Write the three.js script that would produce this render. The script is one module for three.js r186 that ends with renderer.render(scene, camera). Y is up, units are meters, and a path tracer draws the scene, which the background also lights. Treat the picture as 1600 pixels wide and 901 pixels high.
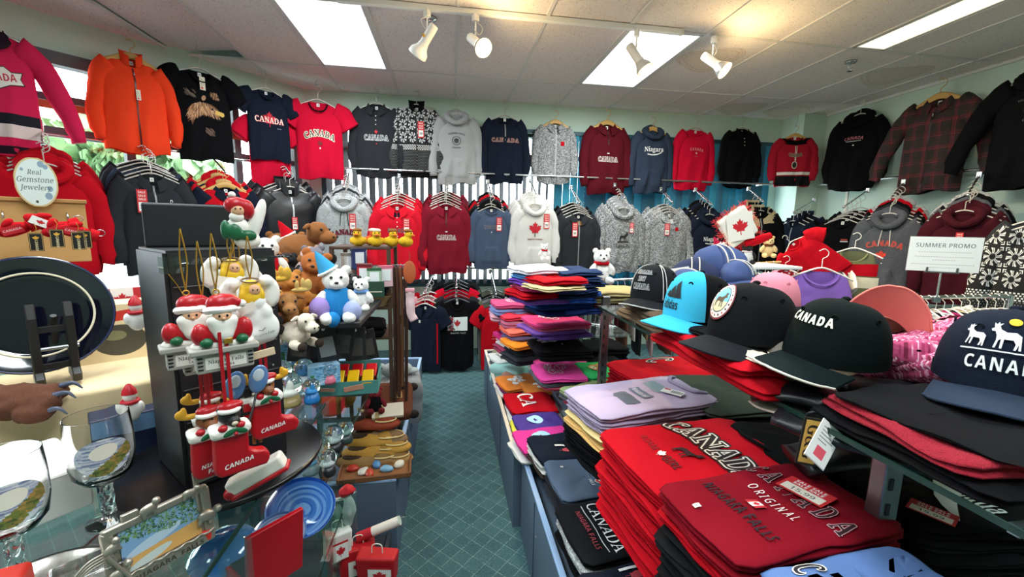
import * as THREE from 'three';
import { RoundedBoxGeometry } from 'three/addons/geometries/RoundedBoxGeometry.js';
import { mergeGeometries } from 'three/addons/utils/BufferGeometryUtils.js';
import { MarchingCubes } from 'three/addons/objects/MarchingCubes.js';
import { RectAreaLightUniformsLib } from 'three/addons/lights/RectAreaLightUniformsLib.js';

// ---------- camera, daylight, ceiling light panels, exposure ----------
const scene = new THREE.Scene();
const camera = new THREE.PerspectiveCamera(69.61, 1600 / 901, 0.05, 200);
camera.position.set(0, 1.5, 0);
camera.rotation.order = 'YXZ';
camera.rotation.set(-8.3 * Math.PI / 180, -8.66 * Math.PI / 180, 1.05 * Math.PI / 180);
const renderer = new THREE.WebGLRenderer({ antialias: true });
renderer.toneMapping = THREE.LinearToneMapping;
renderer.toneMappingExposure = 1.26;
renderer.shadowMap.enabled = true;
RectAreaLightUniformsLib.init();
scene.background = new THREE.Color(0.82, 0.92, 1.0);
scene.backgroundIntensity = 11;                                  // overcast sky outside
const CEIL = 2.944, BACK = -5.05, RIGHT = 4.6, TILE = 0.6096, GX = -1.1542, GZ = -4.2868;   // ceiling grid: column 0 and the cross tee nearest the back wall
const PANEL = { color: 0xf2fbff, intensity: 13 }, PANEL_WARM = { color: 0xfff1d8, intensity: 8 };
// [column, row (0 = between the first two cross tees), width in columns, colour]
const PANELS = [[0, 0, 1, PANEL], [4, 0, 1, PANEL], [7, 1, .5, PANEL_WARM], [0, 2, 1, PANEL], [4, 2, 1, PANEL], [-2, 3, 1, PANEL], [2, 3, 1, PANEL]];
for (const [c, r, w, p] of PANELS) {
  const l = new THREE.RectAreaLight(p.color, p.intensity, TILE * w - .03, TILE * 2 - .03);
  l.position.set(GX + (c + w / 2) * TILE, CEIL - .03, GZ + (2 * r + 1) * TILE);
  l.rotation.x = -Math.PI / 2; l.castShadow = true; l.name = 'panel_light'; scene.add(l);
}


// ---------- helpers ----------
function RNG(s) { return () => { s = (s + 0x6d2b79f5) | 0; let t = Math.imul(s ^ (s >>> 15), 1 | s); t = (t + Math.imul(t ^ (t >>> 7), 61 | t)) ^ t; return ((t ^ (t >>> 14)) >>> 0) / 4294967296; }; }
const rnd = RNG(7), lerp = THREE.MathUtils.lerp, clamp = THREE.MathUtils.clamp, smooth = THREE.MathUtils.smoothstep, PI = Math.PI;
const V = (x, y, z) => new THREE.Vector3(x, y, z), V3 = (a) => new THREE.Vector3(...a);
const taken = {};
function numbered(n) { const k = taken[n] = (taken[n] ?? -1) + 1; return k ? n + '_' + String(k).padStart(3, '0') : n; }
const labels = {};
function tag(o, label, category, group, kind) {
  o.userData = { label };
  if (category) o.userData.category = category;
  if (group) o.userData.group = group;
  if (kind) o.userData.kind = kind;
  if (labels[label]) console.log('duplicate label: ' + label);
  labels[label] = 1;
  return o;
}
function thing(name, label, category, p = [0, 0, 0], ry = 0, group) {
  const o = new THREE.Group(); o.name = numbered(name); o.position.set(...p); o.rotation.order = 'YXZ'; o.rotation.y = ry; scene.add(o);
  return tag(o, label, category, group);
}
function part(parent, name, geo, material, p, r) {
  const m = new THREE.Mesh(geo, material); m.name = parent === scene ? numbered(name) : name; m.castShadow = m.receiveShadow = true;
  if (p) m.position.set(...p);
  if (r) m.rotation.set(...r);
  parent.add(m); return m;
}
function solo(name, geo, material, label, category, p, r, group) { const m = part(scene, name, geo, material, p); if (r) { m.rotation.order = 'YXZ'; m.rotation.set(...r); } return tag(m, label, category, group); }
function structure(name, geo, material, p, r) { const m = part(scene, name, geo, material, p, r); m.userData = { kind: 'structure' }; return m; }
const mats = {};
function mat(color, roughness = .8, o = {}) {
  const key = color + '|' + roughness + '|' + Object.entries(o).map(([k, v]) => k + (v?.uuid ?? v)).join();
  if (mats[key]) return mats[key];
  const C = o.transmission || o.clearcoat || o.sheen || o.specularIntensity ? THREE.MeshPhysicalMaterial : THREE.MeshStandardMaterial;
  return mats[key] = new C({ color, roughness, side: THREE.DoubleSide, ...o });
}
function merge(list) { return mergeGeometries(list.map((g) => { const h = g.index ? g.toNonIndexed() : g; for (const k of Object.keys(h.attributes)) if (!['position', 'normal', 'uv'].includes(k)) h.deleteAttribute(k); return h; })); }
function T(g, p = [0, 0, 0], r = [0, 0, 0], s = [1, 1, 1]) { return g.applyMatrix4(new THREE.Matrix4().compose(V3(p), new THREE.Quaternion().setFromEuler(new THREE.Euler(...r)), V3(s))); }
const rbox = (w, h, d, r = .005, n = 2) => new RoundedBoxGeometry(w, h, d, n, Math.min(r, w / 2.01, h / 2.01, d / 2.01));
const box = (w, h, d) => new THREE.BoxGeometry(w, h, d);
const cyl = (r0, r1, h, n = 16) => new THREE.CylinderGeometry(r0, r1, h, n);
const ball = (rx, ry = rx, rz = rx, n = 16) => new THREE.SphereGeometry(1, n, Math.max(8, n * .7 | 0)).scale(rx, ry, rz);
const lathe = (pts, n = 28) => new THREE.LatheGeometry(pts.map(([x, y]) => new THREE.Vector2(x, y)), n);
// a surface from fn(u, v) -> [x, y, z, uvx, uvy]; closeU joins the last column to the first
function grid(nu, nv, fn, closeU = false) {
  const cols = closeU ? nu : nu + 1, pos = [], uv = [], idx = [];
  for (let j = 0; j <= nv; j++) for (let i = 0; i < cols; i++) { const a = fn(i / nu, j / nv); pos.push(a[0], a[1], a[2]); uv.push(a[3] ?? a[0], a[4] ?? a[1]); }
  for (let j = 0; j < nv; j++) for (let i = 0; i < nu; i++) { const a = j * cols + i, b = j * cols + (i + 1) % cols, c = a + cols, d = b + cols; idx.push(a, c, b, b, c, d); }
  const g = new THREE.BufferGeometry();
  g.setAttribute('position', new THREE.Float32BufferAttribute(pos, 3)); g.setAttribute('uv', new THREE.Float32BufferAttribute(uv, 2)); g.setIndex(idx); g.computeVertexNormals();
  return g;
}
// a tube along points; rad(t) -> radius or [across, along the flat]; closed ends
function sweep(pts, rad, n = 16, m = 10, up = V(0, 0, 1)) {
  const c = new THREE.CatmullRomCurve3(pts.map((p) => Array.isArray(p) ? V3(p) : p)), fr = [];
  for (let i = 0; i <= n; i++) { const t = c.getTangentAt(i / n), a = V(0, 0, 0).crossVectors(up, t).normalize(), b = V(0, 0, 0).crossVectors(t, a); fr.push([c.getPointAt(i / n), a, b]); }
  return grid(m, n + 2, (u, v) => {
    const k = v * (n + 2), i = clamp(Math.round(k) - 1, 0, n), end = k < .5 || k > n + 1.5 ? .001 : 1, r0 = typeof rad === 'function' ? rad(i / n) : rad, [ra, rb] = Array.isArray(r0) ? r0 : [r0, r0];
    const [p, a, b] = fr[i], q = u * 2 * PI, x = Math.cos(q) * ra * end, y = Math.sin(q) * rb * end;
    return [p.x + a.x * x + b.x * y, p.y + a.y * x + b.y * y, p.z + a.z * x + b.z * y];
  }, true);
}
const wire = (pts, r, n = 24, m = 6) => { const a = V3(pts[0]), b = V3(pts[pts.length - 1]).sub(a); return sweep(pts, r, n, m, Math.abs(b.clone().normalize().z) > .8 ? V(0, 1, 0) : V(0, 0, 1)); };
function between(a, b, r, m = 8) { const p = V3(a), q = V3(b), g = new THREE.CylinderGeometry(r, r, p.distanceTo(q), m); g.applyQuaternion(new THREE.Quaternion().setFromUnitVectors(V(0, 1, 0), q.clone().sub(p).normalize())); p.add(q).multiplyScalar(.5); return g.translate(p.x, p.y, p.z); }
const hash = (x, y, z) => { const s = Math.sin(x * 127.1 + y * 311.7 + z * 74.7) * 43758.5453; return s - Math.floor(s); };
function noise(x, y, z) {
  const X = Math.floor(x), Y = Math.floor(y), Z = Math.floor(z), f = (t) => t * t * (3 - 2 * t), u = f(x - X), v = f(y - Y), w = f(z - Z), h = (i, j, k) => hash(X + i, Y + j, Z + k);
  return lerp(lerp(lerp(h(0, 0, 0), h(1, 0, 0), u), lerp(h(0, 1, 0), h(1, 1, 0), u), v), lerp(lerp(h(0, 0, 1), h(1, 0, 1), u), lerp(h(0, 1, 1), h(1, 1, 1), u), v), w) * 2 - 1;
}
function rough(g, amp, freq, s = 0) {   // pushes every vertex along its normal by noise
  const p = g.attributes.position, n = g.attributes.normal;
  for (let i = 0; i < p.count; i++) { const x = p.getX(i), y = p.getY(i), z = p.getZ(i), k = amp * (noise(x * freq + s, y * freq, z * freq) + .5 * noise(x * freq * 2.3, y * freq * 2.3 + s, z * freq * 2.3)); p.setXYZ(i, x + n.getX(i) * k, y + n.getY(i) * k, z + n.getZ(i) * k); }
  g.computeVertexNormals(); return g;
}
// one continuous body: ellipsoids [x, y, z, rx, ry, rz, tilt about z] joined smoothly
function blob(list, res = 34, k = .012, fur = 0) {
  const lo = V(1e9, 1e9, 1e9), hi = V(-1e9, -1e9, -1e9);
  for (const [x, y, z, a, b, c] of list) { const m = Math.max(a, b ?? a, c ?? a); lo.min(V(x - m, y - m, z - m)); hi.max(V(x + m, y + m, z + m)); }
  k = Math.min(k, .2 * Math.min(...list.map((e) => Math.min(e[3], e[4] ?? e[3], e[5] ?? e[3]))));
  const size = Math.max(hi.x - lo.x, hi.y - lo.y, hi.z - lo.z) * 1.14 / 2, mid = lo.clone().add(hi).multiplyScalar(.5);
  const mc = new MarchingCubes(res, new THREE.MeshBasicMaterial(), false, false, 60000); mc.isolation = 0;
  const half = res / 2;
  for (let iz = 0; iz < res; iz++) for (let iy = 0; iy < res; iy++) for (let ix = 0; ix < res; ix++) {
    const px = mid.x + (ix - half) / half * size, py = mid.y + (iy - half) / half * size, pz = mid.z + (iz - half) / half * size;
    let s = 0;
    for (const [x, y, z, a, b = a, c = a, t = 0] of list) {
      let dx = px - x, dy = py - y; const dz = pz - z;
      if (t) { const q = Math.cos(t), w = Math.sin(t), e = dx * q + dy * w; dy = dy * q - dx * w; dx = e; }
      const l = Math.hypot(dx / a, dy / b, dz / c), g = Math.hypot(dx / a / a, dy / b / b, dz / c / c), d = g > 1e-9 ? l * (l - 1) / g : -Math.min(a, b, c);
      s += Math.exp(-clamp(d, -.2, .2) / k);
    }
    let d = -k * Math.log(s + 1e-30);
    if (fur) d += fur * (noise(px * 55, py * 55, pz * 55) + .6 * noise(px * 120, py * 120, pz * 120));
    mc.field[iz * res * res + iy * res + ix] = -d;
  }
  mc.update();
  const g = new THREE.BufferGeometry(), n = mc.count, P = mc.positionArray.slice(0, n * 3), N = mc.normalArray.slice(0, n * 3), uv = new Float32Array(n * 2);
  for (let i = 0; i < n * 3; i += 3) { P[i] = P[i] * size + mid.x; P[i + 1] = P[i + 1] * size + mid.y; P[i + 2] = P[i + 2] * size + mid.z; uv[i / 3 * 2] = P[i]; uv[i / 3 * 2 + 1] = P[i + 1] + P[i + 2] * .7; }
  for (let i = 0; i < n * 3; i += 3) { const l = Math.hypot(N[i], N[i + 1], N[i + 2]) || 1; N[i] /= l; N[i + 1] /= l; N[i + 2] /= l; }
  g.setAttribute('position', new THREE.BufferAttribute(P, 3)); g.setAttribute('normal', new THREE.BufferAttribute(N, 3)); g.setAttribute('uv', new THREE.BufferAttribute(uv, 2));
  return g;
}
const ORD = ['', 'second', 'third', 'fourth', 'fifth', 'sixth', 'seventh', 'eighth', 'ninth', 'tenth'];

// ---------- textures ----------
function canvas(w, h, draw) { const c = document.createElement('canvas'); c.width = w; c.height = h; draw(c.getContext('2d'), w, h); return c; }
function tex(w, h, draw, repeat, colour = true) {
  const t = new THREE.CanvasTexture(canvas(w, h, draw)); t.wrapS = t.wrapT = THREE.RepeatWrapping; if (repeat) t.repeat.set(repeat[0], repeat[1] ?? repeat[0]);
  if (colour) t.colorSpace = THREE.SRGBColorSpace;
  return t;
}
function speckle(c, w, h, n, colours, r0, r1, seed) { const q = RNG(seed); for (let i = 0; i < n; i++) { c.fillStyle = colours[q() * colours.length | 0]; const s = lerp(r0, r1, q()); c.fillRect(q() * w, q() * h, s, s * (.6 + q() * .8)); } }
const weave = tex(128, 128, (c, w, h) => { c.fillStyle = '#888'; c.fillRect(0, 0, w, h); speckle(c, w, h, 5200, ['#666', '#aaa', '#777', '#999', '#bbb', '#555'], 1, 3, 3); }, [14], false);
const furBump = tex(256, 256, (c, w, h) => { c.fillStyle = '#777'; c.fillRect(0, 0, w, h); const q = RNG(9); for (let i = 0; i < 5000; i++) { const v = 60 + q() * 150 | 0; c.strokeStyle = `rgb(${v},${v},${v})`; c.beginPath(); const x = q() * w, y = q() * h; c.moveTo(x, y); c.lineTo(x + q() * 12 - 6, y + q() * 12 - 6); c.stroke(); } }, [9], false);
const cloth = (color, o = {}) => mat(color, .9, { specularIntensity: .25, bumpMap: weave, bumpScale: .0006, ...o });
const fur = (color) => mat(color, .95, { bumpMap: furBump, bumpScale: .003 });
const marled = (a, b, seed, n = 9000) => mat(0xffffff, .92, { map: tex(512, 512, (c, w, h) => { c.fillStyle = a; c.fillRect(0, 0, w, h); const q = RNG(seed); for (let i = 0; i < n; i++) { c.fillStyle = b[q() * b.length | 0]; c.fillRect(q() * w, q() * h, 3 + q() * 7, 2 + q() * 3); } }, [2.6]), bumpMap: weave, bumpScale: .001 });
const LEAF = [[0, 1], [.17, .68], [.35, .78], [.27, .34], [.5, .58], [.56, .46], [.86, .52], [.75, .22], [.87, .13], [.42, -.23], [.47, -.42], [.05, -.36], [.05, -.8]];
function leaf(c, x, y, r, fill, stroke, lw = 2) {
  c.beginPath(); LEAF.forEach(([a, b], i) => c[i ? 'lineTo' : 'moveTo'](x + a * r, y - b * r)); [...LEAF].reverse().forEach(([a, b]) => c.lineTo(x - a * r, y - b * r)); c.closePath();
  if (fill) { c.fillStyle = fill; c.fill(); } if (stroke) { c.strokeStyle = stroke; c.lineWidth = lw; c.stroke(); }
}
// lettering, letter by letter on an arch (arch > 0 bows upward)
function words(c, text, x, y, size, fill, { stroke, lw = 3, arch = 0, space = 1, font = 'sans-serif', weight = 'bold', second } = {}) {
  c.font = `${weight} ${size}px ${font}`; c.textAlign = 'center'; c.textBaseline = 'middle'; c.lineJoin = 'round';
  const ws = [...text].map((t) => c.measureText(t).width * space), W = ws.reduce((a, b) => a + b, 0); let at = -W / 2;
  [...text].forEach((t, i) => {
    const m = at + ws[i] / 2, k = m / (W / 2 || 1); at += ws[i];
    c.save(); c.translate(x + m, y + arch * k * k); c.rotate(Math.atan2(2 * arch * k, W / 2 || 1));
    if (second) { c.strokeStyle = second; c.lineWidth = lw * 2.4; c.strokeText(t, 0, 0); }
    if (stroke) { c.strokeStyle = stroke; c.lineWidth = lw; c.strokeText(t, 0, 0); }
    c.fillStyle = fill; c.fillText(t, 0, 0); c.restore();
  });
}
// one sheet holds all prints, labels and tags; a cell is [u0, v0, u1, v1]
const SHEET = 2048, sheet = document.createElement('canvas'); sheet.width = sheet.height = SHEET;
const sc = sheet.getContext('2d'); let shelfX = 0, shelfY = 0, shelfH = 0;
function cell(w, h, draw) {
  if (shelfX + w + 4 > SHEET) { shelfX = 0; shelfY += shelfH + 4; shelfH = 0; }
  if (shelfY + h > SHEET) console.log('print sheet is full');
  const x = shelfX + 2, y = shelfY + 2; shelfX += w + 4; shelfH = Math.max(shelfH, h);
  sc.save(); sc.translate(x, y); sc.beginPath(); sc.rect(0, 0, w, h); sc.clip(); draw(sc, w, h); sc.restore();
  return [x / SHEET, 1 - (y + h) / SHEET, (x + w) / SHEET, 1 - y / SHEET];
}
const sheetTex = new THREE.CanvasTexture(sheet); sheetTex.colorSpace = THREE.SRGBColorSpace;
const printed = new THREE.MeshStandardMaterial({ map: sheetTex, transparent: true, roughness: .75, side: THREE.DoubleSide });
const glossPrint = new THREE.MeshStandardMaterial({ map: sheetTex, transparent: true, roughness: .3, side: THREE.DoubleSide });
const cellUV = (q, u, v) => [lerp(q[0], q[2], u), lerp(q[1], q[3], v)];
const flat = (w, h, q) => grid(1, 1, (u, v) => [(u - .5) * w, (.5 - v) * h, 0, ...cellUV(q, u, 1 - v)]);


// ---------- the room ----------
const TH = Math.atan2(.7385, .6742), WALL_A = [-1.527, 0, -5.07];      // the angled window wall: turn, and its corner with the back wall
const wallGreen = mat(0xc3d9cb, .85, { bumpMap: weave, bumpScale: .0004 });
const frameTeal = mat(0x24545c, .5), frameDark = mat(0x4a5358, .5), rail = mat(0xb0693c, .6), chrome = mat(0xd4d6d8, .22, { metalness: 1 }), steel = mat(0x8d9094, .35, { metalness: 1 });
const black = mat(0x14151a, .6), white = mat(0xf1f0ec, .6), gold = mat(0xc99a3c, .35, { metalness: .8 }), ivory = mat(0xeae4d6, .7);
const pane = new THREE.MeshPhysicalMaterial({ color: 0xffffff, transmission: 1, roughness: 0, thickness: 0, side: THREE.DoubleSide });
const clear = new THREE.MeshPhysicalMaterial({ color: 0xf2fbf8, transmission: 1, roughness: .03, thickness: 0, side: THREE.DoubleSide });
const solidGlass = new THREE.MeshPhysicalMaterial({ color: 0xffffff, transmission: 1, roughness: .02, thickness: .02, ior: 1.48 });
const carpet = mat(0xffffff, .97, {
  map: tex(1024, 1024, (c, w, h) => {
    c.fillStyle = '#44686c'; c.fillRect(0, 0, w, h);
    const n = 8, s = w / n;
    for (let i = 0; i < n; i++) for (let j = 0; j < n; j++) { c.fillStyle = `rgba(${(i * 5 + j * 3) % 4 < 2 ? '20,42,48' : '70,110,112'},.12)`; c.fillRect(i * s + 8, j * s + 8, s - 16, s - 16); }
    speckle(c, w, h, 26000, ['rgba(18,36,42,.5)', 'rgba(96,140,140,.35)', 'rgba(40,80,86,.5)'], 2, 5, 21);
    const q = RNG(22);
    for (let i = 0; i < n; i++) for (const o of [0, 26]) for (let y = 0; y < h; y += 7) {
      if (q() < .82) { c.fillStyle = `rgba(190,214,206,${o ? .3 * q() : .45 + .45 * q()})`; c.fillRect(i * s + o + q() * 3, y, 4, 5); }
      if (q() < .82) { c.fillStyle = `rgba(190,214,206,${o ? .3 * q() : .45 + .45 * q()})`; c.fillRect(y, i * s + o + q() * 3, 5, 4); }
    }
  }, [1]), bumpMap: furBump, bumpScale: .002,
});
const fl = structure('floor', grid(1, 1, (u, v) => { const x = -6 + u * 11.2, z = 3 - v * 8.7, a = .785, k = 1.75; return [x, 0, z, (x * Math.cos(a) + z * Math.sin(a)) * k, (z * Math.cos(a) * 1 - x * Math.sin(a)) * k]; }), carpet);
fl.geometry.index.array.reverse(); fl.geometry.computeVertexNormals();
structure('floor_slab', box(11.2, .2, 8.7), mat(0x666666, .9), [-.4, -.105, -1.35]);
// ceiling: every tile and every tee a piece of it
const fissured = (seed, stain) => mat(0xffffff, .95, {
  map: tex(256, 512, (c, w, h) => {
    c.fillStyle = '#ecdfda'; c.fillRect(0, 0, w, h); speckle(c, w, h, 2600, ['#e0d2cd', '#f4ece8', '#d6c9c4'], 1, 3, seed); speckle(c, w, h, 900, ['#a39893', '#958a86'], 1, 2.4, seed + 1);
    if (stain) { const q = RNG(seed + 5); for (const r of [1, .93, .8]) { c.strokeStyle = 'rgba(150,120,80,.26)'; c.lineWidth = 4; c.beginPath(); for (let a = 0; a <= 40; a++) { const t = a / 40 * 2 * PI, k = r * (1 + .16 * Math.sin(t * 3 + seed) + .07 * q()); c.lineTo(w * .5 + Math.cos(t) * w * .4 * k, h * .35 + Math.sin(t) * h * .2 * k); } c.closePath(); c.stroke(); c.fillStyle = 'rgba(180,150,100,.07)'; c.fill(); } }
  }), bumpMap: weave, bumpScale: .001,
});
const tileMats = [fissured(31), fissured(41), fissured(51)], stained = fissured(61, true);
const ceiling = new THREE.Group(); ceiling.name = 'ceiling'; ceiling.userData = { kind: 'structure' }; scene.add(ceiling);
const tileGeo = grid(1, 1, (u, v) => [(u - .5) * (TILE - .022), 0, (v - .5) * (TILE * 2 - .022), u, v]); tileGeo.index.array.reverse(); tileGeo.computeVertexNormals();
const tileSolid = merge([tileGeo, box(TILE - .024, .014, TILE * 2 - .024).translate(0, .0075, 0)]);
const isPanel = (c, r) => PANELS.some(([pc, pr, w]) => pc === c && pr === r && w === 1);
for (let r = -1; r < 6; r++) for (let c = -4; c < 10; c++) {
  const x = GX + (c + .5) * TILE, z = GZ + (2 * r + 1) * TILE;
  if (isPanel(c, r) || (c === 7 && r === 1) || z > 2.6) continue;
  if (x < -1.5 && (x + 1.527) * .7385 + (z + 5.07) * .6742 < -.35) continue;                 // beyond the angled wall
  const m = r === -1 && c === 7 || r === 0 && c === 8 || r === -1 && c === 8 || r === 0 && c === 5 ? stained : tileMats[(c * 3 + r * 5 + 60) % 3];
  const t = part(ceiling, 'tile', tileSolid, m, [x, CEIL + .004, r === -1 ? GZ - TILE : z]);
  if (c === -2 && r === 0) { t.rotation.z = .09; t.position.y += .05; }                        // the tile that has slipped out of its grid
}
const teeMat = mat(0xd9d3cf, .55);
for (let c = -4; c <= 10; c++) part(ceiling, 'tee', box(.024, .02, 8), teeMat, [GX + c * TILE, CEIL + .006, -1.15]);
for (let r = 0; r < 6; r++) part(ceiling, 'cross_tee', box(9.6, .02, .024), teeMat, [.1, CEIL + .0055, GZ + r * 2 * TILE]);
part(ceiling, 'deck', box(11.2, .1, 8.7), mat(0x3a2f2b, .9), [-.4, CEIL + .3, -1.35]);
for (const [c, r, w, p] of PANELS) {
  if (r > 1) { const q = thing('ceiling_light', `flush fluorescent ceiling panel out of view ${['beside the windows', 'over the souvenir counter', 'above the aisle', '', 'over the caps'][c < 0 ? 0 : c === 0 ? 1 : c === 2 ? 2 : 4]}`, 'ceiling light', [GX + (c + w / 2) * TILE, CEIL, GZ + (2 * r + 1) * TILE]); lightParts(q, w, p); continue; }
  const q = thing('ceiling_light', ['bright square-edged fluorescent panel nearest the window wall', 'bright fluorescent ceiling panel behind the spotlight at the end of the track', 'narrow warm white strip light in the ceiling by the green wall'][[0, 4, 7].indexOf(c)], 'ceiling light', [GX + (c + w / 2) * TILE, CEIL, GZ + (2 * r + 1) * TILE], 0, w === 1 ? 'ceiling panels' : undefined);
  lightParts(q, w, p);
}
function lightParts(q, w, p) {
  const W = TILE * w, D = TILE * 2;
  part(q, 'diffuser', box(W - .05, .006, D - .05), new THREE.MeshStandardMaterial({ color: 0xffffff, emissive: p.color, emissiveIntensity: w === 1 ? 1.15 : .95, roughness: .4 }), [0, .004, 0]);
  part(q, 'housing', box(W - .03, .05, D - .03), white, [0, .045, 0]);
  part(q, 'frame', merge([box(W - .02, .008, .026).translate(0, .001, D / 2 - .02), box(W - .02, .008, .026).translate(0, .001, -D / 2 + .02), box(.026, .008, D - .02).translate(W / 2 - .02, .001, 0), box(.026, .008, D - .02).translate(-W / 2 + .02, .001, 0)]), teeMat);
}
// half tile beside the narrow strip light
part(ceiling, 'tile', box(TILE / 2 - .02, .014, TILE * 2 - .024), tileMats[1], [GX + 7.76 * TILE, CEIL + .011, GZ + 3 * TILE]);

// back wall with its long blinded window
const WX0 = -1.42, WX1 = 4.18, WY0 = .78, WY1 = 2.66;
const bw = structure('wall_back', merge([box(6.3, CEIL + .2 - WY1, .16).translate(1.55, (CEIL + .2 + WY1) / 2, 0), box(6.3, WY0, .16).translate(1.55, WY0 / 2, 0), box(.52, WY1 - WY0, .16).translate(WX1 + .26, (WY0 + WY1) / 2, 0), box(.18, WY1 - WY0, .16).translate(WX0 - .09, (WY0 + WY1) / 2, 0)]), wallGreen, [0, 0, BACK - .08]);
structure('wall_right', box(.16, CEIL + .2, 8.2), wallGreen, [RIGHT + .08, (CEIL + .2) / 2, -1.1]);
structure('wall_behind', box(11.2, CEIL + .2, .16), wallGreen, [-.4, (CEIL + .2) / 2, 3.05]);
structure('wall_side', box(.16, CEIL + .2, 5.2), wallGreen, [-4.9, (CEIL + .2) / 2, .55]);
structure('pillar', box(.32, CEIL, .34), wallGreen, [RIGHT - .16, CEIL / 2, BACK + .17]);
structure('trim_1', box(.012, CEIL - .1, .03), ivory, [RIGHT - .004, CEIL / 2, -4.32]);
structure('trim_2', box(.025, .025, 7.6), mat(0xdedede, .5), [RIGHT - .012, CEIL - .01, -1.1]);
function windowAt(name, x0, x1, y0, y1, mull, rails, at, turn, m) {
  const g = new THREE.Group(); g.name = name; g.userData = { kind: 'structure' }; g.position.set(...at); g.rotation.y = turn; scene.add(g);
  const W = x1 - x0, cx = (x0 + x1) / 2;
  part(g, 'frame', merge([box(W, .09, .1).translate(cx, y1 - .045, 0), box(W, .09, .1).translate(cx, y0 + .045, 0), box(.07, y1 - y0, .1).translate(x0 + .035, (y0 + y1) / 2, 0), box(.07, y1 - y0, .1).translate(x1 - .035, (y0 + y1) / 2, 0)]), m);
  const xs = [x0 + .04, ...mull, x1 - .04], ys = [y0 + .06, ...rails, y1 - .06];
  for (const x of mull) part(g, 'mullion', box(.055, y1 - y0 - .1, .08), m, [x, (y0 + y1) / 2, 0]);
  for (const y of rails) part(g, 'transom', box(W - .1, .05, .07), m, [cx, y, 0]);
  for (let i = 1; i < xs.length; i++) for (let j = 1; j < ys.length; j++) part(g, 'glass_pane', box(xs[i] - xs[i - 1], ys[j] - ys[j - 1], .006), pane, [(xs[i] + xs[i - 1]) / 2, (ys[j] + ys[j - 1]) / 2, -.01]);
  return g;
}
windowAt('window_1', WX0, WX1, WY0, WY1, [-.1, 1.3, 2.75], [], [0, 0, BACK - .06], 0, frameTeal);
windowAt('window_2', -4.6, -.14, .78, 2.69, [-3.2, -2.95, -1.55, -.75], [2.37, 2.14], WALL_A, TH, frameDark);
const lw = structure('wall_left', merge([box(4.75, CEIL + .2 - 2.69, .16).translate(-2.37, (CEIL + .2 + 2.69) / 2, -.08), box(4.75, .78, .16).translate(-2.37, .39, -.08), box(.14, 1.91, .16).translate(-.065, 1.735, -.08)]), wallGreen, WALL_A, [0, TH, 0]);
structure('trim_3', box(5.4, .05, .03), rail, [1.4, 2.34, BACK + .02]);
structure('trim_4', box(4.4, .05, .03), rail, [WALL_A[0] - Math.cos(TH) * 2.3 + Math.sin(TH) * .03, 2.315, WALL_A[2] + Math.sin(TH) * 2.3 + Math.cos(TH) * .03], [0, TH, 0]);
// vertical blinds
const slatMats = [mat(0x1f2329, .6), mat(0x2c3238, .6), mat(0x3a3f42, .6)], tealMats = [mat(0x1f7d97, .6), mat(0x2f95ad, .6), mat(0x18586c, .6)], slatGeo = rbox(.088, 1.78, .002, .001, 1);
const blind = (label, x0, x1, ms, turn) => {
  const b = thing('vertical_blind', label, 'blind', [0, 0, BACK + .055]);
  part(b, 'head_rail', box(x1 - x0, .04, .045), frameTeal, [(x0 + x1) / 2, 2.62, 0]);
  const q = RNG(x0 * 10 + 40 | 0);
  for (let x = x0 + .04; x < x1; x += .092) part(b, 'slat', slatGeo, ms[q() * 3 | 0], [x, 1.71, 0], [0, turn + (q() - .5) * .22, 0]);
};
blind('charcoal vertical blind with light between its slats behind the grey and red garments', -1.36, 1.25, slatMats, .95);
blind('teal vertical blind behind the speckled grey hoodies by the room corner', 1.27, 4.1, tealMats, -.42);

// outside the windows
structure('ground_outside', box(60, .1, 40), mat(0x9aa08e, .95), [0, -.5, -26]);
structure('pavement_outside', box(18, .1, 6), mat(0xb5b6b3, .9), [-10, -.42, -6], [0, TH, 0]);
function tree(label, p, h, r, seed) {
  const t = thing('street_tree', label, 'tree', p); const q = RNG(seed);
  part(t, 'trunk', sweep([[0, -.5, 0], [.05, h * .3, .03], [0, h * .75, 0]], (k) => .12 - .08 * k, 10, 8), mat(0x6b5a4a, .9));
  const n = 2600, m = new THREE.InstancedMesh(new THREE.CircleGeometry(.09, 5), mat(0x9cb98a, .8), n), o = new THREE.Object3D(), c = new THREE.Color();
  for (let i = 0; i < n; i++) { const a = q() * 2 * PI, b = Math.acos(2 * q() - 1), d = r * Math.cbrt(q()) * (.75 + .25 * Math.sin(a * 3)); o.position.set(Math.cos(a) * Math.sin(b) * d, h * .72 + Math.cos(b) * d * .8, Math.sin(a) * Math.sin(b) * d); o.rotation.set(q() * 6, q() * 6, q() * 6); o.scale.setScalar(.6 + q()); o.updateMatrix(); m.setMatrixAt(i, o.matrix); m.setColorAt(i, c.setHSL(.28 + q() * .1, .16, .62 + q() * .25)); }
  m.name = 'foliage'; m.userData = { kind: 'stuff' }; m.castShadow = m.receiveShadow = true; t.add(m);
}
tree('leafy street tree outside the window behind the red hoodies', [-5.6, 0, -5.9], 3.0, 1.25, 4);
tree('leafy street tree outside the window behind the charcoal jackets', [-4.6, 0, -7.4], 3.1, 1.3, 5);

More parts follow.
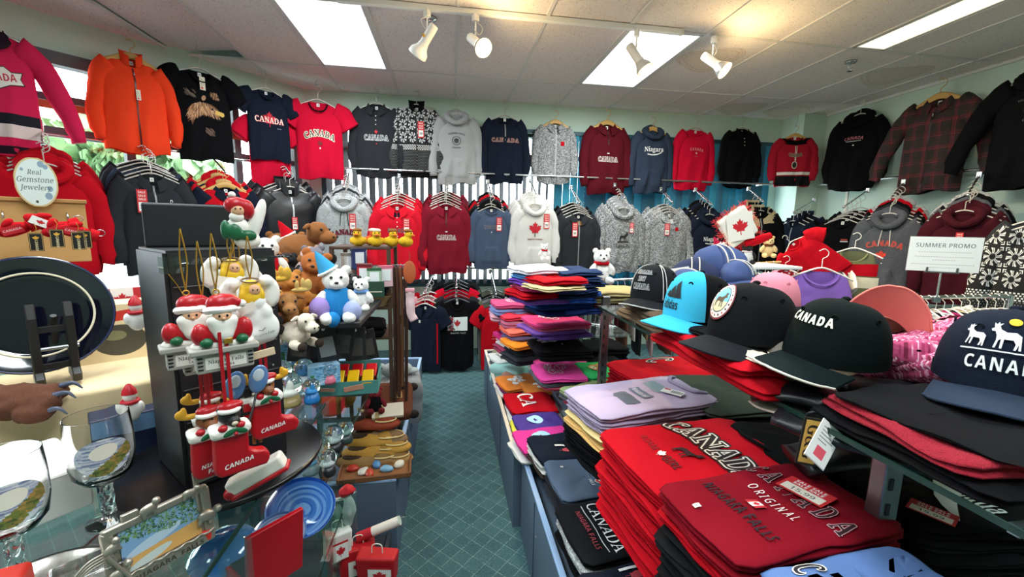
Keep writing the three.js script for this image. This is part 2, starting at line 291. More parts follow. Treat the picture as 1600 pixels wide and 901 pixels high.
// ---------- track lights, sprinklers ----------
{
  const t = thing('light_track', 'long white ceiling track carrying the spotlights', 'light track', [.48, CEIL - .018, -3.03]);
  part(t, 'rail', rbox(2.37, .034, .036, .004), white); part(t, 'end_cap', box(.02, .036, .038), ivory, [1.19, 0, 0]);
  for (const [x, ry, tilt, kind, label, dy] of [[-.62, -2.2, .75, 0, 'white cone spotlight hanging in front of the window-side ceiling panel', 0], [-.3, .5, .95, 1, 'bare reflector spotlight lit beside the sprinkler', 0], [.85, 1.05, .6, 2, 'grey bell spotlight aimed at the wall in the middle of the track', 0], [1.45, .7, .85, 1, 'lit reflector spotlight at the end of the track below a bright panel', 0]]) {
    const s = thing('track_spotlight', label, 'spotlight', [.48 + x, CEIL - .05, -3.03], ry);
    part(s, 'adapter', rbox(.04, .05, .035, .005), white); part(s, 'cord', wire([[0, -.02, 0], [.05, -.06, .01], [.03, -.1, 0], [-.02, -.08, .01]], .003, 20), ivory);
    part(s, 'stem', between([0, -.02, 0], [0, -.16, 0], .006), white);
    const h = new THREE.Group(); h.name = 'head'; h.position.set(0, -.15, 0); h.rotation.x = -tilt; s.add(h);
    part(h, 'can', lathe([[.0, .09], [.026, .088], [.03, .08], [.03, -.04], [.036, -.06]].reverse(), 20), kind === 2 ? mat(0xd8d4cd, .5) : white);
    if (kind === 0) part(h, 'hood', lathe([[.03, -.04], [.038, -.07], [.06, -.1], [.064, -.13], [.058, -.135]], 24), white);
    const warm = kind === 0 ? mat(0xeeeeee, .4) : new THREE.MeshStandardMaterial({ color: 0xfff4d0, emissive: 0xffe9a8, emissiveIntensity: 2.2, roughness: .3 });
    if (kind) { part(h, 'reflector', lathe([[.028, -.05], [.04, -.07], [.058, -.105], [.06, -.125]], 24), kind === 2 ? mat(0xb9b6b2, .4) : mat(0xcfd0cc, .25, { metalness: .7 })); }
    part(h, 'bulb', ball(.05, .016, .05, 20), warm, [0, -.122, 0]); part(h, 'knob', cyl(.009, .009, .02, 10), gold, [.036, 0, 0], [0, 0, PI / 2]);
    if (kind) { const l = new THREE.SpotLight(0xffdf9a, kind === 1 ? 5 : 2, 0, .95, .6, 2); l.castShadow = true; l.position.set(0, -.16, 0); l.target.position.set(0, -1, 0); l.shadow.radius = 2; h.add(l, l.target); if (kind === 1) { const b = new THREE.PointLight(0xffe0a0, .8, 0, 2); b.castShadow = true; b.shadow.radius = 2; b.position.set(0, -.19, 0); h.add(b); } }
  }
  for (const [x, z, label] of [[-.124, -3.2, 'chrome sprinkler head between the spotlights'], [3.358, -3.28, 'chrome sprinkler head beside the narrow strip light']]) {
    const s = thing('fire_sprinkler', label, 'sprinkler', [x, CEIL - .004, z]);
    part(s, 'rosette', lathe([[.0, .002], [.045, .002], [.04, -.012], [.014, -.018], [0, -.018]], 20), chrome);
    part(s, 'arms', merge([wire([[0, -.01, 0], [.022, -.035, 0], [0, -.07, 0]], .004, 12), wire([[0, -.01, 0], [-.022, -.035, 0], [0, -.07, 0]], .004, 12)]), chrome);
    part(s, 'deflector', cyl(.02, .02, .003, 14), chrome, [0, -.074, 0]);
  }
}


// ---------- prints ----------
const G = {};                                   // print cells by name
const arched = (text, fill, o = {}) => (c, w, h) => { words(c, text, w / 2, h * (o.y ?? .42), h * (o.s ?? .42), fill, { arch: h * (o.arch ?? .16), stroke: o.stroke, lw: h * .05, second: o.second, space: o.space ?? 1.05, font: o.font ?? 'serif' }); if (o.leaf) leaf(c, w / 2, h * .8, h * .13, o.leaf); if (o.sub) words(c, o.sub, w / 2, h * .86, h * .12, fill, { weight: '' }); if (o.dot) { c.fillStyle = '#fff'; c.fillRect(w / 2 - 5, h * .92, 9, 9); } };
G.redTee = cell(256, 160, arched('CANADA', '#1c1a1c', { s: .3, stroke: '#e8dfc8', leaf: '#7d0d1b', dot: 1 }));
G.twoTone = cell(256, 120, (c, w, h) => { leaf(c, w / 2, h * .5, h * .5, '#c8142c'); words(c, 'CANADA', w / 2, h * .5, h * .44, '#f2ead8', { stroke: '#c8142c', lw: 5, font: 'serif' }); words(c, '······', w * .8, h * .9, 20, '#eee'); });
G.twoToneRed = cell(256, 120, (c, w, h) => { leaf(c, w / 2, h * .45, h * .48, '#b00d26'); words(c, 'CANADA', w / 2, h * .5, h * .44, '#e6d7b6', { stroke: '#3a1210', lw: 5, font: 'serif' }); });
G.greyZip = cell(256, 110, (c, w, h) => { leaf(c, w / 2, h * .2, h * .16, '#c8202c'); words(c, 'CANADA', w / 2, h * .55, h * .46, '#23262a', { stroke: '#e9e9ea', lw: 5, font: 'serif' }); leaf(c, w / 2, h * .92, 7, '#d33'); });
G.crest = cell(160, 160, (c, w, h) => { words(c, 'NIAGARA FALLS', w / 2, h * .16, 19, '#53565a', { arch: 14 }); c.strokeStyle = '#55585b'; c.lineWidth = 6; c.beginPath(); c.arc(w / 2, h * .55, 34, 0, 7); c.stroke(); c.fillStyle = '#3c3f42'; c.beginPath(); c.arc(w / 2, h * .55, 20, 0, 7); c.fill(); words(c, 'CANADA', w / 2, h * .9, 18, '#55585b'); });
G.navyZip = cell(256, 100, (c, w, h) => { words(c, 'CAN', w * .22, h * .5, h * .44, '#1c2236', { stroke: '#d9a08c', lw: 5, font: 'serif', space: 1.15 }); words(c, 'ADA', w * .78, h * .5, h * .44, '#1c2236', { stroke: '#d9a08c', lw: 5, font: 'serif', space: 1.15 }); });
G.outline = cell(256, 90, (c, w, h) => { words(c, 'CANADA', w / 2, h * .55, h * .5, '#5c1520', { stroke: '#ece4e0', lw: 5, font: 'serif' }); c.fillStyle = '#eee'; c.fillRect(w / 2 - 12, 4, 24, 7); });
G.niagara = cell(256, 110, (c, w, h) => { words(c, 'Niagara', w / 2, h * .42, h * .5, '#f4f4f2', { font: 'serif' }); c.strokeStyle = '#f4f4f2'; c.lineWidth = 9; c.beginPath(); c.moveTo(w * .2, h * .8); c.quadraticCurveTo(w * .6, h * .95, w * .85, h * .62); c.stroke(); });
G.thin = cell(256, 110, (c, w, h) => { words(c, 'CANADA', w / 2, h * .32, h * .28, '#e98f95', { space: 1.3, arch: 8 }); leaf(c, w / 2, h * .64, 12, '#f0c3c6'); words(c, '· · · · ·', w / 2, h * .86, 16, '#f0c3c6'); });
G.tone = cell(256, 100, (c, w, h) => { words(c, 'CANADA', w / 2, h * .4, h * .42, 'rgba(30,36,60,.85)', { stroke: 'rgba(220,210,205,.55)', lw: 3, space: 1.2 }); leaf(c, w / 2, h * .85, 9, '#ddd'); });
G.bigLeaf = cell(200, 200, (c, w, h) => { leaf(c, w / 2, h * .45, h * .4, '#c4122a'); c.strokeStyle = '#111'; c.lineWidth = 6; c.beginPath(); c.moveTo(w / 2, h * .5); c.lineTo(w / 2, h * .8); c.stroke(); words(c, 'MADE IN CANADA', w / 2, h * .9, 20, '#8a2430'); });
G.moose = cell(220, 200, (c, w, h) => { moose(c, w * .5, h * .36, 1.2, '#161616'); c.fillStyle = '#161616'; c.fillRect(w * .2, h * .58, w * .6, 14); words(c, 'Canada', w / 2, h * .84, 46, '#1a1a1a', { font: 'serif' }); });
G.collegeGrey = cell(256, 150, arched('CANADA', '#2c1a22', { stroke: '#8c2332', arch: .2, s: .33, space: 1.02 }));
G.redLeafGrey = cell(256, 220, (c, w, h) => { words(c, 'CANADA', w / 2, h * .28, h * .26, '#b9352b', { stroke: '#d8776a', lw: 4, arch: 26, space: 1.12 }); leaf(c, w * .45, h * .72, 44, '#e2402f'); c.fillStyle = '#fff'; c.fillRect(w * .48, h * .96, 8, 8); });
G.hockey = cell(256, 150, (c, w, h) => { c.fillStyle = '#e9e0d8'; c.beginPath(); c.moveTo(10, h * .5); for (const [x, y] of [[60, 40], [90, 14], [120, 46], [170, 34], [200, 56], [248, 48], [236, 78], [250, 104], [190, 112], [130, 138], [110, 120], [40, 122]]) c.lineTo(x, y); c.fill(); c.strokeStyle = '#3a2226'; c.lineWidth = 4; c.stroke(); words(c, 'CANADA', w / 2, h * .55, 44, '#c01d3a', { arch: -6 }); });
G.hockeySmall = cell(160, 220, (c, w, h) => { c.strokeStyle = '#eadfd0'; c.lineWidth = 6; c.beginPath(); c.moveTo(w * .46, 6); c.lineTo(w * .5, h * .6); c.moveTo(w * .56, 6); c.lineTo(w * .54, h * .6); c.stroke(); words(c, 'CANADA', w / 2, h * .4, 34, '#201818', { stroke: '#d9c7a8', lw: 3, arch: -10 }); c.beginPath(); c.arc(w / 2, h * .75, 26, 0, 7); c.fillStyle = '#191515'; c.fill(); c.stroke(); });
G.smallPink = cell(220, 130, (c, w, h) => { words(c, 'CANADA', w / 2, h * .3, 42, '#b96a78', { arch: 12 }); c.fillStyle = '#ddd'; c.fillRect(w * .2, h * .52, w * .6, 5); leaf(c, w / 2, h * .85, 10, '#ddd'); });
G.vertical = cell(60, 150, (c, w, h) => { c.translate(w / 2, h / 2); c.rotate(PI / 2); words(c, 'CANADA', 0, 0, 34, '#e9e9e9', { stroke: '#666' }); });
G.leafWhite = cell(120, 130, (c, w, h) => { leaf(c, w * .6, h * .5, 52, '#f6e9ea'); c.translate(w * .16, h * .42); c.rotate(PI / 2); words(c, 'CANADA', 0, 0, 22, '#f6e9ea'); });
G.flagTee = cell(280, 180, (c, w, h) => { c.fillStyle = '#b3202c'; c.fillRect(10, 14, 70, 130); c.fillStyle = '#dfe9e6'; c.fillRect(80, 14, 180, 130); leaf(c, 130, 82, 46, '#b3202c'); speckle(c, 90, 140, 120, ['#20262a', '#9fc0c4'], 2, 14, 8); c.save(); c.translate(44, 80); c.rotate(-PI / 2); words(c, 'CANADA', 0, 0, 34, '#4a0e14'); c.restore(); words(c, 'N I A G A R A   F A L L S', w / 2, h * .92, 18, '#cfd6d6'); c.globalCompositeOperation = 'destination-out'; c.fillRect(262, 0, 20, 150); });
G.redPlain = cell(120, 60, (c, w, h) => { words(c, 'CANADA', w / 2, h * .4, 22, '#e88'); c.fillStyle = '#e99'; c.fillRect(10, h * .7, 100, 3); });
G.badge = cell(100, 50, (c, w, h) => { c.fillStyle = '#a32'; c.fillRect(12, 6, 76, 14); c.fillStyle = '#ddd'; c.fillRect(6, 26, 88, 10); });
G.eagle = cell(400, 460, (c, w, h) => {
  const q = RNG(77), feather = (x, y, a, l, col) => { c.strokeStyle = col; c.lineWidth = 2 + q() * 3; c.beginPath(); c.moveTo(x, y); c.quadraticCurveTo(x + Math.cos(a) * l * .6, y + Math.sin(a) * l * .6 - 8, x + Math.cos(a) * l, y + Math.sin(a) * l); c.stroke(); };
  c.fillStyle = '#6b4526'; c.beginPath(); c.moveTo(50, 290); c.quadraticCurveTo(50, 150, 190, 132); c.quadraticCurveTo(300, 140, 330, 210); c.quadraticCurveTo(250, 260, 170, 262); c.quadraticCurveTo(90, 290, 70, 380); c.fill();
  for (let i = 0; i < 420; i++) { const t = q(), x = 60 + t * 230, y = 190 - Math.sin(t * PI) * 60 + q() * 120 * (1 - t * .5); feather(x, y, 2.2 - t * 1.4, 30 + q() * 40, ['#8a5a35', '#b57b4a', '#d8a878', '#5c3a22', '#caa083'][q() * 5 | 0]); }
  c.fillStyle = '#d9b25a'; c.beginPath(); c.moveTo(290, 190); c.lineTo(370, 205); c.lineTo(375, 232); c.lineTo(355, 250); c.lineTo(285, 232); c.fill(); c.fillStyle = '#1a120c'; c.beginPath(); c.arc(262, 186, 12, 0, 7); c.fill();
  for (let i = 0; i < 90; i++) feather(250 + q() * 70, 10 + q() * 60, 1 + q(), 26, ['#8a5a35', '#caa083', '#5c3a22'][q() * 3 | 0]);
  for (let i = 0; i < 30; i++) feather(20 + q() * 80, 20 + q() * 60, .9, 40, '#7d6a5c');
  c.fillStyle = '#b98a66'; c.beginPath(); c.ellipse(190, 90, 18, 28, .4, 0, 7); c.fill();
  for (let i = 0; i < 60; i++) feather(180 + q() * 60, 380 + q() * 60, .7, 40, ['#7d5a40', '#4a3a30'][q() * 2 | 0]);
});
G.tagSale = cell(64, 150, (c, w, h) => { c.fillStyle = '#cf2a33'; c.fillRect(0, 0, w, h); for (const y of [18, 40, 62]) words(c, 'SALE', w / 2, y, 20, '#f6e6df', { space: 1 }); c.fillStyle = '#f7f2ea'; c.fillRect(8, 82, w - 16, 58); words(c, '39', w / 2, 112, 32, '#2b2b2b'); });
G.label = cell(36, 36, (c, w, h) => { c.fillStyle = '#f4f2ee'; c.fillRect(0, 0, w, h); words(c, 'M', w / 2, h / 2, 20, '#555'); });
G.whiteTag = cell(60, 90, (c, w, h) => { c.fillStyle = '#efe3cf'; c.fillRect(0, 0, w, h); c.fillStyle = '#9a8'; for (let i = 0; i < 6; i++) c.fillRect(8, 14 + i * 10, 20 + (i * 17) % 26, 3); c.fillStyle = '#d44'; c.fillRect(12, 70, 24, 12); });
function moose(c, x, y, s, fill, flip = 1) {
  c.save(); c.translate(x, y); c.scale(s * flip, s); c.fillStyle = fill; c.beginPath();
  for (const [a, b] of [[-34, -6], [-20, -16], [6, -14], [24, -22], [30, -34], [22, -44], [34, -40], [36, -48], [42, -38], [50, -44], [47, -32], [44, -26], [52, -20], [48, -14], [38, -14], [32, -2], [30, 12], [34, 34], [28, 34], [24, 12], [18, 8], [18, 34], [12, 34], [10, 8], [-14, 8], [-20, 18], [-16, 34], [-22, 34], [-28, 18], [-28, 34], [-34, 34], [-34, 12]]) c.lineTo(a, b);
  c.fill(); c.restore();
}

// ---------- fabrics ----------
const C = { red: 0xb80a1c, deepRed: 0x9c0818, crimson: 0xc60c30, maroon: 0x640e1e, wine: 0x520d18, navy: 0x151b2a, slate: 0x303a4c, charcoal: 0x2a2c30, coal: 0x16171a, black: 0x0a0a0d, grey: 0xa2a4a4, white: 0xd6d4d0, pink: 0xe0326a };
const F = {
  marl: marled('#7d7f80', ['#2b2d2f', '#d4d6d6', '#404345', '#b6b8b8', '#191a1b', '#f0f0f0'], 12), marlLight: marled('#a9abab', ['#7c7f80', '#d0d2d2', '#929596', '#c4c6c6'], 13, 6000), heather: marled('#50535a', ['#474a50', '#5b5e66', '#3f4248'], 14, 5000),
  nordic: mat(0xffffff, .95, { map: tex(256, 512, (c, w, h) => {
    c.fillStyle = '#17181a'; c.fillRect(0, 0, w, h); c.fillStyle = '#e9e9e6';
    c.save(); c.scale(2 / 3, 2 / 3); for (let j = 0; j < 3; j++) for (let i = 0; i < 3; i++) { const x = i * 128 + 64, y = j * 128 + 64; for (let a = 0; a < 8; a++) { c.save(); c.translate(x, y); c.rotate(a * PI / 4); c.fillRect(18, -6, 34, 5); c.fillRect(18, 2, 34, 5); c.beginPath(); c.moveTo(34, -6); c.lineTo(52, -16); c.lineTo(54, -6); c.fill(); c.restore(); } for (let k = 0; k < 4; k++) { c.save(); c.translate(i * 128, j * 128); c.rotate(k * PI / 2); c.fillRect(6, 6, 22, 6); c.fillRect(6, 6, 6, 22); c.fillRect(18, 18, 10, 5); c.restore(); } } c.restore();
    for (let y = 262; y < 290; y += 9) for (let x = 0; x < w; x += 16) c.fillRect(x + (y % 2) * 8, y, 9, 6);
    c.fillStyle = '#8f9190'; for (let y = 298; y < h; y += 10) for (let x = (y / 10 | 0) % 2 * 6; x < w; x += 12) c.fillRect(x, y, 4, 4);
  }, [3.2, 1.38]), bumpMap: weave, bumpScale: .0012 }),
  plaid: mat(0xffffff, .95, { map: tex(256, 256, (c, w, h) => {
    c.fillStyle = '#33201f'; c.fillRect(0, 0, w, h); c.globalAlpha = .75;
    for (const [p, s, col] of [[0, 60, '#23201f'], [70, 22, '#5a2026'], [100, 6, '#a52c38'], [128, 64, '#2b2625'], [200, 20, '#6a1f2a'], [226, 5, '#b03541']]) { c.fillStyle = col; c.globalAlpha = .6; c.fillRect(p, 0, s, h); c.fillRect(0, p, w, s); }
    c.globalAlpha = .3; speckle(c, w, h, 4000, ['#000', '#666'], 1, 3, 71);
  }, [5.2]), bumpMap: weave, bumpScale: .001 }),
};
const fabric = (k) => typeof k === 'number' ? cloth(k) : k.isMaterial ? k : F[k] ?? cloth(C[k]);

// ---------- garments on hangers: origin at the base of the neck, front toward +z ----------
const KIND = {
  tee: { L: .68, w: [[0, .075], [.02, .12], [.045, .18], [.08, .215], [.16, .222], [.3, .225], [.62, .228], [1, .226]], d: .042, sleeve: [[.16, -.055, 0], [.25, -.1, 0], [.315, -.205, 0]], r: [.075, .105], flatten: .42, dip: .075 },
  top: { L: .68, w: [[0, .075], [.02, .12], [.045, .17], [.09, .2], [.18, .215], [.3, .225], [.75, .235], [.93, .236], [1, .222]], d: .06, sleeve: [[.15, -.06, -.01], [.215, -.13, -.012], [.255, -.28, -.01], [.268, -.44, .0], [.255, -.6, .012]], r: [.075, .052], flatten: .72, dip: .055, cuff: 1 },
  out: { L: .68, w: [[0, .075], [.02, .12], [.045, .17], [.09, .2], [.18, .22], [.3, .228], [.75, .24], [1, .24]], d: .06, sleeve: [[.15, -.06, -.01], [.25, -.13, 0], [.34, -.27, 0], [.4, -.42, .005], [.43, -.56, .012]], r: [.085, .06], flatten: .7, dip: .055, cuff: 1 },
  jacket: { L: .7, w: [[0, .085], [.02, .13], [.045, .18], [.09, .21], [.18, .235], [.3, .25], [.75, .262], [1, .262]], d: .075, sleeve: [[.17, -.06, -.01], [.235, -.14, -.01], [.285, -.3, -.005], [.3, -.46, .01], [.285, -.62, .02]], r: [.085, .06], flatten: .75, dip: .06, cuff: 1 },
  tank: { L: .5, w: [[0, .07], [.03, .11], [.07, .13], [.2, .15], [.35, .165], [.7, .19], [1, .21]], d: .03, dip: .08 },
};
const shapes = {};
function shape(kind, seed) {
  const key = kind + seed; if (shapes[key]) return shapes[key];
  const k = KIND[kind], q = RNG(seed * 97 + 5), ph = [q() * 6, q() * 6, q() * 6, q() * 6], lean = (q() - .5) * .03;
  const at = (t) => { const a = k.w; let i = 1; while (i < a.length - 1 && a[i][0] < t) i++; const [t0, w0] = a[i - 1], [t1, w1] = a[i]; return lerp(w0, w1, clamp((t - t0) / (t1 - t0), 0, 1)); };
  const depth = (t) => k.d * (.35 + .65 * smooth(t, 0, .28)) * (1 - .25 * smooth(t, .9, 1));
  const fold = (x, t) => (.0015 + .0105 * smooth(t, .12, 1)) * (Math.sin(x * 34 + ph[0] + 1.6 * Math.sin(t * 4 + ph[1])) + .6 * Math.sin(x * 57 + ph[2] + t * 5)) + .006 * smooth(t, .05, .3) * Math.sin(t * 17 + x * 14 + ph[3]) * Math.abs(x) / .2 + .004 * noise(x * 18 + ph[0], t * 12, ph[1]);
  const zf = (x, t) => { const w = at(t), u = clamp(Math.abs(x - lean * t) / w, 0, 1); return depth(t) * Math.pow(1 - Math.pow(u, 2.6), 1 / 2.6) + fold(x, t) * (1 - u * u); };
  const hem = (x) => .012 * Math.sin(x * 13 + ph[2]) + .006 * Math.sin(x * 31 + ph[1]);
  const torso = grid(40, 30, (u, v) => {
    const t = v, w = at(t), a = u * 2 * PI, x = Math.sin(a) * w, front = Math.cos(a) >= 0;      // a = 0: middle of the front
    const z = front ? zf(x + lean * t, t) : -depth(t) * .8 * Math.pow(1 - Math.pow(Math.min(1, Math.abs(Math.sin(a))), 2.6), 1 / 2.6);
    const nk = .1, scoop = front && Math.abs(x) < nk ? k.dip * (1 - (x / nk) ** 2) * (1 - smooth(t, 0, .25)) : 0;
    const y = -t * k.L - scoop - hem(x) * smooth(t, .8, 1);
    return [x + lean * t, y, z, x + (front ? 0 : .6), y];
  }, true);
  const list = [torso];
  if (k.sleeve) for (const s of [-1, 1]) {
    const j = s < 0 ? ph[0] * .006 : ph[1] * .006, pts = k.sleeve.map(([x, y, z], i) => [s * (x + (i > 2 ? j - .02 : 0)), y, z + (i > 2 ? (s < 0 ? ph[2] : ph[3]) * .006 - .015 : 0)]);
    const g = sweep(pts, (t) => { const r = lerp(k.r[0], k.r[1], t) * (k.cuff && t > .93 ? .8 : 1); return [r, r * k.flatten]; }, 16, 14);
    list.push(rough(g, .009, 13, seed + s * 3));
  }
  const body = merge(list);
  return shapes[key] = { k, zf, at, lean, body };
}
const patchCache = {};
// a piece lying on the front of a garment, from x0..x1 and t0..t1 (share of the length)
function onFront(s, x0, x1, t0, t1, off, q, nu = 14, nv = 10, bulge = 0) {
  return grid(nu, nv, (u, v) => { const x = lerp(x0, x1, u), t = lerp(t0, t1, v), e = Math.min(u, 1 - u, v, 1 - v) * 8, y = -t * s.k.L - (Math.abs(x) < .1 ? s.k.dip * (1 - (x / .1) ** 2) * (1 - smooth(t, 0, .25)) : 0); return [x, y, s.zf(x, t) + off + bulge * Math.min(1, e), ...(q ? cellUV(q, u, 1 - v) : [x, y])]; });
}
const cache = (key, f) => patchCache[key] ??= f();
function collarGeo(style, s) {
  if (style === 'crew') return sweep(Array.from({ length: 21 }, (_, i) => { const a = i / 20 * 2 * PI; return [Math.sin(a) * .088, -.012 - (Math.cos(a) > 0 ? s.k.dip * Math.cos(a) ** 1.2 : 0), Math.cos(a) * (Math.cos(a) > 0 ? .03 + .012 * Math.cos(a) : .03)]; }), [.009, .006], 40, 6, V(0, 1, 0));
  if (style === 'hood') {
    const roll = sweep(Array.from({ length: 17 }, (_, i) => { const a = (i / 16 * 2 - 1) * PI * .98, b = PI - Math.abs(a); return [Math.sin(a) * -1 * (.092 + .02 * Math.sin(Math.abs(a))), -.085 + .1 * smooth(Math.abs(a) / PI, 0, .75) - 0, .055 * Math.cos(a) + .012]; }), (t) => { const b = Math.abs(t * 2 - 1); return [.03 + .018 * (b), .024 + .02 * b]; }, 34, 10, V(0, 1, 0));
    const bag = T(ball(.125, .11, .045, 18), [0, -.03, -.05]);
    return rough(merge([roll, bag]), .004, 22, 3);
  }
  // a folded collar, open at the front: 'polo' lies down in points, 'stand' stands up
  const up = style === 'stand' ? .075 : .035, out = style === 'stand' ? .004 : .035;
  const band = grid(28, 6, (u, v) => { const a = lerp(.28, 2 * PI - .28, u), c = Math.cos(a), base = [Math.sin(a) * .085, -.01 - (c > 0 ? .05 * c ** 1.3 : 0), c * (c > 0 ? .042 : .034)], r = style === 'stand' ? 1 + v * .08 : 1 + (v > .4 ? (v - .4) * .75 : 0), y = style === 'stand' ? v * up : (v < .4 ? v / .4 * up : up - (v - .4) / .6 * (.055 + (c > 0 ? .035 * c : 0))); return [base[0] * r, base[1] + y, base[2] * r + (v > .4 && c > 0 ? out * .5 * (v - .4) : 0)]; });
  return band;
}
const hangerGeos = {
  clear: () => merge([sweep([[-.185, -.052, 0], [-.1, -.01, 0], [0, .025, 0], [.1, -.01, 0], [.185, -.052, 0]], [.006, .011], 24, 8), wire([[0, .02, 0], [0, .07, 0], [.0, .085, 0], [.026, .105, 0], [.03, .13, 0], [.005, .152, 0], [-.024, .138, 0]], .0028, 30)]),
  wood: () => merge([sweep([[-.19, -.058, 0], [-.1, -.01, 0], [0, .03, 0], [.1, -.01, 0], [.19, -.058, 0]], (t) => [.013 + .012 * (1 - Math.abs(t * 2 - 1)), .008], 24, 8), wire([[0, .04, 0], [0, .08, 0], [.026, .105, 0], [.03, .13, 0], [.005, .152, 0], [-.024, .138, 0]], .003, 30)]),
};
const hangerMat = { clear: mat(0xcfc9c0, .25, { metalness: .2 }), wood: mat(0xc79b55, .45), white: mat(0xefece4, .5), dark: mat(0x2a2a2c, .4) };
function hanger(label, p, rot, scale = 1, kind = 'clear', wireUp = 0) {
  const h = thing('clothes_hanger', label, 'hanger', p, rot[1]); h.rotation.x = rot[0]; h.rotation.z = rot[2]; h.scale.setScalar(scale);
  part(h, 'bar', cache('hanger' + (kind === 'wood' ? 'wood' : 'clear'), hangerGeos[kind === 'wood' ? 'wood' : 'clear']), hangerMat[kind]);
  if (wireUp) part(h, 'ceiling_hook', wire([[.012, .14, 0], [-.012, .15, 0], [-.014, .17, 0], [0, .19, 0], [0, wireUp / scale, 0]], .003, 26), hangerMat.clear);
  return h;
}
// o: kind, color, p, ry, s(scale), label, name, cat, collar, trim, print [cell, x0, x1, t0, t1], prints, zip, pocket, strings, tag, hang
function garment(o) {
  const kind = o.kind ?? 'top', seed = o.seed ?? (rnd() * 4 | 0), s = shape(kind, seed), m = fabric(o.color), trim = o.trim === undefined ? m : fabric(o.trim), key = kind + seed;
  const g = thing(o.name, o.label, o.cat ?? 'garment', o.p, o.ry ?? 0, o.group); g.scale.set((o.s ?? 1) * (o.sx ?? 1), o.s ?? 1, (o.s ?? 1) * (o.sz ?? 1)); if (o.rz) g.rotation.z = o.rz; if (o.rx) g.rotation.x = o.rx;
  const b = part(g, 'body', s.body, m);
  const cs = o.collar ?? 'crew';
  if (cs !== 'none') part(g, cs === 'hood' ? 'hood' : 'collar', cache('collar' + cs + kind, () => collarGeo(cs, s)), trim);
  if (o.zip) { const t1 = o.zip === 'full' ? .985 : .3, z = part(g, 'zipper', cache('zip' + o.zip + key, () => onFront(s, -.007, .007, .01, t1, .003, null, 2, 30)), mat(o.zipColor ?? 0x8a8c8e, .4)); part(z, 'pull', cache('pull' + o.zip + key, () => rbox(.008, .022, .004, .002).translate(0, -(t1 > .5 ? .12 : t1) * s.k.L - .03, s.zf(0, .16) + .008)), steel); }
  if (o.placket) { part(g, 'placket', cache('plk' + key, () => onFront(s, -.014, .014, .01, .3, .003, null, 3, 12)), trim); for (const t of [.16, .22, .28]) part(g, 'button', cache('btn' + key + t, () => ball(.006, .006, .003, 8).translate(0, -t * s.k.L, s.zf(0, t) + .006)), white); }
  if (o.pocket) part(g, 'pocket', cache('pkt' + key, () => grid(16, 10, (u, v) => { const t = lerp(.62, .9, v), half = lerp(.085, .15, smooth(v, 0, .7)), x = (u * 2 - 1) * half, e = Math.min(1, Math.min(v, 1 - v, u * 1.4, (1 - u) * 1.4) * 9); return [x, -t * s.k.L, s.zf(x, t) + .002 + .009 * e]; })), m);
  if (o.strings) for (const q of [-1, 1]) part(g, 'drawstring', cache('str' + key + q, () => sweep([0, 1, 2, 3, 4].map((i) => { const t = .1 + i * .055, x = q * (.03 + .004 * i); return [x, -t * s.k.L - .02, s.zf(x, t) + .008]; }), .004, 16, 6)), mat(o.strings, .8));
  if (o.trim !== undefined && s.k.cuff) part(g, 'hem_band', cache('hem' + key, () => { const r = grid(40, 2, (u, v) => { const a = u * 2 * PI, t = .93 + .066 * v, x = Math.sin(a) * s.at(t) * 1.012, f = Math.cos(a) >= 0; return [x + s.lean * t, -t * s.k.L, f ? s.zf(x / 1.012 + s.lean * t, t) + .003 : -s.k.d * .72 * Math.pow(1 - Math.min(1, Math.abs(Math.sin(a))) ** 2.6, 1 / 2.6)]; }, true); return r; }), trim);
  for (const [name, color, t0, t1] of o.stripes ?? []) part(g, name, onFront(s, -s.at(t1) * .97, s.at(t1) * .97, t0, t1, .0035, null, 24, 4), fabric(color));
  for (const [q, x0, x1, t0, t1] of o.prints ?? (o.print ? [o.print] : [])) part(g, 'print', onFront(s, x0, x1, t0, t1, .0035, G[q]), printed);
  if (o.label2 !== false && cs !== 'hood') part(g, 'neck_label', cache('lbl' + key, () => flat(.03, .03, G.label).translate(0, -.02, -.012)), printed);
  if (o.tag) { const [x, t, q = 'tagSale', w = .07] = o.tag; const z = Math.max(s.zf(x, t), s.zf(x, t + .12), s.zf(x - .03, t), s.zf(x + .03, t + .1)) + .012; part(g, 'price_tag', merge([flat(w, w * 2.2, G[q])]).translate(x, -t * s.k.L - w * 1.1, z), printed, null, [0, 0, (rnd() - .5) * .02]); }
  for (const [w, h, x, t, col, name] of o.patches ?? []) part(g, name, onFront(s, x - w / 2, x + w / 2, t, t + h / s.k.L, .003, null, 6, 8), fabric(col));
  if (o.hang !== false) hanger(`${{ clear: 'clear', wood: 'wooden', white: 'white', dark: 'black' }[o.hang ?? 'clear']} hanger holding the ${o.short ?? o.label.split(' ').slice(0, 12).join(' ')}`, o.p, [o.rx ?? 0, o.ry ?? 0, o.rz ?? 0], (o.s ?? 1), o.hang ?? 'clear', o.wireUp);
  return g;
}
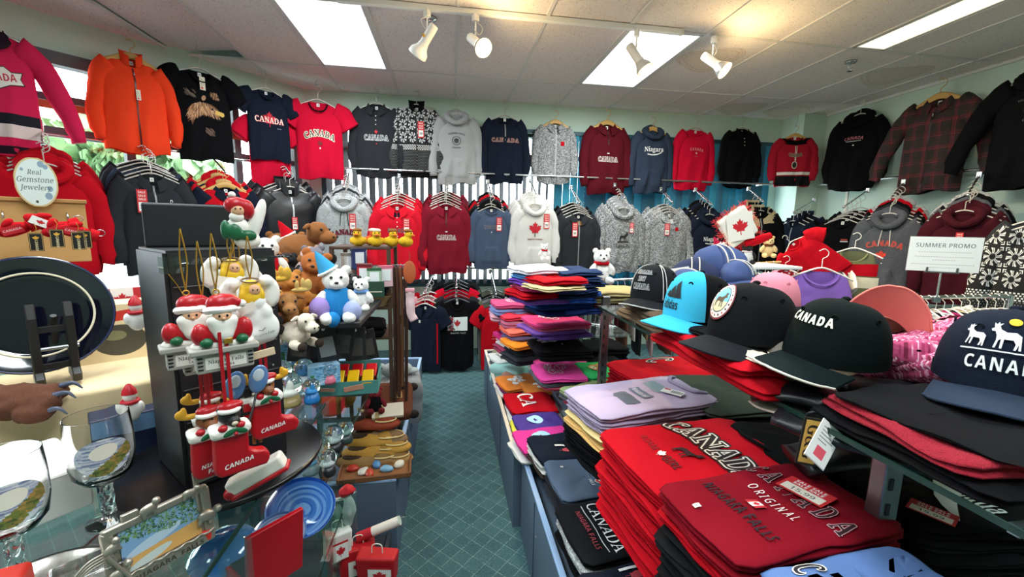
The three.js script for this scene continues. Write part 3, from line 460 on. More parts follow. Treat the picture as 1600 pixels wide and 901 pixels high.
// a slanted arm with garments one behind the other; the first of `list` is the front one; dir = unit vector out of the wall
function faceout(o) {
  const { p, ry, n, step = .062, drop = .03, front: f0, behind } = o, front = { ...f0, sx: (f0.sx ?? 1) * .86 }, dx = Math.sin(ry), dz = Math.cos(ry), s = front.s ?? 1;
  const top = V3(p).add(V(0, .145 * s, 0)), end = top.clone().add(V(dx * .03, -.014, dz * .03)), start = top.clone().add(V(-dx * (n * step + .06), drop * (n + 1), -dz * (n * step + .06)));
  const arm = thing('rack_arm', `slanted chrome display arm carrying the ${o.what}`, 'rack arm', [0, 0, 0]);
  part(arm, 'bar', between(start.toArray(), end.toArray(), .008), chrome); part(arm, 'bracket', rbox(.035, .05, .035, .005), chrome, start.toArray(), [0, ry, 0]); part(arm, 'end_stop', ball(.012), chrome, end.toArray());
  for (let i = 0; i < n; i++) {
    const b = i === 0 ? front : { ...front, print: undefined, prints: undefined, tag: undefined, strings: undefined, pocket: undefined, stripes: undefined, patches: undefined, ...(behind[(i - 1) % behind.length]) };
    const jit = (rnd() - .5) * .02, pos = [p[0] - dx * i * step + dz * jit, p[1] + drop * i, p[2] - dz * i * step - dx * jit];
    garment({ ...b, p: pos, ry: ry + (i ? (rnd() - .5) * .08 : front.turn ?? 0), seed: (o.seed ?? 0) + i & 3, sz: i ? .5 : .8, short: i ? `${ORD[i]} garment behind the ${o.what}` : o.what, label: i === 0 ? front.label : `${b.look} hanging ${ORD[i] ?? 'last'} behind the ${o.what}`, hang: front.hang, group: i ? `garments behind the ${o.what}` : undefined });
  }
}


// ---------- garments along the walls ----------
// rails the display arms sit on
for (const [name, label, a, b, r] of [
  ['display_rail', 'chrome rail along the blinded window carrying the upper display arms', [-1.2, 2.1, -4.8], [4.05, 2.1, -4.8], .012],
  ['display_rail', 'low chrome rail under the blinded window carrying the T-shirt arms', [-.6, 1.04, -4.78], [3.0, 1.02, -4.78], .012],
  ['display_rail', 'chrome rail along the green wall at shoulder height', [4.49, 2.09, -4.62], [4.49, 2.05, -1.6], .014],
  ['display_rail', 'chrome rail in front of the angled window', [-1.65, 2.09, -4.72], [-4.1, 2.09, -2.05], .012],
]) {
  const t = thing(name, label, 'rail', [0, 0, 0]); part(t, 'tube', between(a, b, r, 12), chrome); const n = V(0, 0, 0);
  for (const k of [.02, .34, .66, .98]) { n.copy(V3(a)).lerp(V3(b), k); const out = a[0] > 4 ? [n.x + .1, n.y, n.z] : name && a[2] > -4.75 && a[0] < -1 ? [n.x - .07, n.y, n.z - .065] : [n.x, n.y, n.z - .22]; part(t, 'bracket', between(n.toArray(), out, .008), chrome); }
}
const up = (o) => garment({ wireUp: CEIL - o.p[1] - .005, ...o });
// top row, angled window
up({ name: 'hockey_jersey', label: 'red and pink hockey jersey with CANADA on a cream leaf at the picture edge', short: 'pink CANADA hockey jersey', cat: 'jersey', kind: 'out', color: 0xd42352, p: [-2.885, 2.677, -3.286], ry: TH, sx: .72, s: 1.12, collar: 'polo', trim: 0x2a1c26, prints: [['hockey', -.16, .16, .22, .5]], stripes: [['black_stripe', 0x23232b, .66, .75], ['cream_stripe', 0xe0c9c6, .75, .86]], hang: 'clear' });
up({ name: 'fleece_jacket', label: 'bright orange zip fleece jacket on a wooden hanger', cat: 'jacket', kind: 'jacket', color: 0xf0411f, p: [-2.412, 2.721, -3.804], ry: TH - .12, s: .99, sx: .76, collar: 'stand', zip: 'full', zipColor: 0x5a1a12, hang: 'wood', tag: [.01, .33, 'whiteTag', .035] });
up({ name: 't_shirt', label: 'black T-shirt printed with two brown eagles', cat: 'T-shirt', kind: 'tee', color: 'black', p: [-2.108, 2.774, -4.137], ry: TH - .1, s: 1.08, sx: .82, print: ['eagle', -.17, .19, .2, .72], tag: [0, .07, 'whiteTag', .045] });
up({ name: 't_shirt', label: 'navy T-shirt with red and cream CANADA, in front of a red one', cat: 'T-shirt', kind: 'tee', color: 'navy', p: [-1.725, 2.752, -4.498], ry: TH - .15, s: .95, sx: .84, print: ['twoTone', -.17, .17, .3, .55], seed: 1 });
up({ name: 't_shirt', label: 'red sleeveless-looking CANADA T-shirt hanging below the navy one', cat: 'T-shirt', kind: 'tee', color: 'crimson', p: [-1.744, 2.503, -4.536], ry: TH - .15, s: 1.0, sx: .8, print: ['twoToneRed', -.16, .16, .12, .34], seed: 2 });
up({ name: 't_shirt', label: 'red T-shirt with black collar and arched black CANADA', cat: 'T-shirt', kind: 'tee', color: 'crimson', p: [-1.323, 2.733, -4.72], ry: .3, s: 1.12, sx: .86, trim: 'black', print: ['redTee', -.17, .17, .25, .62], seed: 3 });
// top row, blinded window
const row = [
  ['pullover', 'dark grey collared pullover with CANADA lettering', 588, 165, { color: 'charcoal', collar: 'polo', placket: 1, print: ['greyZip', -.15, .15, .34, .56], s: 1.1 }],
  ['knit_jacket', 'black and white patterned knit jacket with high collar', 651, 167, { color: 'nordic', kind: 'top', collar: 'stand', trim: 'black', zip: 'full', zipColor: 0x222222, s: 1.1, tag: [.05, .22] }],
  ['hoodie', 'light grey hoodie with a round dark crest', 713, 181, { color: 'grey', collar: 'hood', pocket: 1, print: ['crest', -.11, .11, .22, .5], s: 1.08 }],
  ['hoodie', 'navy hoodie with split tan CANADA lettering', 789, 184, { color: 'navy', collar: 'crew', pocket: 1, zip: 'quarter', print: ['navyZip', -.17, .17, .26, .44], s: 1.06 }],
  ['hoodie', 'speckled grey zip hoodie with pale lining on a wooden hanger', 868, 194, { color: 'marl', collar: 'polo', zip: 'full', zipColor: 0xbbbbbb, hang: 'wood', s: .98, patches: [[.05, .05, .09, .3, 'red', 'leaf_patch']] }],
  ['pullover', 'maroon quarter-zip pullover with outlined CANADA on a wooden hanger', 949, 196, { color: 'wine', collar: 'polo', zip: 'quarter', zipColor: 0x3a0d16, hang: 'wood', print: ['outline', -.15, .15, .4, .58], s: 1.16 }],
  ['hoodie', 'slate hoodie with white script lettering on a wooden hanger', 1020, 205, { color: 'slate', collar: 'hood', pocket: 1, hang: 'wood', print: ['niagara', -.15, .15, .22, .42], s: 1.06 }],
  ['sweatshirt', 'red sweatshirt with thin pale CANADA lettering', 1088, 203, { color: 'crimson', print: ['thin', -.16, .16, .26, .48], s: 1.05, rz: -.05 }],
  ['pullover', 'black pullover with a cream collar by the room corner', 1160, 203, { color: 'black', collar: 'polo', trim: undefined, placket: 1, s: 1.02 }],
];
{
  const at = [[-0.77, 2.773, -4.86], [-0.347, 2.784, -4.86], [0.081, 2.71, -4.84], [0.624, 2.725, -4.86], [1.211, 2.687, -4.86], [1.834, 2.706, -4.86], [2.393, 2.665, -4.84], [2.961, 2.713, -4.86], [3.574, 2.744, -4.86]];
  row.forEach(([name, label, , , o], i) => up({ name, label, cat: name.replace('_', ' '), sx: .86, seed: i % 4, ...o, p: at[i] }));
}
up({ name: 'hockey_sweatshirt', label: 'red and black hockey sweatshirt with white stripes beside the corner pillar', cat: 'sweatshirt', color: 0xa3182a, p: [4.086, 2.633, -4.6], ry: -.35, s: .84, collar: 'crew', trim: 'black', prints: [['hockeySmall', -.1, .1, .16, .72]], stripes: [['white_stripe', 0xe6ded6, .72, .78], ['black_band', 0x17171a, .8, .985]], patches: [[.4, .09, 0, .02, 'black', 'yoke']], hang: 'wood' });
up({ name: 'hoodie', label: 'black hoodie with small pink CANADA hung flat on the green wall', cat: 'hoodie', color: 'black', p: [4.45, 2.774, -4.149], ry: -1.25, s: 1.16, sx: .82, collar: 'hood', pocket: 1, print: ['smallPink', -.12, .12, .24, .42] });
up({ name: 'plaid_jacket', label: 'dark red and black plaid shirt jacket on the green wall', cat: 'jacket', kind: 'out', color: 'plaid', p: [4.43, 2.727, -3.377], ry: -1.4, s: 1.22, sx: .8, collar: 'polo', zip: 'full', zipColor: 0x2a1616, hang: 'wood', patches: [[.1, .11, .1, .22, 'plaid', 'chest_pocket'], [.1, .11, -.1, .22, 'plaid', 'chest_pocket']] });
up({ name: 'hoodie', label: 'black hoodie with spread sleeves cut by the picture edge', cat: 'hoodie', kind: 'out', color: 'black', p: [4.4, 2.707, -2.674], ry: -1.35, s: 1.22, sx: .8, collar: 'hood', pocket: 1, print: ['crest', -.1, .1, .15, .42] });

// second row: display arms, front garment first
const ARMS = [
  { what: 'red hoodie with white leaf', p: [-2.626, 1.836, -3.243], ry: TH - .15, n: 4, front: { name: 'hoodie', label: 'red hoodie with a white maple leaf behind the oval sign', cat: 'hoodie', color: 'red', collar: 'hood', s: 1.08, sx: .98, print: ['leafWhite', .06, .16, .33, .5] }, behind: [{ look: 'red hoodie' }, { look: 'deep red hoodie', color: 'deepRed' }] },
  { what: 'charcoal collared jacket', p: [-2.235, 1.835, -3.612], ry: TH - .1, n: 5, front: { name: 'sweat_jacket', label: 'charcoal collared jacket with a red sale tag above the black display board', cat: 'jacket', kind: 'jacket', color: 'charcoal', collar: 'polo', zip: 'quarter', s: 1.04, sx: .9, tag: [-.1, .14, 'tagSale', .075], print: ['vertical', .09, .14, .22, .45] }, behind: [{ look: 'dark grey jacket', color: 'coal' }, { look: 'slate jacket', color: 'slate' }, { look: 'charcoal jacket' }] },
  { what: 'navy and red jacket', p: [-1.907, 1.793, -3.986], ry: TH - .1, n: 4, front: { name: 'sweat_jacket', label: 'navy jacket with red shoulders on a wooden hanger', cat: 'jacket', kind: 'jacket', color: 'navy', collar: 'polo', zip: 'full', s: 1.02, hang: 'wood', tag: [.02, .2], patches: [[.15, .12, -.12, .03, 'red', 'shoulder_panel'], [.15, .12, .12, .03, 'red', 'shoulder_panel']], print: ['vertical', .1, .15, .18, .4] }, behind: [{ look: 'red hooded jacket', color: 'red', collar: 'hood' }, { look: 'navy jacket', color: 'navy' }] },
  { what: 'black windbreaker', p: [-1.545, 1.832, -4.427], ry: TH - .2, n: 5, front: { name: 'windbreaker', label: 'black windbreaker with pale piping and a red tag on its zip', cat: 'jacket', kind: 'jacket', color: mat(0x17181c, .45), collar: 'stand', zip: 'full', zipColor: 0xc9c9c9, s: 1.12, sx: 1.08, tag: [.0, .34, 'tagSale', .05] }, behind: [{ look: 'black windbreaker' }, { look: 'coal grey windbreaker', color: 'coal' }] },
  { what: 'grey CANADA hoodie', p: [-1.03, 1.734, -4.4], ry: .1, n: 5, front: { name: 'hoodie', label: 'pale speckled hoodie with arched dark CANADA above the plush toys', cat: 'hoodie', color: 'marlLight', trim: undefined, collar: 'hood', s: 1.02, zip: 'full', strings: 0x222222, print: ['collegeGrey', -.17, .17, .32, .6], tag: [.09, .18] }, behind: [{ look: 'speckled grey hoodie', color: 'marl' }, { look: 'charcoal hoodie', color: 'charcoal' }, { look: 'pale grey hoodie', color: 'marlLight' }] },
  { what: 'red henley', p: [-0.518, 1.697, -4.4], ry: .05, n: 5, front: { name: 'henley', label: 'long red henley with a navy collar and tonal lettering', cat: 'pullover', color: 0xd0172b, collar: 'polo', trim: undefined, placket: 1, s: 1.08, tag: [.1, .16], print: ['tone', -.13, .13, .26, .44], patches: [[.11, .06, 0, .01, 'navy', 'collar_facing']] }, behind: [{ look: 'red henley' }, { look: 'bright red henley', color: 'red' }] },
  { what: 'maroon CANADA pullover', p: [-0.038, 1.709, -4.4], ry: 0, n: 6, front: { name: 'pullover', label: 'maroon quarter-zip pullover with outlined CANADA in the second row', cat: 'pullover', color: 0x7a1526, collar: 'polo', zip: 'quarter', zipColor: 0x441018, s: 1.02, print: ['outline', -.14, .14, .36, .54] }, behind: [{ look: 'maroon pullover' }, { look: 'wine pullover', color: 'wine' }] },
  { what: 'slate blue hoodie', p: [0.431, 1.694, -4.4], ry: 0, n: 5, front: { name: 'hoodie', label: 'slate blue hoodie with tonal lettering and a kangaroo pocket', cat: 'hoodie', color: 0x46536a, collar: 'crew', pocket: 1, s: .92, print: ['tone', -.13, .13, .22, .42], tag: [.1, .14] }, behind: [{ look: 'black hoodie', color: 'black', collar: 'hood' }, { look: 'charcoal hoodie', color: 'charcoal', collar: 'hood' }, { look: 'red hoodie', color: 'red', collar: 'hood' }] },
  { what: 'white maple leaf hoodie', p: [0.897, 1.732, -4.38], ry: 0, n: 4, front: { name: 'hoodie', label: 'white hoodie with a large red maple leaf', cat: 'hoodie', color: 'white', collar: 'hood', pocket: 1, s: 1.0, print: ['bigLeaf', -.11, .11, .22, .54], tag: [.14, .12] }, behind: [{ look: 'white hoodie' }] },
  { what: 'charcoal field jacket', p: [1.371, 1.649, -4.38], ry: -.05, n: 5, front: { name: 'field_jacket', label: 'charcoal jacket with a tan patterned lining at the neck', cat: 'jacket', color: 'charcoal', kind: 'top', collar: 'polo', zip: 'full', s: .98, tag: [-.06, .12], patches: [[.09, .07, 0, .02, 0x8a6a45, 'lining']] }, behind: [{ look: 'charcoal jacket' }, { look: 'black jacket', color: 'black' }] },
  { what: 'moose hoodie', p: [1.867, 1.714, -4.36], ry: -.05, n: 4, front: { name: 'hoodie', label: 'speckled grey hoodie with a black moose and Canada lettering', cat: 'hoodie', color: 'marl', collar: 'hood', pocket: 1, s: 1.0, print: ['moose', -.12, .12, .32, .62], tag: [.1, .2, 'tagSale', .05] }, behind: [{ look: 'speckled grey hoodie' }] },
  { what: 'white-collared speckled hoodie', p: [2.411, 1.685, -4.34], ry: -.1, n: 4, front: { name: 'hoodie', label: 'speckled grey hoodie with a white lined collar and red leaf patch', cat: 'hoodie', color: 'marl', collar: 'polo', trim: undefined, zip: 'full', s: .98, sx: 1.1, tag: [-.04, .16, 'tagSale', .06], patches: [[.04, .04, .08, .22, 'red', 'leaf_patch'], [.1, .07, 0, .01, 'white', 'lining']] }, behind: [{ look: 'speckled grey hoodie' }, { look: 'pale grey hoodie', color: 'marlLight' }] },
  { what: 'navy script hoodie', p: [2.855, 1.666, -4.3], ry: -.1, n: 5, front: { name: 'hoodie', label: 'navy hoodie with white script lettering behind the flag mitten', cat: 'hoodie', color: 'navy', collar: 'hood', pocket: 1, s: .98, print: ['niagara', -.1, .14, .3, .48] }, behind: [{ look: 'navy hoodie' }, { look: 'black hoodie', color: 'black' }] },
  { what: 'black and beige jacket', p: [3.44, 1.72, -4.25], ry: -.2, n: 4, front: { name: 'fleece_jacket', label: 'black fleece jacket with beige chest panels near the corner pillar', cat: 'jacket', kind: 'jacket', color: 'black', collar: 'stand', zip: 'full', s: .95, patches: [[.16, .14, -.1, .03, 0xb3a27c, 'beige_panel'], [.14, .1, .1, .03, 0xb3a27c, 'beige_panel']] }, behind: [{ look: 'beige fleece jacket', color: 0xb3a27c }, { look: 'black fleece jacket' }] },
  // green wall
  { what: 'navy zip top', p: [4.02, 1.62, -4.411], ry: -1.2, n: 4, step: .09, front: { name: 'zip_top', label: 'navy zip top nearest the corner pillar on the green wall', cat: 'top', color: 'navy', collar: 'stand', zip: 'full', s: .92 }, behind: [{ look: 'navy zip top' }, { look: 'black zip top', color: 'black' }] },
  { what: 'black jacket with red badge', p: [4, 1.633, -3.76], ry: -1.2, n: 5, step: .08, front: { name: 'sweat_jacket', label: 'black jacket with a small red and white chest badge', cat: 'jacket', color: 'black', collar: 'crew', s: 1.05, print: ['badge', .02, .1, .25, .32] }, behind: [{ look: 'black jacket' }] },
  { what: 'charcoal CANADA hoodie', p: [3.85, 1.661, -3.197], ry: -1.02, n: 5, step: .09, front: { name: 'hoodie', label: 'charcoal hoodie with red CANADA, red leaf and white drawstrings', cat: 'hoodie', color: 'heather', collar: 'hood', pocket: 1, strings: 0xe9e2d2, s: 1.1, sx: .88, print: ['redLeafGrey', -.15, .15, .22, .56] }, behind: [{ look: 'charcoal hoodie', color: 'charcoal' }, { look: 'black hoodie', color: 'black' }, { look: 'red hoodie', color: 'red' }, { look: 'light grey hoodie', color: 'grey' }] },
  { what: 'maroon hoodie beside the sign', p: [3.8, 1.665, -2.604], ry: -1.05, n: 5, step: .09, front: { name: 'hoodie', label: 'dark maroon hoodie behind the paper sign', cat: 'hoodie', color: 0x3d0f1b, collar: 'hood', s: 1.02, sx: .9, print: ['outline', -.14, .1, .3, .4], tag: [0, .2, 'tagSale', .05] }, behind: [{ look: 'maroon hoodie' }, { look: 'grey hoodie', color: 'heather' }, { look: 'black hoodie', color: 'black' }, { look: 'light grey hoodie', color: 'marlLight' }] },
  { what: 'patterned knit cut by the picture edge', p: [3.3, 1.575, -1.84], ry: -1.1, n: 2, step: .09, front: { name: 'knit_sweater', label: 'black and white patterned knit sweater cut by the picture edge', cat: 'sweater', kind: 'jacket', color: 'nordic', collar: 'stand', trim: 'black', s: 1.05, sx: .9 }, behind: [{ look: 'charcoal knit', color: 'charcoal' }] },
  // low row under the window
  { what: 'navy and red polo', p: [-0.246, 0.704, -4.2], ry: -.25, n: 4, front: { name: 'polo_shirt', label: 'navy polo shirt with red side piping beside the leather straps', cat: 'shirt', kind: 'tee', color: 'navy', collar: 'polo', s: 1.0, sx: .8, patches: [[.02, .42, .19, .25, 'red', 'piping'], [.03, .03, -.07, .2, 'white', 'crest']] }, behind: [{ look: 'red shirt', color: 'red' }, { look: 'pink shirt', color: 0xd9a0a4 }, { look: 'dark red shirt', color: 'deepRed' }], hang: 'dark' },
  { what: 'black flag T-shirt', p: [0.068, 0.754, -4.2], ry: 0, n: 6, front: { name: 't_shirt', label: 'black T-shirt with a flag print at the end of the aisle', cat: 'T-shirt', kind: 'tee', color: 'black', s: 1.05, sx: .82, print: ['flagTee', -.14, .16, .2, .48], hang: 'dark' }, behind: [{ look: 'charcoal T-shirt', color: 'charcoal' }, { look: 'red T-shirt', color: 'red' }, { look: 'red T-shirt with black back', color: 'crimson' }, { look: 'black T-shirt', color: 'black' }] },
  { what: 'red T-shirt', p: [0.469, 0.697, -4.2], ry: .05, n: 5, front: { name: 't_shirt', label: 'plain red T-shirt with a white size label at the end of the aisle', cat: 'T-shirt', kind: 'tee', color: 'red', s: .98, sx: .82, print: ['redPlain', -.08, .12, .4, .55], tag: [.02, .1, 'whiteTag', .03], hang: 'dark' }, behind: [{ look: 'olive T-shirt', color: 0x5a604e }, { look: 'grey T-shirt', color: 0x8b8d90 }, { look: 'black T-shirt', color: 'black' }] },
];
ARMS.forEach((a, i) => faceout({ seed: i, ...a }));


// ---------- folded clothes ----------
const foldGeos = {};
const foldTop = (w, d, t, s) => (x, z) => t + .006 * noise(x * 14 + s * 9, z * 14, s) + .002 * noise(x * 45, z * 45 + s, 3) - .006 * smooth(Math.max(Math.abs(x) / (w / 2), Math.abs(z) / (d / 2)), .82, 1) - .02 * t * Math.abs(x / w);
// rounded slab of folded layers, base at y = 0
function foldedGeo(w, d, t, s) {
  const key = [w, d, t, s].map((v) => v.toFixed(3)).join(); if (foldGeos[key]) return foldGeos[key];
  const top = foldTop(w, d, t, s), r = Math.min(.03, w * .16), rows = [[1e3, 1], [.1, 1], [.05, 1], [.02, 1], [.008, .97], [.002, .88], [0, .76], [.004, .64], [.011, .54], [.004, .44], [0, .3], [.003, .12], [.012, 0]];
  const rim = (u, inset) => { const hw = w / 2 - Math.min(inset, w * .49), hd = d / 2 - Math.min(inset, d * .49), a = u * 2 * PI, n = 16, c = Math.cos(a), q = Math.sin(a), k = Math.pow(Math.abs(c) ** n + Math.abs(q) ** n, -1 / n); return [c * k * hw, q * k * hd]; };
  const g = grid(44, rows.length - 1, (u, v) => { const [inset, h] = rows[Math.round(v * (rows.length - 1))]; let [x, z] = rim(u, inset === 1e3 ? Math.min(w, d) * .49 : inset === .1 ? Math.min(w, d) * .25 : inset); const e = .007 * noise(u * 9 + s, h * 3, s * 5); x += x > 0 ? e : -e; z += z > 0 ? e : -e; const y = h === 1 ? top(x, z) : h * top(x, z) + .0015 * Math.sin(u * 40 + s); return [x, Math.max(0, y), z, x, z]; }, true);
  return foldGeos[key] = g;
}
// o: name, label, q (c w d r of the top outline), t thickness, color, print [cell, x0, x1, z0, z1 as shares], collar, extra [..]
function folded(o) {
  const { c, w, d, r } = o.q, t = o.t ?? .03, s = o.seed ?? (rnd() * 5 | 0);
  const g = thing(o.name ?? 'folded_shirt', o.label, o.cat ?? 'folded shirt', [c[0], o.y ?? c[1] - t, c[2]], r, o.group); if (o.tilt) { g.rotation.x = o.tilt[0]; g.rotation.z = o.tilt[1]; }
  const top = foldTop(w, d, t, s); part(g, 'body', foldedGeo(w, d, t, s), fabric(o.color));
  const lie = (x0, x1, z0, z1, off, q, n = 8) => grid(n, n, (u, v) => { const x = lerp(x0, x1, u) * w, z = lerp(z0, z1, v) * d; return [x, top(x, z) + off, z, ...(q ? cellUV(q, u, 1 - v) : [x, z])]; });
  for (const [q, x0, x1, z0, z1] of o.prints ?? (o.print ? [o.print] : [])) part(g, 'print', lie(x0, x1, z0, z1, .003, G[q], 12), printed);
  if (o.collar !== undefined) part(g, 'collar', sweep(Array.from({ length: 13 }, (_, i) => { const a = (i / 12 - .5) * 3.4, x = Math.sin(a) * .078, z = -d / 2 + .012 + Math.max(0, Math.cos(a)) * .062; return [x, top(x, z) + .004, z]; }), [.008, .004], 30, 6, V(0, 1, 0)), fabric(o.collar));
  if (o.sticker) { const [q, x, z, a = 0, sw = .05, sh = .05] = o.sticker, m = part(g, 'price_label', T(flat(sw, sh, G[q]), [0, 0, 0], [-PI / 2, 0, a]), printed); m.position.set(x * w, top(x * w, z * d) + .008, z * d); }
  if (o.dot) part(g, 'size_dot', lie(o.dot[0] - .02, o.dot[0] + .02, o.dot[1] - .02, o.dot[1] + .02, .003, G.label, 2), printed);
  return g;
}
// several folded pieces, topmost first: [look, color, thickness, extra]
function stack(what, q, items, o = {}) {
  if (o.name) q = q.c[1] > 1.25 ? { ...q, w: clamp(q.w, .14, .21), d: clamp(q.d, .16, .22) } : { ...q, w: clamp(q.w, .2, .28), d: clamp(q.d, .22, .34) };
  let y = q.c[1]; const total = items.reduce((a, i) => a + i[2], 0); y -= total; const base = y; y += total;
  items.forEach(([look, color, t, x = {}], i) => {
    y -= t; const loose = o.name ? 4 : 1, j = (rnd() - .5) * .012 * loose, k = (rnd() - .5) * .012 * loose;
    folded({ name: o.name, cat: o.cat, ...x, q: { c: [q.c[0] + (i ? j : 0), 0, q.c[2] + (i ? k : 0)], w: q.w * (i ? .98 + rnd() * .03 : 1), d: q.d * (i ? .98 + rnd() * .03 : 1), r: q.r + (i ? (rnd() - .5) * .05 * loose : 0) }, y, t: t * .985, color, label: i ? `${look}, ${ORD[i] ?? 'lower'} down under the ${what}` : x.label ?? `${look} on top of its stack`, group: i ? `stack under the ${what}` : undefined, seed: i % 5 });
  });
  return base;
}
const rep = (n, a) => Array.from({ length: n }, () => a);

G.lilac = cell(256, 180, (c, w, h) => { c.fillStyle = 'rgba(150,175,180,.75)'; c.fillRect(30, 20, 130, 34); c.fillStyle = 'rgba(110,125,150,.8)'; c.fillRect(60, 76, 130, 28); c.fillStyle = 'rgba(96,104,116,.85)'; c.fillRect(96, 122, 130, 36); words(c, 'NIAGARA FALLS', 124, 90, 16, '#d8d0e0'); words(c, '· · · ·', 50, 150, 18, '#b9a'); });
G.redCanada = cell(400, 300, (c, w, h) => { words(c, 'CANADA', w / 2, h * .3, 92, '#201012', { stroke: '#f1e7da', lw: 9, arch: 34, font: 'serif', second: '#20090c' }); words(c, 'ROAM', w * .3, h * .8, 30, '#7a0b18', { weight: '' }); leaf(c, w * .46, h * .8, 16, '#f1e7da'); words(c, 'GIRL', w * .6, h * .8, 34, '#4a0a12'); moose(c, w * .5, h * .6, .8, '#301016'); });
G.maroonCanada = cell(440, 300, (c, w, h) => { words(c, 'CANADA', w / 2, h * .24, 72, '#2c0a14', { stroke: '#d9a9ac', lw: 4, font: 'serif', space: 1.45, arch: 10 }); words(c, 'ORIGINAL', w / 2, h * .47, 34, '#efdfe0', { space: 1.5, weight: '' }); c.fillStyle = '#e9dcdc'; c.fillRect(w * .44, h * .56, 52, 30); c.fillStyle = '#c0202c'; c.fillRect(w * .44, h * .56, 13, 30); c.fillRect(w * .44 + 39, h * .56, 13, 30); leaf(c, w * .44 + 26, h * .56 + 15, 11, '#c0202c'); words(c, 'NIAGARA FALLS', w / 2, h * .76, 40, '#1d1420', { space: 1.15 }); });
G.saleSign = cell(200, 150, (c, w, h) => { c.fillStyle = '#d7282f'; c.fillRect(0, 0, w, h); for (const y of [22, 50]) words(c, 'SALE SALE', w / 2, y, 28, '#fff'); c.fillStyle = '#fbf4e4'; c.fillRect(14, 70, w - 28, 66); words(c, '15.99', w / 2, 104, 44, '#222', { weight: '' }); });
G.slateFalls = cell(140, 120, (c, w, h) => { words(c, 'NIAGARA', w / 2, h * .2, 24, '#e6e8ea'); c.fillStyle = '#c23b3b'; c.beginPath(); c.moveTo(40, 44); c.lineTo(100, 44); c.lineTo(92, 80); c.lineTo(70, 92); c.lineTo(48, 80); c.fill(); c.strokeStyle = '#e6e8ea'; c.lineWidth = 4; c.stroke(); leaf(c, 70, 66, 14, '#fff'); words(c, 'FALLS', w / 2, h * .9, 24, '#e6e8ea'); });
G.charcoalCanada = cell(300, 170, (c, w, h) => { words(c, 'CANADA', w / 2, h * .4, 70, '#eef0f0', { font: 'serif', weight: '' }); c.fillStyle = '#cfd2d2'; c.fillRect(10, h * .66, w - 20, 4); words(c, 'NIAGARA FALLS', w / 2, h * .84, 30, '#9c3a44'); c.fillStyle = '#eee'; c.fillRect(130, 4, 44, 26); c.fillStyle = '#b22'; c.fillRect(130, 4, 12, 26); c.fillRect(162, 4, 12, 26); });
G.navyMark = cell(140, 90, (c, w, h) => { c.fillStyle = '#e7e7e7'; c.fillRect(20, 10, 22, 60); leaf(c, 86, 40, 30, '#b9404a'); });
G.bigC = cell(120, 120, (c, w, h) => words(c, 'C', w / 2, h / 2, 110, '#15151c', { stroke: '#efe9e0', lw: 8, font: 'serif' }));
G.whiteMark = cell(300, 140, (c, w, h) => { c.fillStyle = '#f2f2f0'; c.beginPath(); c.moveTo(6, 50); c.quadraticCurveTo(80, 10, 150, 44); c.lineTo(210, 90); c.lineTo(292, 130); c.lineTo(190, 110); c.lineTo(110, 70); c.fill(); words(c, 'Canada', 190, 60, 40, '#f2f2f0', { font: 'serif' }); });
G.flower = cell(140, 140, (c, w, h) => { const q = RNG(5); c.strokeStyle = '#f4d3e6'; c.lineWidth = 5; for (let i = 0; i < 14; i++) { c.beginPath(); c.arc(20 + q() * 100, 20 + q() * 100, 8 + q() * 18, q() * 6, q() * 6 + 4); c.stroke(); } });
G.bear = cell(160, 120, (c, w, h) => { c.fillStyle = '#c98d4a'; for (const [x, y, r] of [[80, 66, 40], [48, 34, 14], [112, 34, 14]]) { c.beginPath(); c.arc(x, y, r, 0, 7); c.fill(); } c.fillStyle = '#f0d9b0'; c.beginPath(); c.arc(80, 78, 20, 0, 7); c.fill(); c.fillStyle = '#222'; for (const x of [66, 94]) { c.beginPath(); c.arc(x, 56, 5, 0, 7); c.fill(); } c.fillRect(74, 68, 12, 8); });
G.vine = cell(240, 120, (c, w, h) => { const q = RNG(6); for (let i = 0; i < 46; i++) { c.strokeStyle = ['#d9b64a', '#c4703a', '#e8d890'][q() * 3 | 0]; c.lineWidth = 4; c.beginPath(); const x = q() * w, y = q() * h; c.moveTo(x, y); c.lineTo(x + q() * 50 - 25, y + q() * 40 - 20); c.stroke(); } });
G.butterfly = cell(120, 90, (c, w, h) => { c.fillStyle = '#a9d3e6'; for (const [x, y, a] of [[44, 34, -.6], [76, 34, .6], [50, 60, .4], [70, 60, -.4]]) { c.beginPath(); c.ellipse(x, y, 24, 12, a, 0, 7); c.fill(); } });
G.ca = cell(120, 90, (c, w, h) => words(c, 'CA', w / 2, h / 2, 74, '#f6ece8', { font: 'serif' }));
G.owl = cell(140, 110, (c, w, h) => { c.fillStyle = '#e9e6e0'; for (const [x, y, r] of [[40, 40, 22], [82, 36, 20], [62, 78, 22], [108, 74, 16]]) { c.beginPath(); c.arc(x, y, r, 0, 7); c.fill(); } c.fillStyle = '#222'; for (const [x, y] of [[36, 38], [46, 38], [78, 34], [88, 34], [58, 74], [68, 74]]) c.fillRect(x, y, 5, 7); });
G.goldTag = cell(70, 170, (c, w, h) => { c.fillStyle = '#d2a54c'; c.fillRect(0, 0, w, h); c.strokeStyle = '#1a1510'; c.lineWidth = 6; c.strokeRect(3, 3, w - 6, h - 6); c.save(); c.translate(w / 2, h / 2); c.rotate(PI / 2); words(c, 'G&G', 0, 0, 56, '#1a1510', { font: 'serif' }); c.restore(); });
G.priceTag = cell(100, 170, (c, w, h) => { c.fillStyle = '#f6f2ee'; c.fillRect(0, 0, w, h); c.fillStyle = '#8a8480'; for (let i = 0; i < 5; i++) c.fillRect(14, 22 + i * 15, 70 - (i * 23) % 34, 4); c.fillStyle = '#f0596a'; c.fillRect(26, 104, 48, 44); });
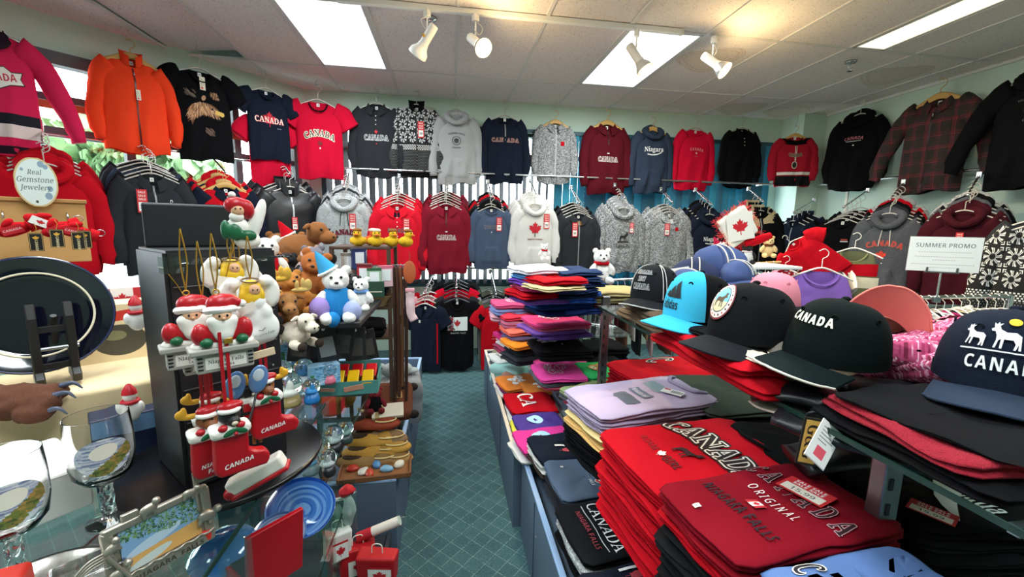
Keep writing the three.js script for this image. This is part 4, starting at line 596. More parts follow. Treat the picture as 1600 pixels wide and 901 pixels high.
G.barcode = cell(130, 80, (c, w, h) => { c.fillStyle = '#f4f2ee'; c.fillRect(0, 0, w, h); c.fillStyle = '#222'; for (let i = 0; i < 18; i++) c.fillRect(54 + i * 4, 14, 1 + (i * 7) % 3, 44); c.fillStyle = '#b23'; c.fillRect(6, 6, 40, 18); });

// ---------- low bins and the right-hand gondola ----------
const binBlue = mat(0x5b6c80, .55), edgeBlue = mat(0x9dbbe0, .5), edgeCream = mat(0xe9dccb, .55);
function bin(label, x0, x1, z0, z1, h, edge, deck = .08) {
  const b = thing('display_bin', label, 'bin', [(x0 + x1) / 2, 0, (z0 + z1) / 2]), W = Math.abs(x1 - x0), D = Math.abs(z1 - z0);
  for (const s of [-1, 1]) { part(b, 'side_panel', box(.018, h, D), binBlue, [s * (W / 2 - .009), h / 2, 0]); part(b, 'end_panel', box(W - .036, h, .018), binBlue, [0, h / 2, s * (D / 2 - .009)]); part(b, 'side_edging', rbox(.022, .012, D, .003), edge, [s * (W / 2 - .009), h + .004, 0]); part(b, 'end_edging', rbox(W - .04, .012, .022, .003), edge, [0, h + .004, s * (D / 2 - .009)]); }
  part(b, 'deck', box(W - .036, .018, D - .036), binBlue, [0, h - deck, 0]);
  for (const k of [-.3, .2]) part(b, 'joint_strip', box(.004, h * .9, .006), mat(0x46566a, .6), [x0 > 0 ? -W / 2 - .001 : W / 2 + .001, h / 2, D * k]);
  for (const k of [-.28, .22]) part(b, 'screw', cyl(.006, .006, .004, 8), chrome, [x0 > 0 ? -W / 2 - .001 : W / 2 + .001, h * .62, D * k], [0, 0, PI / 2]);
  return b;
}
bin('blue grey bin with cream edging full of folded kids shirts', .31, 1.28, -3.62, -1.88, .4, edgeCream);
bin('blue grey bin with pale blue edging full of dark adult shirts', .345, 1.28, -1.84, -.3, .4, edgeBlue);
function upright(label, x, z, h, m = steel) {
  const u = thing('slotted_upright', label, 'upright', [x, 0, z]); part(u, 'post', rbox(.04, h, .03, .004), m, [0, h / 2, 0]);
  const slot = box(.008, .022, .034); for (let y = .3; y < h - .03; y += .05) part(u, 'slot', slot, black, [-.006, y, 0]);
}
upright('slotted steel upright at the near end of the cap shelf', .8, -.6, 1.16); upright('slotted steel upright behind the lilac shirts', .8, -2.02, 1.16); upright('slotted steel upright beside the stacked pink shirts', .82, -2.5, 1.16); upright('slotted steel upright at the far end of the kids shelves', .82, -3.4, 1.16);
function glassShelf(label, x0, x1, z0, z1, y, edgeMat) {
  const s = thing('glass_shelf', label, 'shelf', [(x0 + x1) / 2, y, (z0 + z1) / 2]), W = x1 - x0, D = z1 - z0;
  part(s, 'sheet', box(W, .008, D), clear);
  for (const e of [-1, 1]) part(s, 'polished_edge', box(.003, .009, D), edgeMat ?? mat(0x123028, .3), [e * W / 2, 0, 0]);
  for (const z of [-D / 2 + .06, D / 2 - .06]) part(s, 'bracket', merge([box(W * .9, .014, .012).translate(0, -.012, 0)]), steel, [0, 0, z]);
  return s;
}
glassShelf('glass top shelf under the row of caps', .655, 1.1, -1.75, -.3, 1.16);
glassShelf('glass middle shelf under the lilac and red shirts', .47, 1.25, -1.72, -.25, .72);
glassShelf('lower glass shelf under the pink kids shirts', .5, 1.1, -3.3, -2.32, .86); glassShelf('upper glass shelf under the folded jeans', .52, 1.1, -3.4, -2.35, 1.05);
{ const t = thing('tiered_riser', 'low blue grey step raising the second row of kids shirts', 'riser', [.95, .33, -2.72]); part(t, 'top', rbox(.64, .018, 1.55, .004), binBlue, [0, .17, 0]); part(t, 'front', box(.018, .16, 1.55), binBlue, [-.31, .085, 0]); }

// adult shirts
const qa = (o) => o;
stack('lilac T-shirt', { c: [0.647, 0.95, -1.279], w: 0.259, d: 0.465, r: -1.352 }, [
  ['lilac T-shirt', 0xb9a9c4, .026, { label: 'lilac T-shirt with three grey bars on top of its stack', print: ['lilac', -.3, .34, -.3, .3], collar: 0xa294b0, sticker: ['barcode', .2, -.2, .5, .07, .045] }], ['lilac T-shirt', 0xb4a4c0, .024], ['lilac T-shirt', 0xb9a9c4, .024], ['pale yellow T-shirt', 0xe6cf90, .022], ['apricot T-shirt', 0xdcb26e, .022], ...rep(4, ['black T-shirt', 'black', .024])]);
stack('red CANADA T-shirt', { c: [0.648, 0.945, -0.909], w: 0.342, d: 0.442, r: -1.457 }, [
  ['red T-shirt', 'red', .026, { color: 'red', label: 'bright red T-shirt with large outlined black CANADA', print: ['redCanada', -.46, .46, -.3, .42], collar: 'black', sticker: ['barcode', -.02, -.46, .3, .08, .05] }], ...rep(9, ['red T-shirt', 'red', .022])]);
stack('maroon CANADA ORIGINAL T-shirt', { c: [0.624, 0.985, -0.653], w: 0.226, d: 0.379, r: -1.436 }, [
  ['maroon T-shirt', 0x7d0a1c, .028, { label: 'maroon T-shirt with CANADA ORIGINAL NIAGARA FALLS print', print: ['maroonCanada', -.46, .46, -.34, .42], sticker: ['saleSign', -.02, -.22, .2, .085, .062], dot: [-.12, .42] }], ['dark red T-shirt', 0x8a0c1c, .026], ['bright red T-shirt', 'red', .024], ...rep(8, ['black T-shirt', 'coal', .024])]);
stack('pale blue sweatshirt', { c: [0.631, 0.975, -0.475], w: 0.124, d: 0.281, r: -1.503 }, [['blue sweatshirt', 0x5d7bb0, .04, { label: 'denim blue sweatshirt with an outlined C at the picture bottom', print: ['bigC', -.42, -.18, .1, .4] }], ['grey sweatshirt', 'marlLight', .035], ...rep(5, ['navy sweatshirt', 'navy', .034])]);
stack('navy shirt with white mark', { c: [0.523, 0.56, -1.663], w: 0.231, d: 0.331, r: -1.439 }, [['navy T-shirt', 'navy', .03, { label: 'navy T-shirt with a small white and red mark at the bin corner', print: ['navyMark', -.05, .35, -.05, .3] }], ...rep(2, ['white T-shirt', 'white', .02]), ['brown T-shirt', 0x3a302c, .025]]);
stack('slate NIAGARA FALLS T-shirt', { c: [0.534, 0.56, -1.426], w: 0.265, d: 0.3, r: -1.519 }, [['slate T-shirt', 0x55657a, .032, { label: 'slate blue T-shirt with a small NIAGARA FALLS shield', print: ['slateFalls', .0, .34, -.26, .06], dot: [-.25, .3] }], ...rep(3, ['dark T-shirt', 0x2b2c31, .024])]);
stack('charcoal CANADA T-shirt', { c: [0.511, 0.565, -1.148], w: 0.267, d: 0.295, r: -1.467 }, [['charcoal T-shirt', 'coal', .032, { label: 'charcoal T-shirt with white serif CANADA in the near bin', print: ['charcoalCanada', -.4, .44, -.1, .36] }], ['light grey T-shirt', 'marlLight', .03], ['dark T-shirt', 'coal', .024], ['black T-shirt', 'black', .024]]);
stack('navy T-shirt at the bottom edge', { c: [0.497, 0.57, -0.906], w: 0.17, d: 0.294, r: -1.466 }, [['navy T-shirt', 'navy', .03, { label: 'navy T-shirt with a red script mark at the picture bottom', print: ['navyMark', -.42, -.1, -.2, .2] }], ['black T-shirt', 'black', .03]]);
stack('dark olive shirt', { c: [1.048, 0.93, -1.312], w: 0.36, d: 0.447, r: -1.578 }, [['dark olive T-shirt', 0x434a42, .028, { label: 'dark olive T-shirt beside the lilac stack' }], ...rep(7, ['black T-shirt', 'black', .026])]);
stack('black shirt with the gold tag', { c: [0.967, 0.955, -0.908], w: 0.248, d: 0.337, r: -1.608 }, [['black T-shirt', 'black', .03, { label: 'black T-shirt with a gold neck band beside the lilac stack' }], ...rep(8, ['black T-shirt', 'coal', .026])]);
stack('black shirt with white swoosh', { c: [1.083, 0.955, -0.688], w: 0.265, d: 0.381, r: -1.7 }, [['black T-shirt', 'black', .03, { label: 'black T-shirt with a white swooping print under the cap shelf', print: ['whiteMark', -.45, .45, -.3, .3], sticker: ['saleSign', .35, .35, .6, .07, .05] }], ...rep(8, ['black T-shirt', 'coal', .026])]);
stack('red shirt by the upright', { c: [0.975, 0.9, -1.682], w: 0.254, d: 0.496, r: -1.426 }, [['red T-shirt', 'red', .026, { label: 'red T-shirt with a white letter behind the steel upright', print: ['bigC', -.4, -.1, -.2, .2] }], ...rep(7, ['red T-shirt', 'deepRed', .021])]);
{ const t = thing('hang_tag', 'gold card tag reading G&G hanging at the shelf edge', 'tag', [0.64, 1.13, -0.61], -.4); part(t, 'card', box(.034, .09, .002), mat(0x2a2218, .6)); part(t, 'face', flat(.032, .088, G.goldTag), printed, [0, 0, .0016]); t.rotation.z = -.08; }

// kids shirts: first column of the bin, second column on the riser
const KID = [
  [{ c: [0.631, 0.5, -2.505], w: 0.213, d: 0.367, r: -1.474 }, 'orange kids T-shirt with cats', 0xe08a3c, 'owl'], [{ c: [0.418, 0.5, -2.275], w: 0.345, d: 0.281, r: -1.48 }, 'red kids T-shirt with white letters', 'red', 'ca'], [{ c: [0.42, 0.49, -2.041], w: 0.18, d: 0.257, r: -1.491 }, 'purple kids T-shirt with a butterfly', 0x4b3a86, 'butterfly'], [{ c: [0.454, 0.49, -1.86], w: 0.222, d: 0.298, r: -1.417 }, 'hot pink kids T-shirt with a butterfly at the bin corner', 0xd63a8e, 'butterfly'],
  [{ c: [0.407, 0.49, -2.625], w: 0.261, d: 0.29, r: -1.38 }, 'orange patterned kids T-shirt', 0xe3863a, 'owl'], [{ c: [0.4, 0.49, -3.167], w: 0.263, d: 0.293, r: -1.344 }, 'patterned black and white kids shirt', 0xd8d8d8, 'moose'],
  [{ c: [0.687, 0.68, -2.554], w: 0.317, d: 0.338, r: -1.507 }, 'hot pink kids T-shirt with a flower', 0xe0489a, 'flower'], [{ c: [0.632, 0.68, -2.277], w: 0.343, d: 0.278, r: -1.538 }, 'hot pink kids T-shirt with a swirl print', 0xe0489a, 'flower'],
  [{ c: [0.888, 0.68, -2.281], w: 0.345, d: 0.24, r: -1.521 }, 'green kids T-shirt with a bear face', 0x2fa45c, 'bear'], [{ c: [0.75, 0.68, -1.976], w: 0.212, d: 0.323, r: -1.213 }, 'olive green shirt with yellow vine print', 0x8ca070, 'vine'],
];
for (const [q] of KID) q.c[0] = Math.max(q.c[0], .47);
for (const [q, label, color, art] of KID) stack(label.split(' at the')[0], { ...q, w: Math.max(q.w, .16), d: Math.max(q.d, .18) }, [[label, color, .03, { label, print: [art, -.4, .3, -.2, .35] }], ['kids T-shirt', [0xd8d34c, 0x555a60, 0x8a3a6a][label.length % 3], .026], ['kids T-shirt', [0x6a7480, 0xb04a5a, 0xd9d9d5][label.length % 3], .026]], { name: 'kids_shirt', cat: 'kids shirt' });
const jumble = [
  [[0.473, 0.419, -3.4], 'white printed kids top', 0xe6e6e6], [[0.357, 0.413, -3.1], 'black kids leggings', 0x222228], [[0.468, 0.459, -3], 'mint kids top', 0x9fd0cb], [[0.525, 0.428, -2.9], 'pale pink kids top', 0xe3b7bd], [[0.31, 0.41, -2.8], 'striped kids sock bundle', 0xb08070], [[0.57, 0.42, -2.5], 'grey striped kids trousers', 0x6d7076], [[0.602, 0.399, -2.35], 'blue denim kids shorts', 0x5d7897], [[0.677, 0.418, -2.3], 'grey velvet kids shirt', 0x6f6660], [[0.678, 0.389, -2.1], 'mauve grey kids shirt', 0x8d7a7c], [[0.373, 0.431, -3.5], 'olive rolled blanket', 0x78775f], [[0.601, 0.532, -3.2], 'dark brown kids fleece', 0x4a3430], [[0.628, 0.452, -2.5], 'black kids tights', 0x2a2c30],
];
jumble.forEach(([p, label, color], i) => folded({ name: 'kids_garment', cat: 'kids garment', label: label + ' lying loose in the cream edged bin', q: { c: [Math.max(p[0], .47), 0, p[2]], w: .2 + (i % 3) * .04, d: .2 + (i % 4) * .02, r: -1.3 + (i % 5) * .25 }, y: .335, t: .1 + (i % 3) * .02, color, seed: i % 5 }));
// kids shirts on the two glass shelves
stack('pink kids T-shirt on the glass shelf', { c: [0.613, 0.98, -2.315], w: 0.485, d: 0.362, r: -1.351 }, [['hot pink kids T-shirt', 0xd8417e, .024, { label: 'hot pink kids T-shirt on the lower glass shelf', print: ['flower', -.4, .1, -.2, .3] }], ['rose kids T-shirt', 0xdb6a92, .022], ['purple kids T-shirt', 0x7d55b0, .022], ['violet kids T-shirt', 0x6a4aa0, .022]], { name: 'kids_shirt', cat: 'kids shirt' });
stack('dark purple kids shirt', { c: [0.71, 1, -2.749], w: 0.514, d: 0.496, r: -1.247 }, [['dark purple kids T-shirt', 0x3a2a55, .03, { label: 'dark purple kids T-shirt with a green leaf print under the jeans', print: ['butterfly', -.3, .1, -.2, .2] }], ['navy kids T-shirt', 'navy', .03]], { name: 'kids_shirt', cat: 'kids shirt' });
stack('royal blue jeans', { c: [0.592, 1.19, -2.12], w: 0.396, d: 0.387, r: -1.313 }, [['royal blue trousers', 0x2a5cb8, .034, { label: 'royal blue folded trousers on the upper glass shelf' }], ['blue trousers', 0x2450a0, .034], ['navy blue trousers', 0x1d3d80, .03], ['dark blue trousers', 0x1a3068, .03]], { name: 'folded_trousers', cat: 'trousers' });
stack('red jersey top', { c: [0.448, 1.3, -1.728], w: 0.437, d: 0.339, r: -1.277 }, [['red jersey top', 'red', .03, { label: 'red folded top above the royal blue trousers', y: undefined }], ['cream top', 0xe2d2a0, .024]], { name: 'folded_blouse', cat: 'blouse' });
stack('white and purple tops', { c: [0.397, 1.33, -1.85], w: 0.659, d: 0.307, r: -1.246 }, [['white top', 0xe9e6ee, .03, { label: 'white folded top with purple trim beneath the white hoodie' }], ['sky blue top', 0x5a9ad8, .026], ['purple top', 0x7a4ab8, .026], ['pink top', 0xd04a80, .026], ['red top', 'red', .03], ['violet top', 0x8a5ac0, .026]], { name: 'folded_blouse', cat: 'blouse' });
stack('dark jeans', { c: [0.56, 1.32, -1.853], w: 0.523, d: 0.363, r: -1.255 }, [...rep(1, ['dark denim jeans', 0x2c3f66, .028, { label: 'dark denim jeans stacked behind the red top' }]), ...rep(4, ['dark denim jeans', 0x24355a, .026])], { name: 'folded_jeans', cat: 'jeans' });
stack('khaki trousers', { c: [0.883, 1.18, -2.176], w: 0.434, d: 0.335, r: -1.558 }, [['khaki trousers', 0xb3a678, .034, { label: 'khaki trousers folded under the white teddy bear' }], ['olive trousers', 0x77704e, .03], ['dark red trousers', 0x6a2a30, .03]], { name: 'folded_trousers', cat: 'trousers' });
for (const [i, p] of [[0.443, 0.981, -2.9], [0.484, 0.917, -2.8], [0.495, 0.84, -2.7], [0.476, 0.745, -2.9], [0.496, 0.778, -2.6]].entries()) stack(['rose print top', 'red print top', 'coral top', 'magenta top', 'orange kids shirt'][i], { c: p, w: .24, d: .28, r: -1.5 + i * .06 }, [[['rose print top', 'red print top', 'coral top', 'magenta top', 'orange kids shirt'][i], [0xc9507e, 0xd8344a, 0xe06a5a, 0xd03078, 0xe88a2c][i], .035, { label: ['rose printed kids top at the far aisle corner', 'red printed kids top at the far aisle corner', 'coral kids top above the red T-shirt rack', 'magenta kids top below the rose printed ones', 'orange kids shirt above the black owl shirt'][i], print: ['flower', -.3, .2, -.2, .2] }], ['patterned kids top', [0x7a88b8, 0xb0607a, 0x6a5a80, 0xe0d0d0, 0x22242a][i], .05], ['patterned kids top', [0xd8a0b0, 0x4a6aa8, 0xd8d0c8, 0x9a3a58, 0x30323a][i], .05]], { name: 'kids_blouse', cat: 'kids blouse' });
stack('black owl shirt', { c: [0.638, 0.83, -2.313], w: 0.33, d: 0.325, r: -1.492 }, [['black kids T-shirt', 0x121215, .035, { label: 'black kids T-shirt with white owl faces under the glass shelf', print: ['owl', -.45, 0, -.1, .4] }], ['black kids T-shirt', 'black', .03]], { name: 'kids_shirt', cat: 'kids shirt' });
for (const [i, p] of [[0.96, 0.666, -2.5], [1.137, 0.651, -2.4], [1.054, 0.715, -2.7]].entries()) stack('black trousers ' + ['near the green shirt', 'with the red pair', 'far on the riser'][i], { c: p, w: .34, d: .3, r: -1.4 }, [['black trousers', 'black', .06, { label: 'black folded trousers ' + ['near the green kids T-shirt', 'with a red pair beneath', 'farther on the riser'][i] }], [['black trousers', 'red trousers', 'navy trousers'][i], ['coal', 'red', 'navy'][i], .05]], { name: 'folded_trousers', cat: 'trousers' });


// ---------- caps and hats on the glass shelf ----------
G.capMoose = cell(300, 200, (c, w, h) => { c.fillStyle = '#e8b820'; c.beginPath(); c.ellipse(w / 2 + 10, 26, 24, 16, 0, 0, 7); c.fill(); moose(c, 52, 96, .85, '#eef0f2', -1); moose(c, 146, 86, 1.1, '#eef0f2', -1); moose(c, 244, 92, .95, '#eef0f2', -1); c.strokeStyle = '#eef0f2'; c.lineWidth = 4; c.beginPath(); c.moveTo(14, 140); c.quadraticCurveTo(w / 2, 124, w - 14, 140); c.stroke(); words(c, 'CANADA', w / 2, 168, 48, '#eef0f2', { space: 1.15, arch: 4 }); });
G.capCanada = cell(240, 90, (c, w, h) => words(c, 'CANADA', w / 2, h * .5, 46, '#f0efd8', { space: 1.18, stroke: '#f0efd8', lw: 2 }));
G.capBear = cell(180, 180, (c, w, h) => { c.fillStyle = '#e8e2d8'; c.beginPath(); c.arc(90, 90, 86, 0, 7); c.fill(); c.strokeStyle = '#7a2a30'; c.lineWidth = 7; c.stroke(); c.fillStyle = '#7cc1e6'; c.beginPath(); c.arc(90, 90, 60, 0, 7); c.fill(); c.fillStyle = '#d9d2a8'; c.beginPath(); c.arc(90, 90, 60, .2, 2.9); c.fill(); c.strokeStyle = '#333'; c.lineWidth = 4; c.beginPath(); c.arc(90, 90, 60, 0, 7); c.stroke(); moose(c, 88, 98, .9, '#5a4632'); for (let i = 0; i < 20; i++) { const a = i / 20 * 2 * PI; c.fillStyle = i % 3 ? '#5a2a2e' : '#c03a40'; c.fillRect(90 + Math.cos(a) * 73 - 4, 90 + Math.sin(a) * 73 - 4, 8, 8); } });
G.capStripes = cell(200, 150, (c, w, h) => { c.fillStyle = '#16181c'; for (const [x, t] of [[44, 62], [84, 36], [124, 8]]) { c.beginPath(); c.moveTo(x, t + 26); c.lineTo(x + 28, t); c.lineTo(x + 64, 94); c.lineTo(x + 22, 94); c.fill(); } words(c, 'adidas', w / 2, 124, 46, '#16181c'); });
G.capScript = cell(240, 160, (c, w, h) => { for (const [t, y] of [['NIAGARA', 36], ['1867', 80], ['CANADA', 124]]) words(c, t, w / 2, y, 40, '#26282c', { stroke: '#d8d8d6', lw: 4, font: 'serif' }); });
const CR = { rx: .083, rz: .098, h: .118 };
const crownAt = (a, f, off = 0) => { const k = Math.pow(Math.cos(f * PI / 2), .62) , s = Math.min(...[0, 1, 2, 3, 4, 5].map((i) => Math.abs(((a - i * PI / 3 + 3 * PI) % (2 * PI)) - PI))), g = 1 - .014 * Math.exp(-((s / .06) ** 2)) * (1 - f * .5), fr = 1 + .05 * Math.max(0, Math.cos(a)) * f; return [Math.sin(a) * (CR.rx * k * g + off), CR.h * Math.pow(Math.sin(f * PI / 2), .92) * (1 + .04 * Math.cos(a)) + off * f, Math.cos(a) * (CR.rz * k * g * fr + off)]; };
const crownGeo = grid(48, 16, (u, v) => crownAt(u * 2 * PI, (1 - v) * .999), true);
const crownFront = grid(20, 16, (u, v) => crownAt((u - .5) * 2 * PI / 3 * .99, (1 - v) * .985, .0016)), crownBack = crownGeo;
const bandGeo = grid(48, 2, (u, v) => { const p = crownAt(u * 2 * PI, .0); return [p[0] * 1.012, .018 - v * .018, p[2] * 1.012]; }, true);
const brimGeo = (curve) => merge([0, 1].map((k) => grid(24, 8, (u, v) => { const a = (u - .5) * 2.3, p = crownAt(a, 0), l = .076 * Math.pow(Math.cos(a * .92), .45) * v, x = p[0] * (1 + v * .06), z = p[2] + l; return [x, .006 - curve * (x / .08) ** 2 - .012 * v - k * .004 + (v > .9 ? -.0 : 0), z]; })));
const brimLine = (curve) => sweep(Array.from({ length: 21 }, (_, i) => { const a = (i / 20 - .5) * 2.3, p = crownAt(a, 0), x = p[0] * 1.06; return [x, .004 - curve * (x / .08) ** 2 - .012, p[2] + .076 * Math.pow(Math.cos(a * .92), .45)]; }), .0026, 40, 6, V(0, 1, 0));
function cap(o) {
  if (o.p[1] > 1.17 && o.p[1] < 1.25 && !o.rx) o.p[1] = 1.25;                      // caps rest on the scarves
  const g = thing('baseball_cap', o.label, 'cap', o.p, o.ry); g.scale.setScalar(o.s ?? 1); g.rotation.x = o.rx ?? 0; g.rotation.z = o.rz ?? 0;
  const m = fabric(o.color); part(g, 'crown', crownGeo, m); if (o.front !== undefined) part(g, 'front_panel', crownFront, fabric(o.front));
  const br = part(g, 'brim', cache('brim' + (o.curve ?? .018), () => brimGeo(o.curve ?? .018)), fabric(o.brim ?? o.color)); part(br, 'brim_piping', cache('bl' + (o.curve ?? .018), () => brimLine(o.curve ?? .018)), fabric(o.piping ?? o.brim ?? o.color));
  part(g, 'sweatband', bandGeo, m); part(g, 'button', ball(.008, .005, .008, 10), m, [0, CR.h + .004, 0]);
  for (const a of [PI / 3 * .5, PI / 3 * 1.5, -PI / 3 * .5, -PI / 3 * 1.5]) { const q = crownAt(a, .55, .001); part(g, 'eyelet', new THREE.TorusGeometry(.0045, .0016, 6, 12), m, q, [0, a, 0]); }
  for (const [q, a0, a1, f0, f1] of o.prints ?? []) part(g, 'print', grid(18, 12, (u, v) => [...crownAt(lerp(a0, a1, u), lerp(f1, f0, v), .0035), ...cellUV(G[q], u, 1 - v)]), printed);
  for (const a of o.seams ?? []) part(g, 'contrast_stitching', sweep(Array.from({ length: 12 }, (_, i) => crownAt(a, .02 + i / 11 * .9, .002)), .0016, 24, 5, V(1, 0, 0)), mat(0xd6d6d2, .7));
  return g;
}
cap({ label: 'turquoise and black cap with a three-bar emblem', p: [0.736, 1.221, -1.12], ry: -1.35, s: 1.08, color: 'black', front: 0x3fb4d6, brim: 0x3fb9dc, prints: [['capStripes', -.5, .38, .08, .62]] });
cap({ label: 'black cap with a round animal patch', p: [0.722, 1.227, -0.88], ry: -1.4, s: 1.08, color: 0x131417, brim: 0x202226, prints: [['capBear', -.62, .3, .2, .78]] });
cap({ label: 'dark green black cap lettered CANADA in cream', p: [0.785, 1.2, -0.72], ry: -1.45, rz: -.08, s: 1.0, color: 0x0b1413, brim: 0x101b1c, piping: 0xd9d4c4, prints: [['capCanada', -.62, .62, .3, .62]] });
cap({ label: 'navy cap embroidered with three white moose and CANADA', p: [0.957, 1.223, -0.56], ry: -1.05, s: 1.06, color: 0x161d2c, brim: 0x2a3546, prints: [['capMoose', -.72, .72, .12, .74]] });
cap({ label: 'black cap with pale stitching and outlined script farthest along the shelf', p: [0.768, 1.202, -1.45], ry: -1.0, s: 1.02, color: 0x1d1f23, piping: 0xb9b9b4, prints: [['capScript', -.6, .5, .1, .7]], seams: [.9, 1.05, -1.05] });
cap({ label: 'grey cap with a cream trimmed brim under the CANADA cap', p: [0.763, 1.159, -0.8], ry: -.7, s: .9, color: 0x6d675e, brim: 0x8a8174, piping: 0xe6dfcf, rx: .05 });
cap({ label: 'salmon pink cap standing with its visor up', p: [1.02, 1.206, -0.86], ry: -.2, s: 1.1, color: 0xf0c4ae, brim: 0xee8a7c, rx: -1.25, rz: -.35 });
cap({ label: 'light pink cap behind the black patch cap', p: [1.046, 1.261, -1.2], ry: -.6, s: .95, color: 0xd98a9a, rx: .1 });
// beanies and fleece lying flat along the shelf
const melange = marled('#c04a74', ['#e8a0b8', '#7a1c3c', '#f2c4d2', '#a02c56'], 91, 7000), boucle = mat(0x8d0a22, .97, { bumpMap: furBump, bumpScale: .004 });
const flats = [
  ['folded_fleece', 'upper brown fleece scarf folded under the turquoise cap', [.77, 1.197, -1.38], .2, .34, .03, 0x584a3c], ['folded_fleece', 'lower brown fleece scarf at the shelf edge', [.76, 1.166, -1.4], .2, .36, .03, 0x6b5a48], ['folded_fleece', 'black fleece scarf folded under the black patch cap', [.73, 1.228, -1.03], .17, .22, .014, 0x0c0c0f],
  ['folded_fleece', 'upper bright red fleece scarf along the shelf edge', [.7, 1.197, -.95], .18, .42, .03, 0xb80a1c], ['folded_fleece', 'lower bright red fleece scarf along the shelf edge', [.695, 1.166, -.94], .18, .48, .03, 0xac0a1a], ['folded_fleece', 'cream fleece scarf folded on the red ones', [.71, 1.228, -.82], .15, .2, .014, 0xd9cbb8],
  ['folded_knit', 'upper dark red boucle knit scarf under the navy moose cap', [.79, 1.189, -.51], .25, .26, .024, boucle], ['folded_knit', 'lower black knit scarf under the dark red ones', [.79, 1.166, -.51], .26, .28, .022, 0x0d0d10], ['folded_knit', 'black knit scarf directly under the navy moose cap', [.8, 1.214, -.51], .24, .24, .014, 0x0d0d10],
];
flats.forEach(([name, label, p, w, d, t, color], i) => folded({ name, label, cat: 'scarf', q: { c: p, w, d, r: .1 * (i % 3 - 1) }, y: p[1], t, color, seed: i % 5 }));
function beanie(label, p, ry, s, m, name = 'knit_hat', tilt = .9) {
  const g = thing(name, label, 'hat', p, ry); g.scale.setScalar(s); g.rotation.x = tilt;
  part(g, 'knit', rough(grid(40, 14, (u, v) => { const a = u * 2 * PI, f = (1 - v) * .999, k = Math.pow(Math.cos(f * PI / 2), .5) * (1 + .05 * Math.cos(a * 12)); return [Math.sin(a) * .1 * k, .16 * Math.sin(f * PI / 2), Math.cos(a) * .05 * k]; }, true), .008, 20, s * 9), m);
  part(g, 'cuff', rough(grid(40, 4, (u, v) => { const a = u * 2 * PI, k = 1.08 + .05 * Math.cos(a * 14); return [Math.sin(a) * .1 * k, .05 - v * .055, Math.cos(a) * .052 * k]; }, true), .004, 30, 2), m);
}
for (const [i, p] of [[1.018, 1.209, -0.78], [1.141, 1.208, -0.82], [1.251, 1.22, -0.86], [1.367, 1.227, -0.9], [1.02, 1.202, -0.74]].entries()) beanie(['pink flecked knit hat lowest behind the CANADA cap', 'pink flecked knit hat second in the pile', 'pink flecked knit hat third in the pile', 'pink flecked knit hat at the back of the pile', 'pink flecked knit hat with a round tag'][i], p, -.7 + i * .12, .95, melange, 'knit_hat', 1.15);
{ const t = solo('round_tag', cyl(.013, .013, .0015, 20), mat(0xe8a8a0, .6), 'round pale pink card tag on the pink knit hats', 'tag', [1.012, 1.236, -0.7], [1.2, 0, -.4]); }
{ // black gathered hat with pink dots
  const g = thing('gathered_hat', 'black gathered hat with small pink dots', 'hat', [1.067, 1.209, -1.05], -.4);
  part(g, 'crown', rough(T(grid(48, 14, (u, v) => { const a = u * 2 * PI, f = v * PI * .62, k = 1 + .06 * Math.sin(a * 11); return [Math.sin(a) * Math.sin(f) * .13 * k, Math.cos(f) * .075, Math.cos(a) * Math.sin(f) * .11 * k]; }, true)), .004, 20), cloth(0x18181c));
  for (const [a, f] of [[-.5, .8], [.1, 1], [.6, .75], [-.1, 1.3], [.9, 1.2], [-.8, 1.2]]) part(g, 'dot', ball(.006, .006, .003, 8), mat(0xd8468a, .7), [Math.sin(a) * Math.sin(f) * .136, Math.cos(f) * .078, Math.cos(a) * Math.sin(f) * .117]);
}
{ const hp = marled('#c8447e', ['#f0b8d0', '#8a1c50', '#e88ab0'], 92, 5000); beanie('magenta striped knit hat behind the turquoise cap', [0.948, 1.222, -1.25], -.9, 1.0, hp); }
// leather gloves with a price tag
{
  const g = thing('leather_gloves', 'pair of black leather gloves with a white price tag in front of the CANADA cap', 'gloves', [0.735, 1.143, -0.66], -.9), lm = mat(0x15151a, .38);
  part(g, 'cuff', rough(T(sweep([[-.13, 0, 0], [-.04, .02, 0], [.06, .005, .01], [.14, -.01, 0]], (t) => [.05, .016], 20, 12, V(0, 1, 0)), [0, .02, 0]), .006, 18, 2), lm);
  part(g, 'palm', rough(T(sweep([[-.08, 0, .05], [.02, -.005, .06], [.13, -.012, .05]], (t) => [.045, .014], 16, 12, V(0, 1, 0))), .005, 20, 4), lm);
  for (let i = 0; i < 4; i++) part(g, 'finger', sweep([[.1, -.01, .015 + i * .02], [.15, -.008, .012 + i * .023], [.185 + (i === 1 ? .012 : 0), -.016, .01 + i * .024]], (t) => .011 - .003 * t, 10, 8, V(0, 1, 0)), lm);
  part(g, 'loop', new THREE.TorusGeometry(.014, .003, 8, 18), lm, [-.02, .02, .07], [.4, .3, 0]);
  const tag = part(g, 'price_tag', merge([box(.046, .076, .0016)]), white, [.0, -.005, .118], [-.5, .9, -.35]); part(tag, 'print', flat(.044, .074, G.priceTag), printed, [0, 0, .0014]);
}
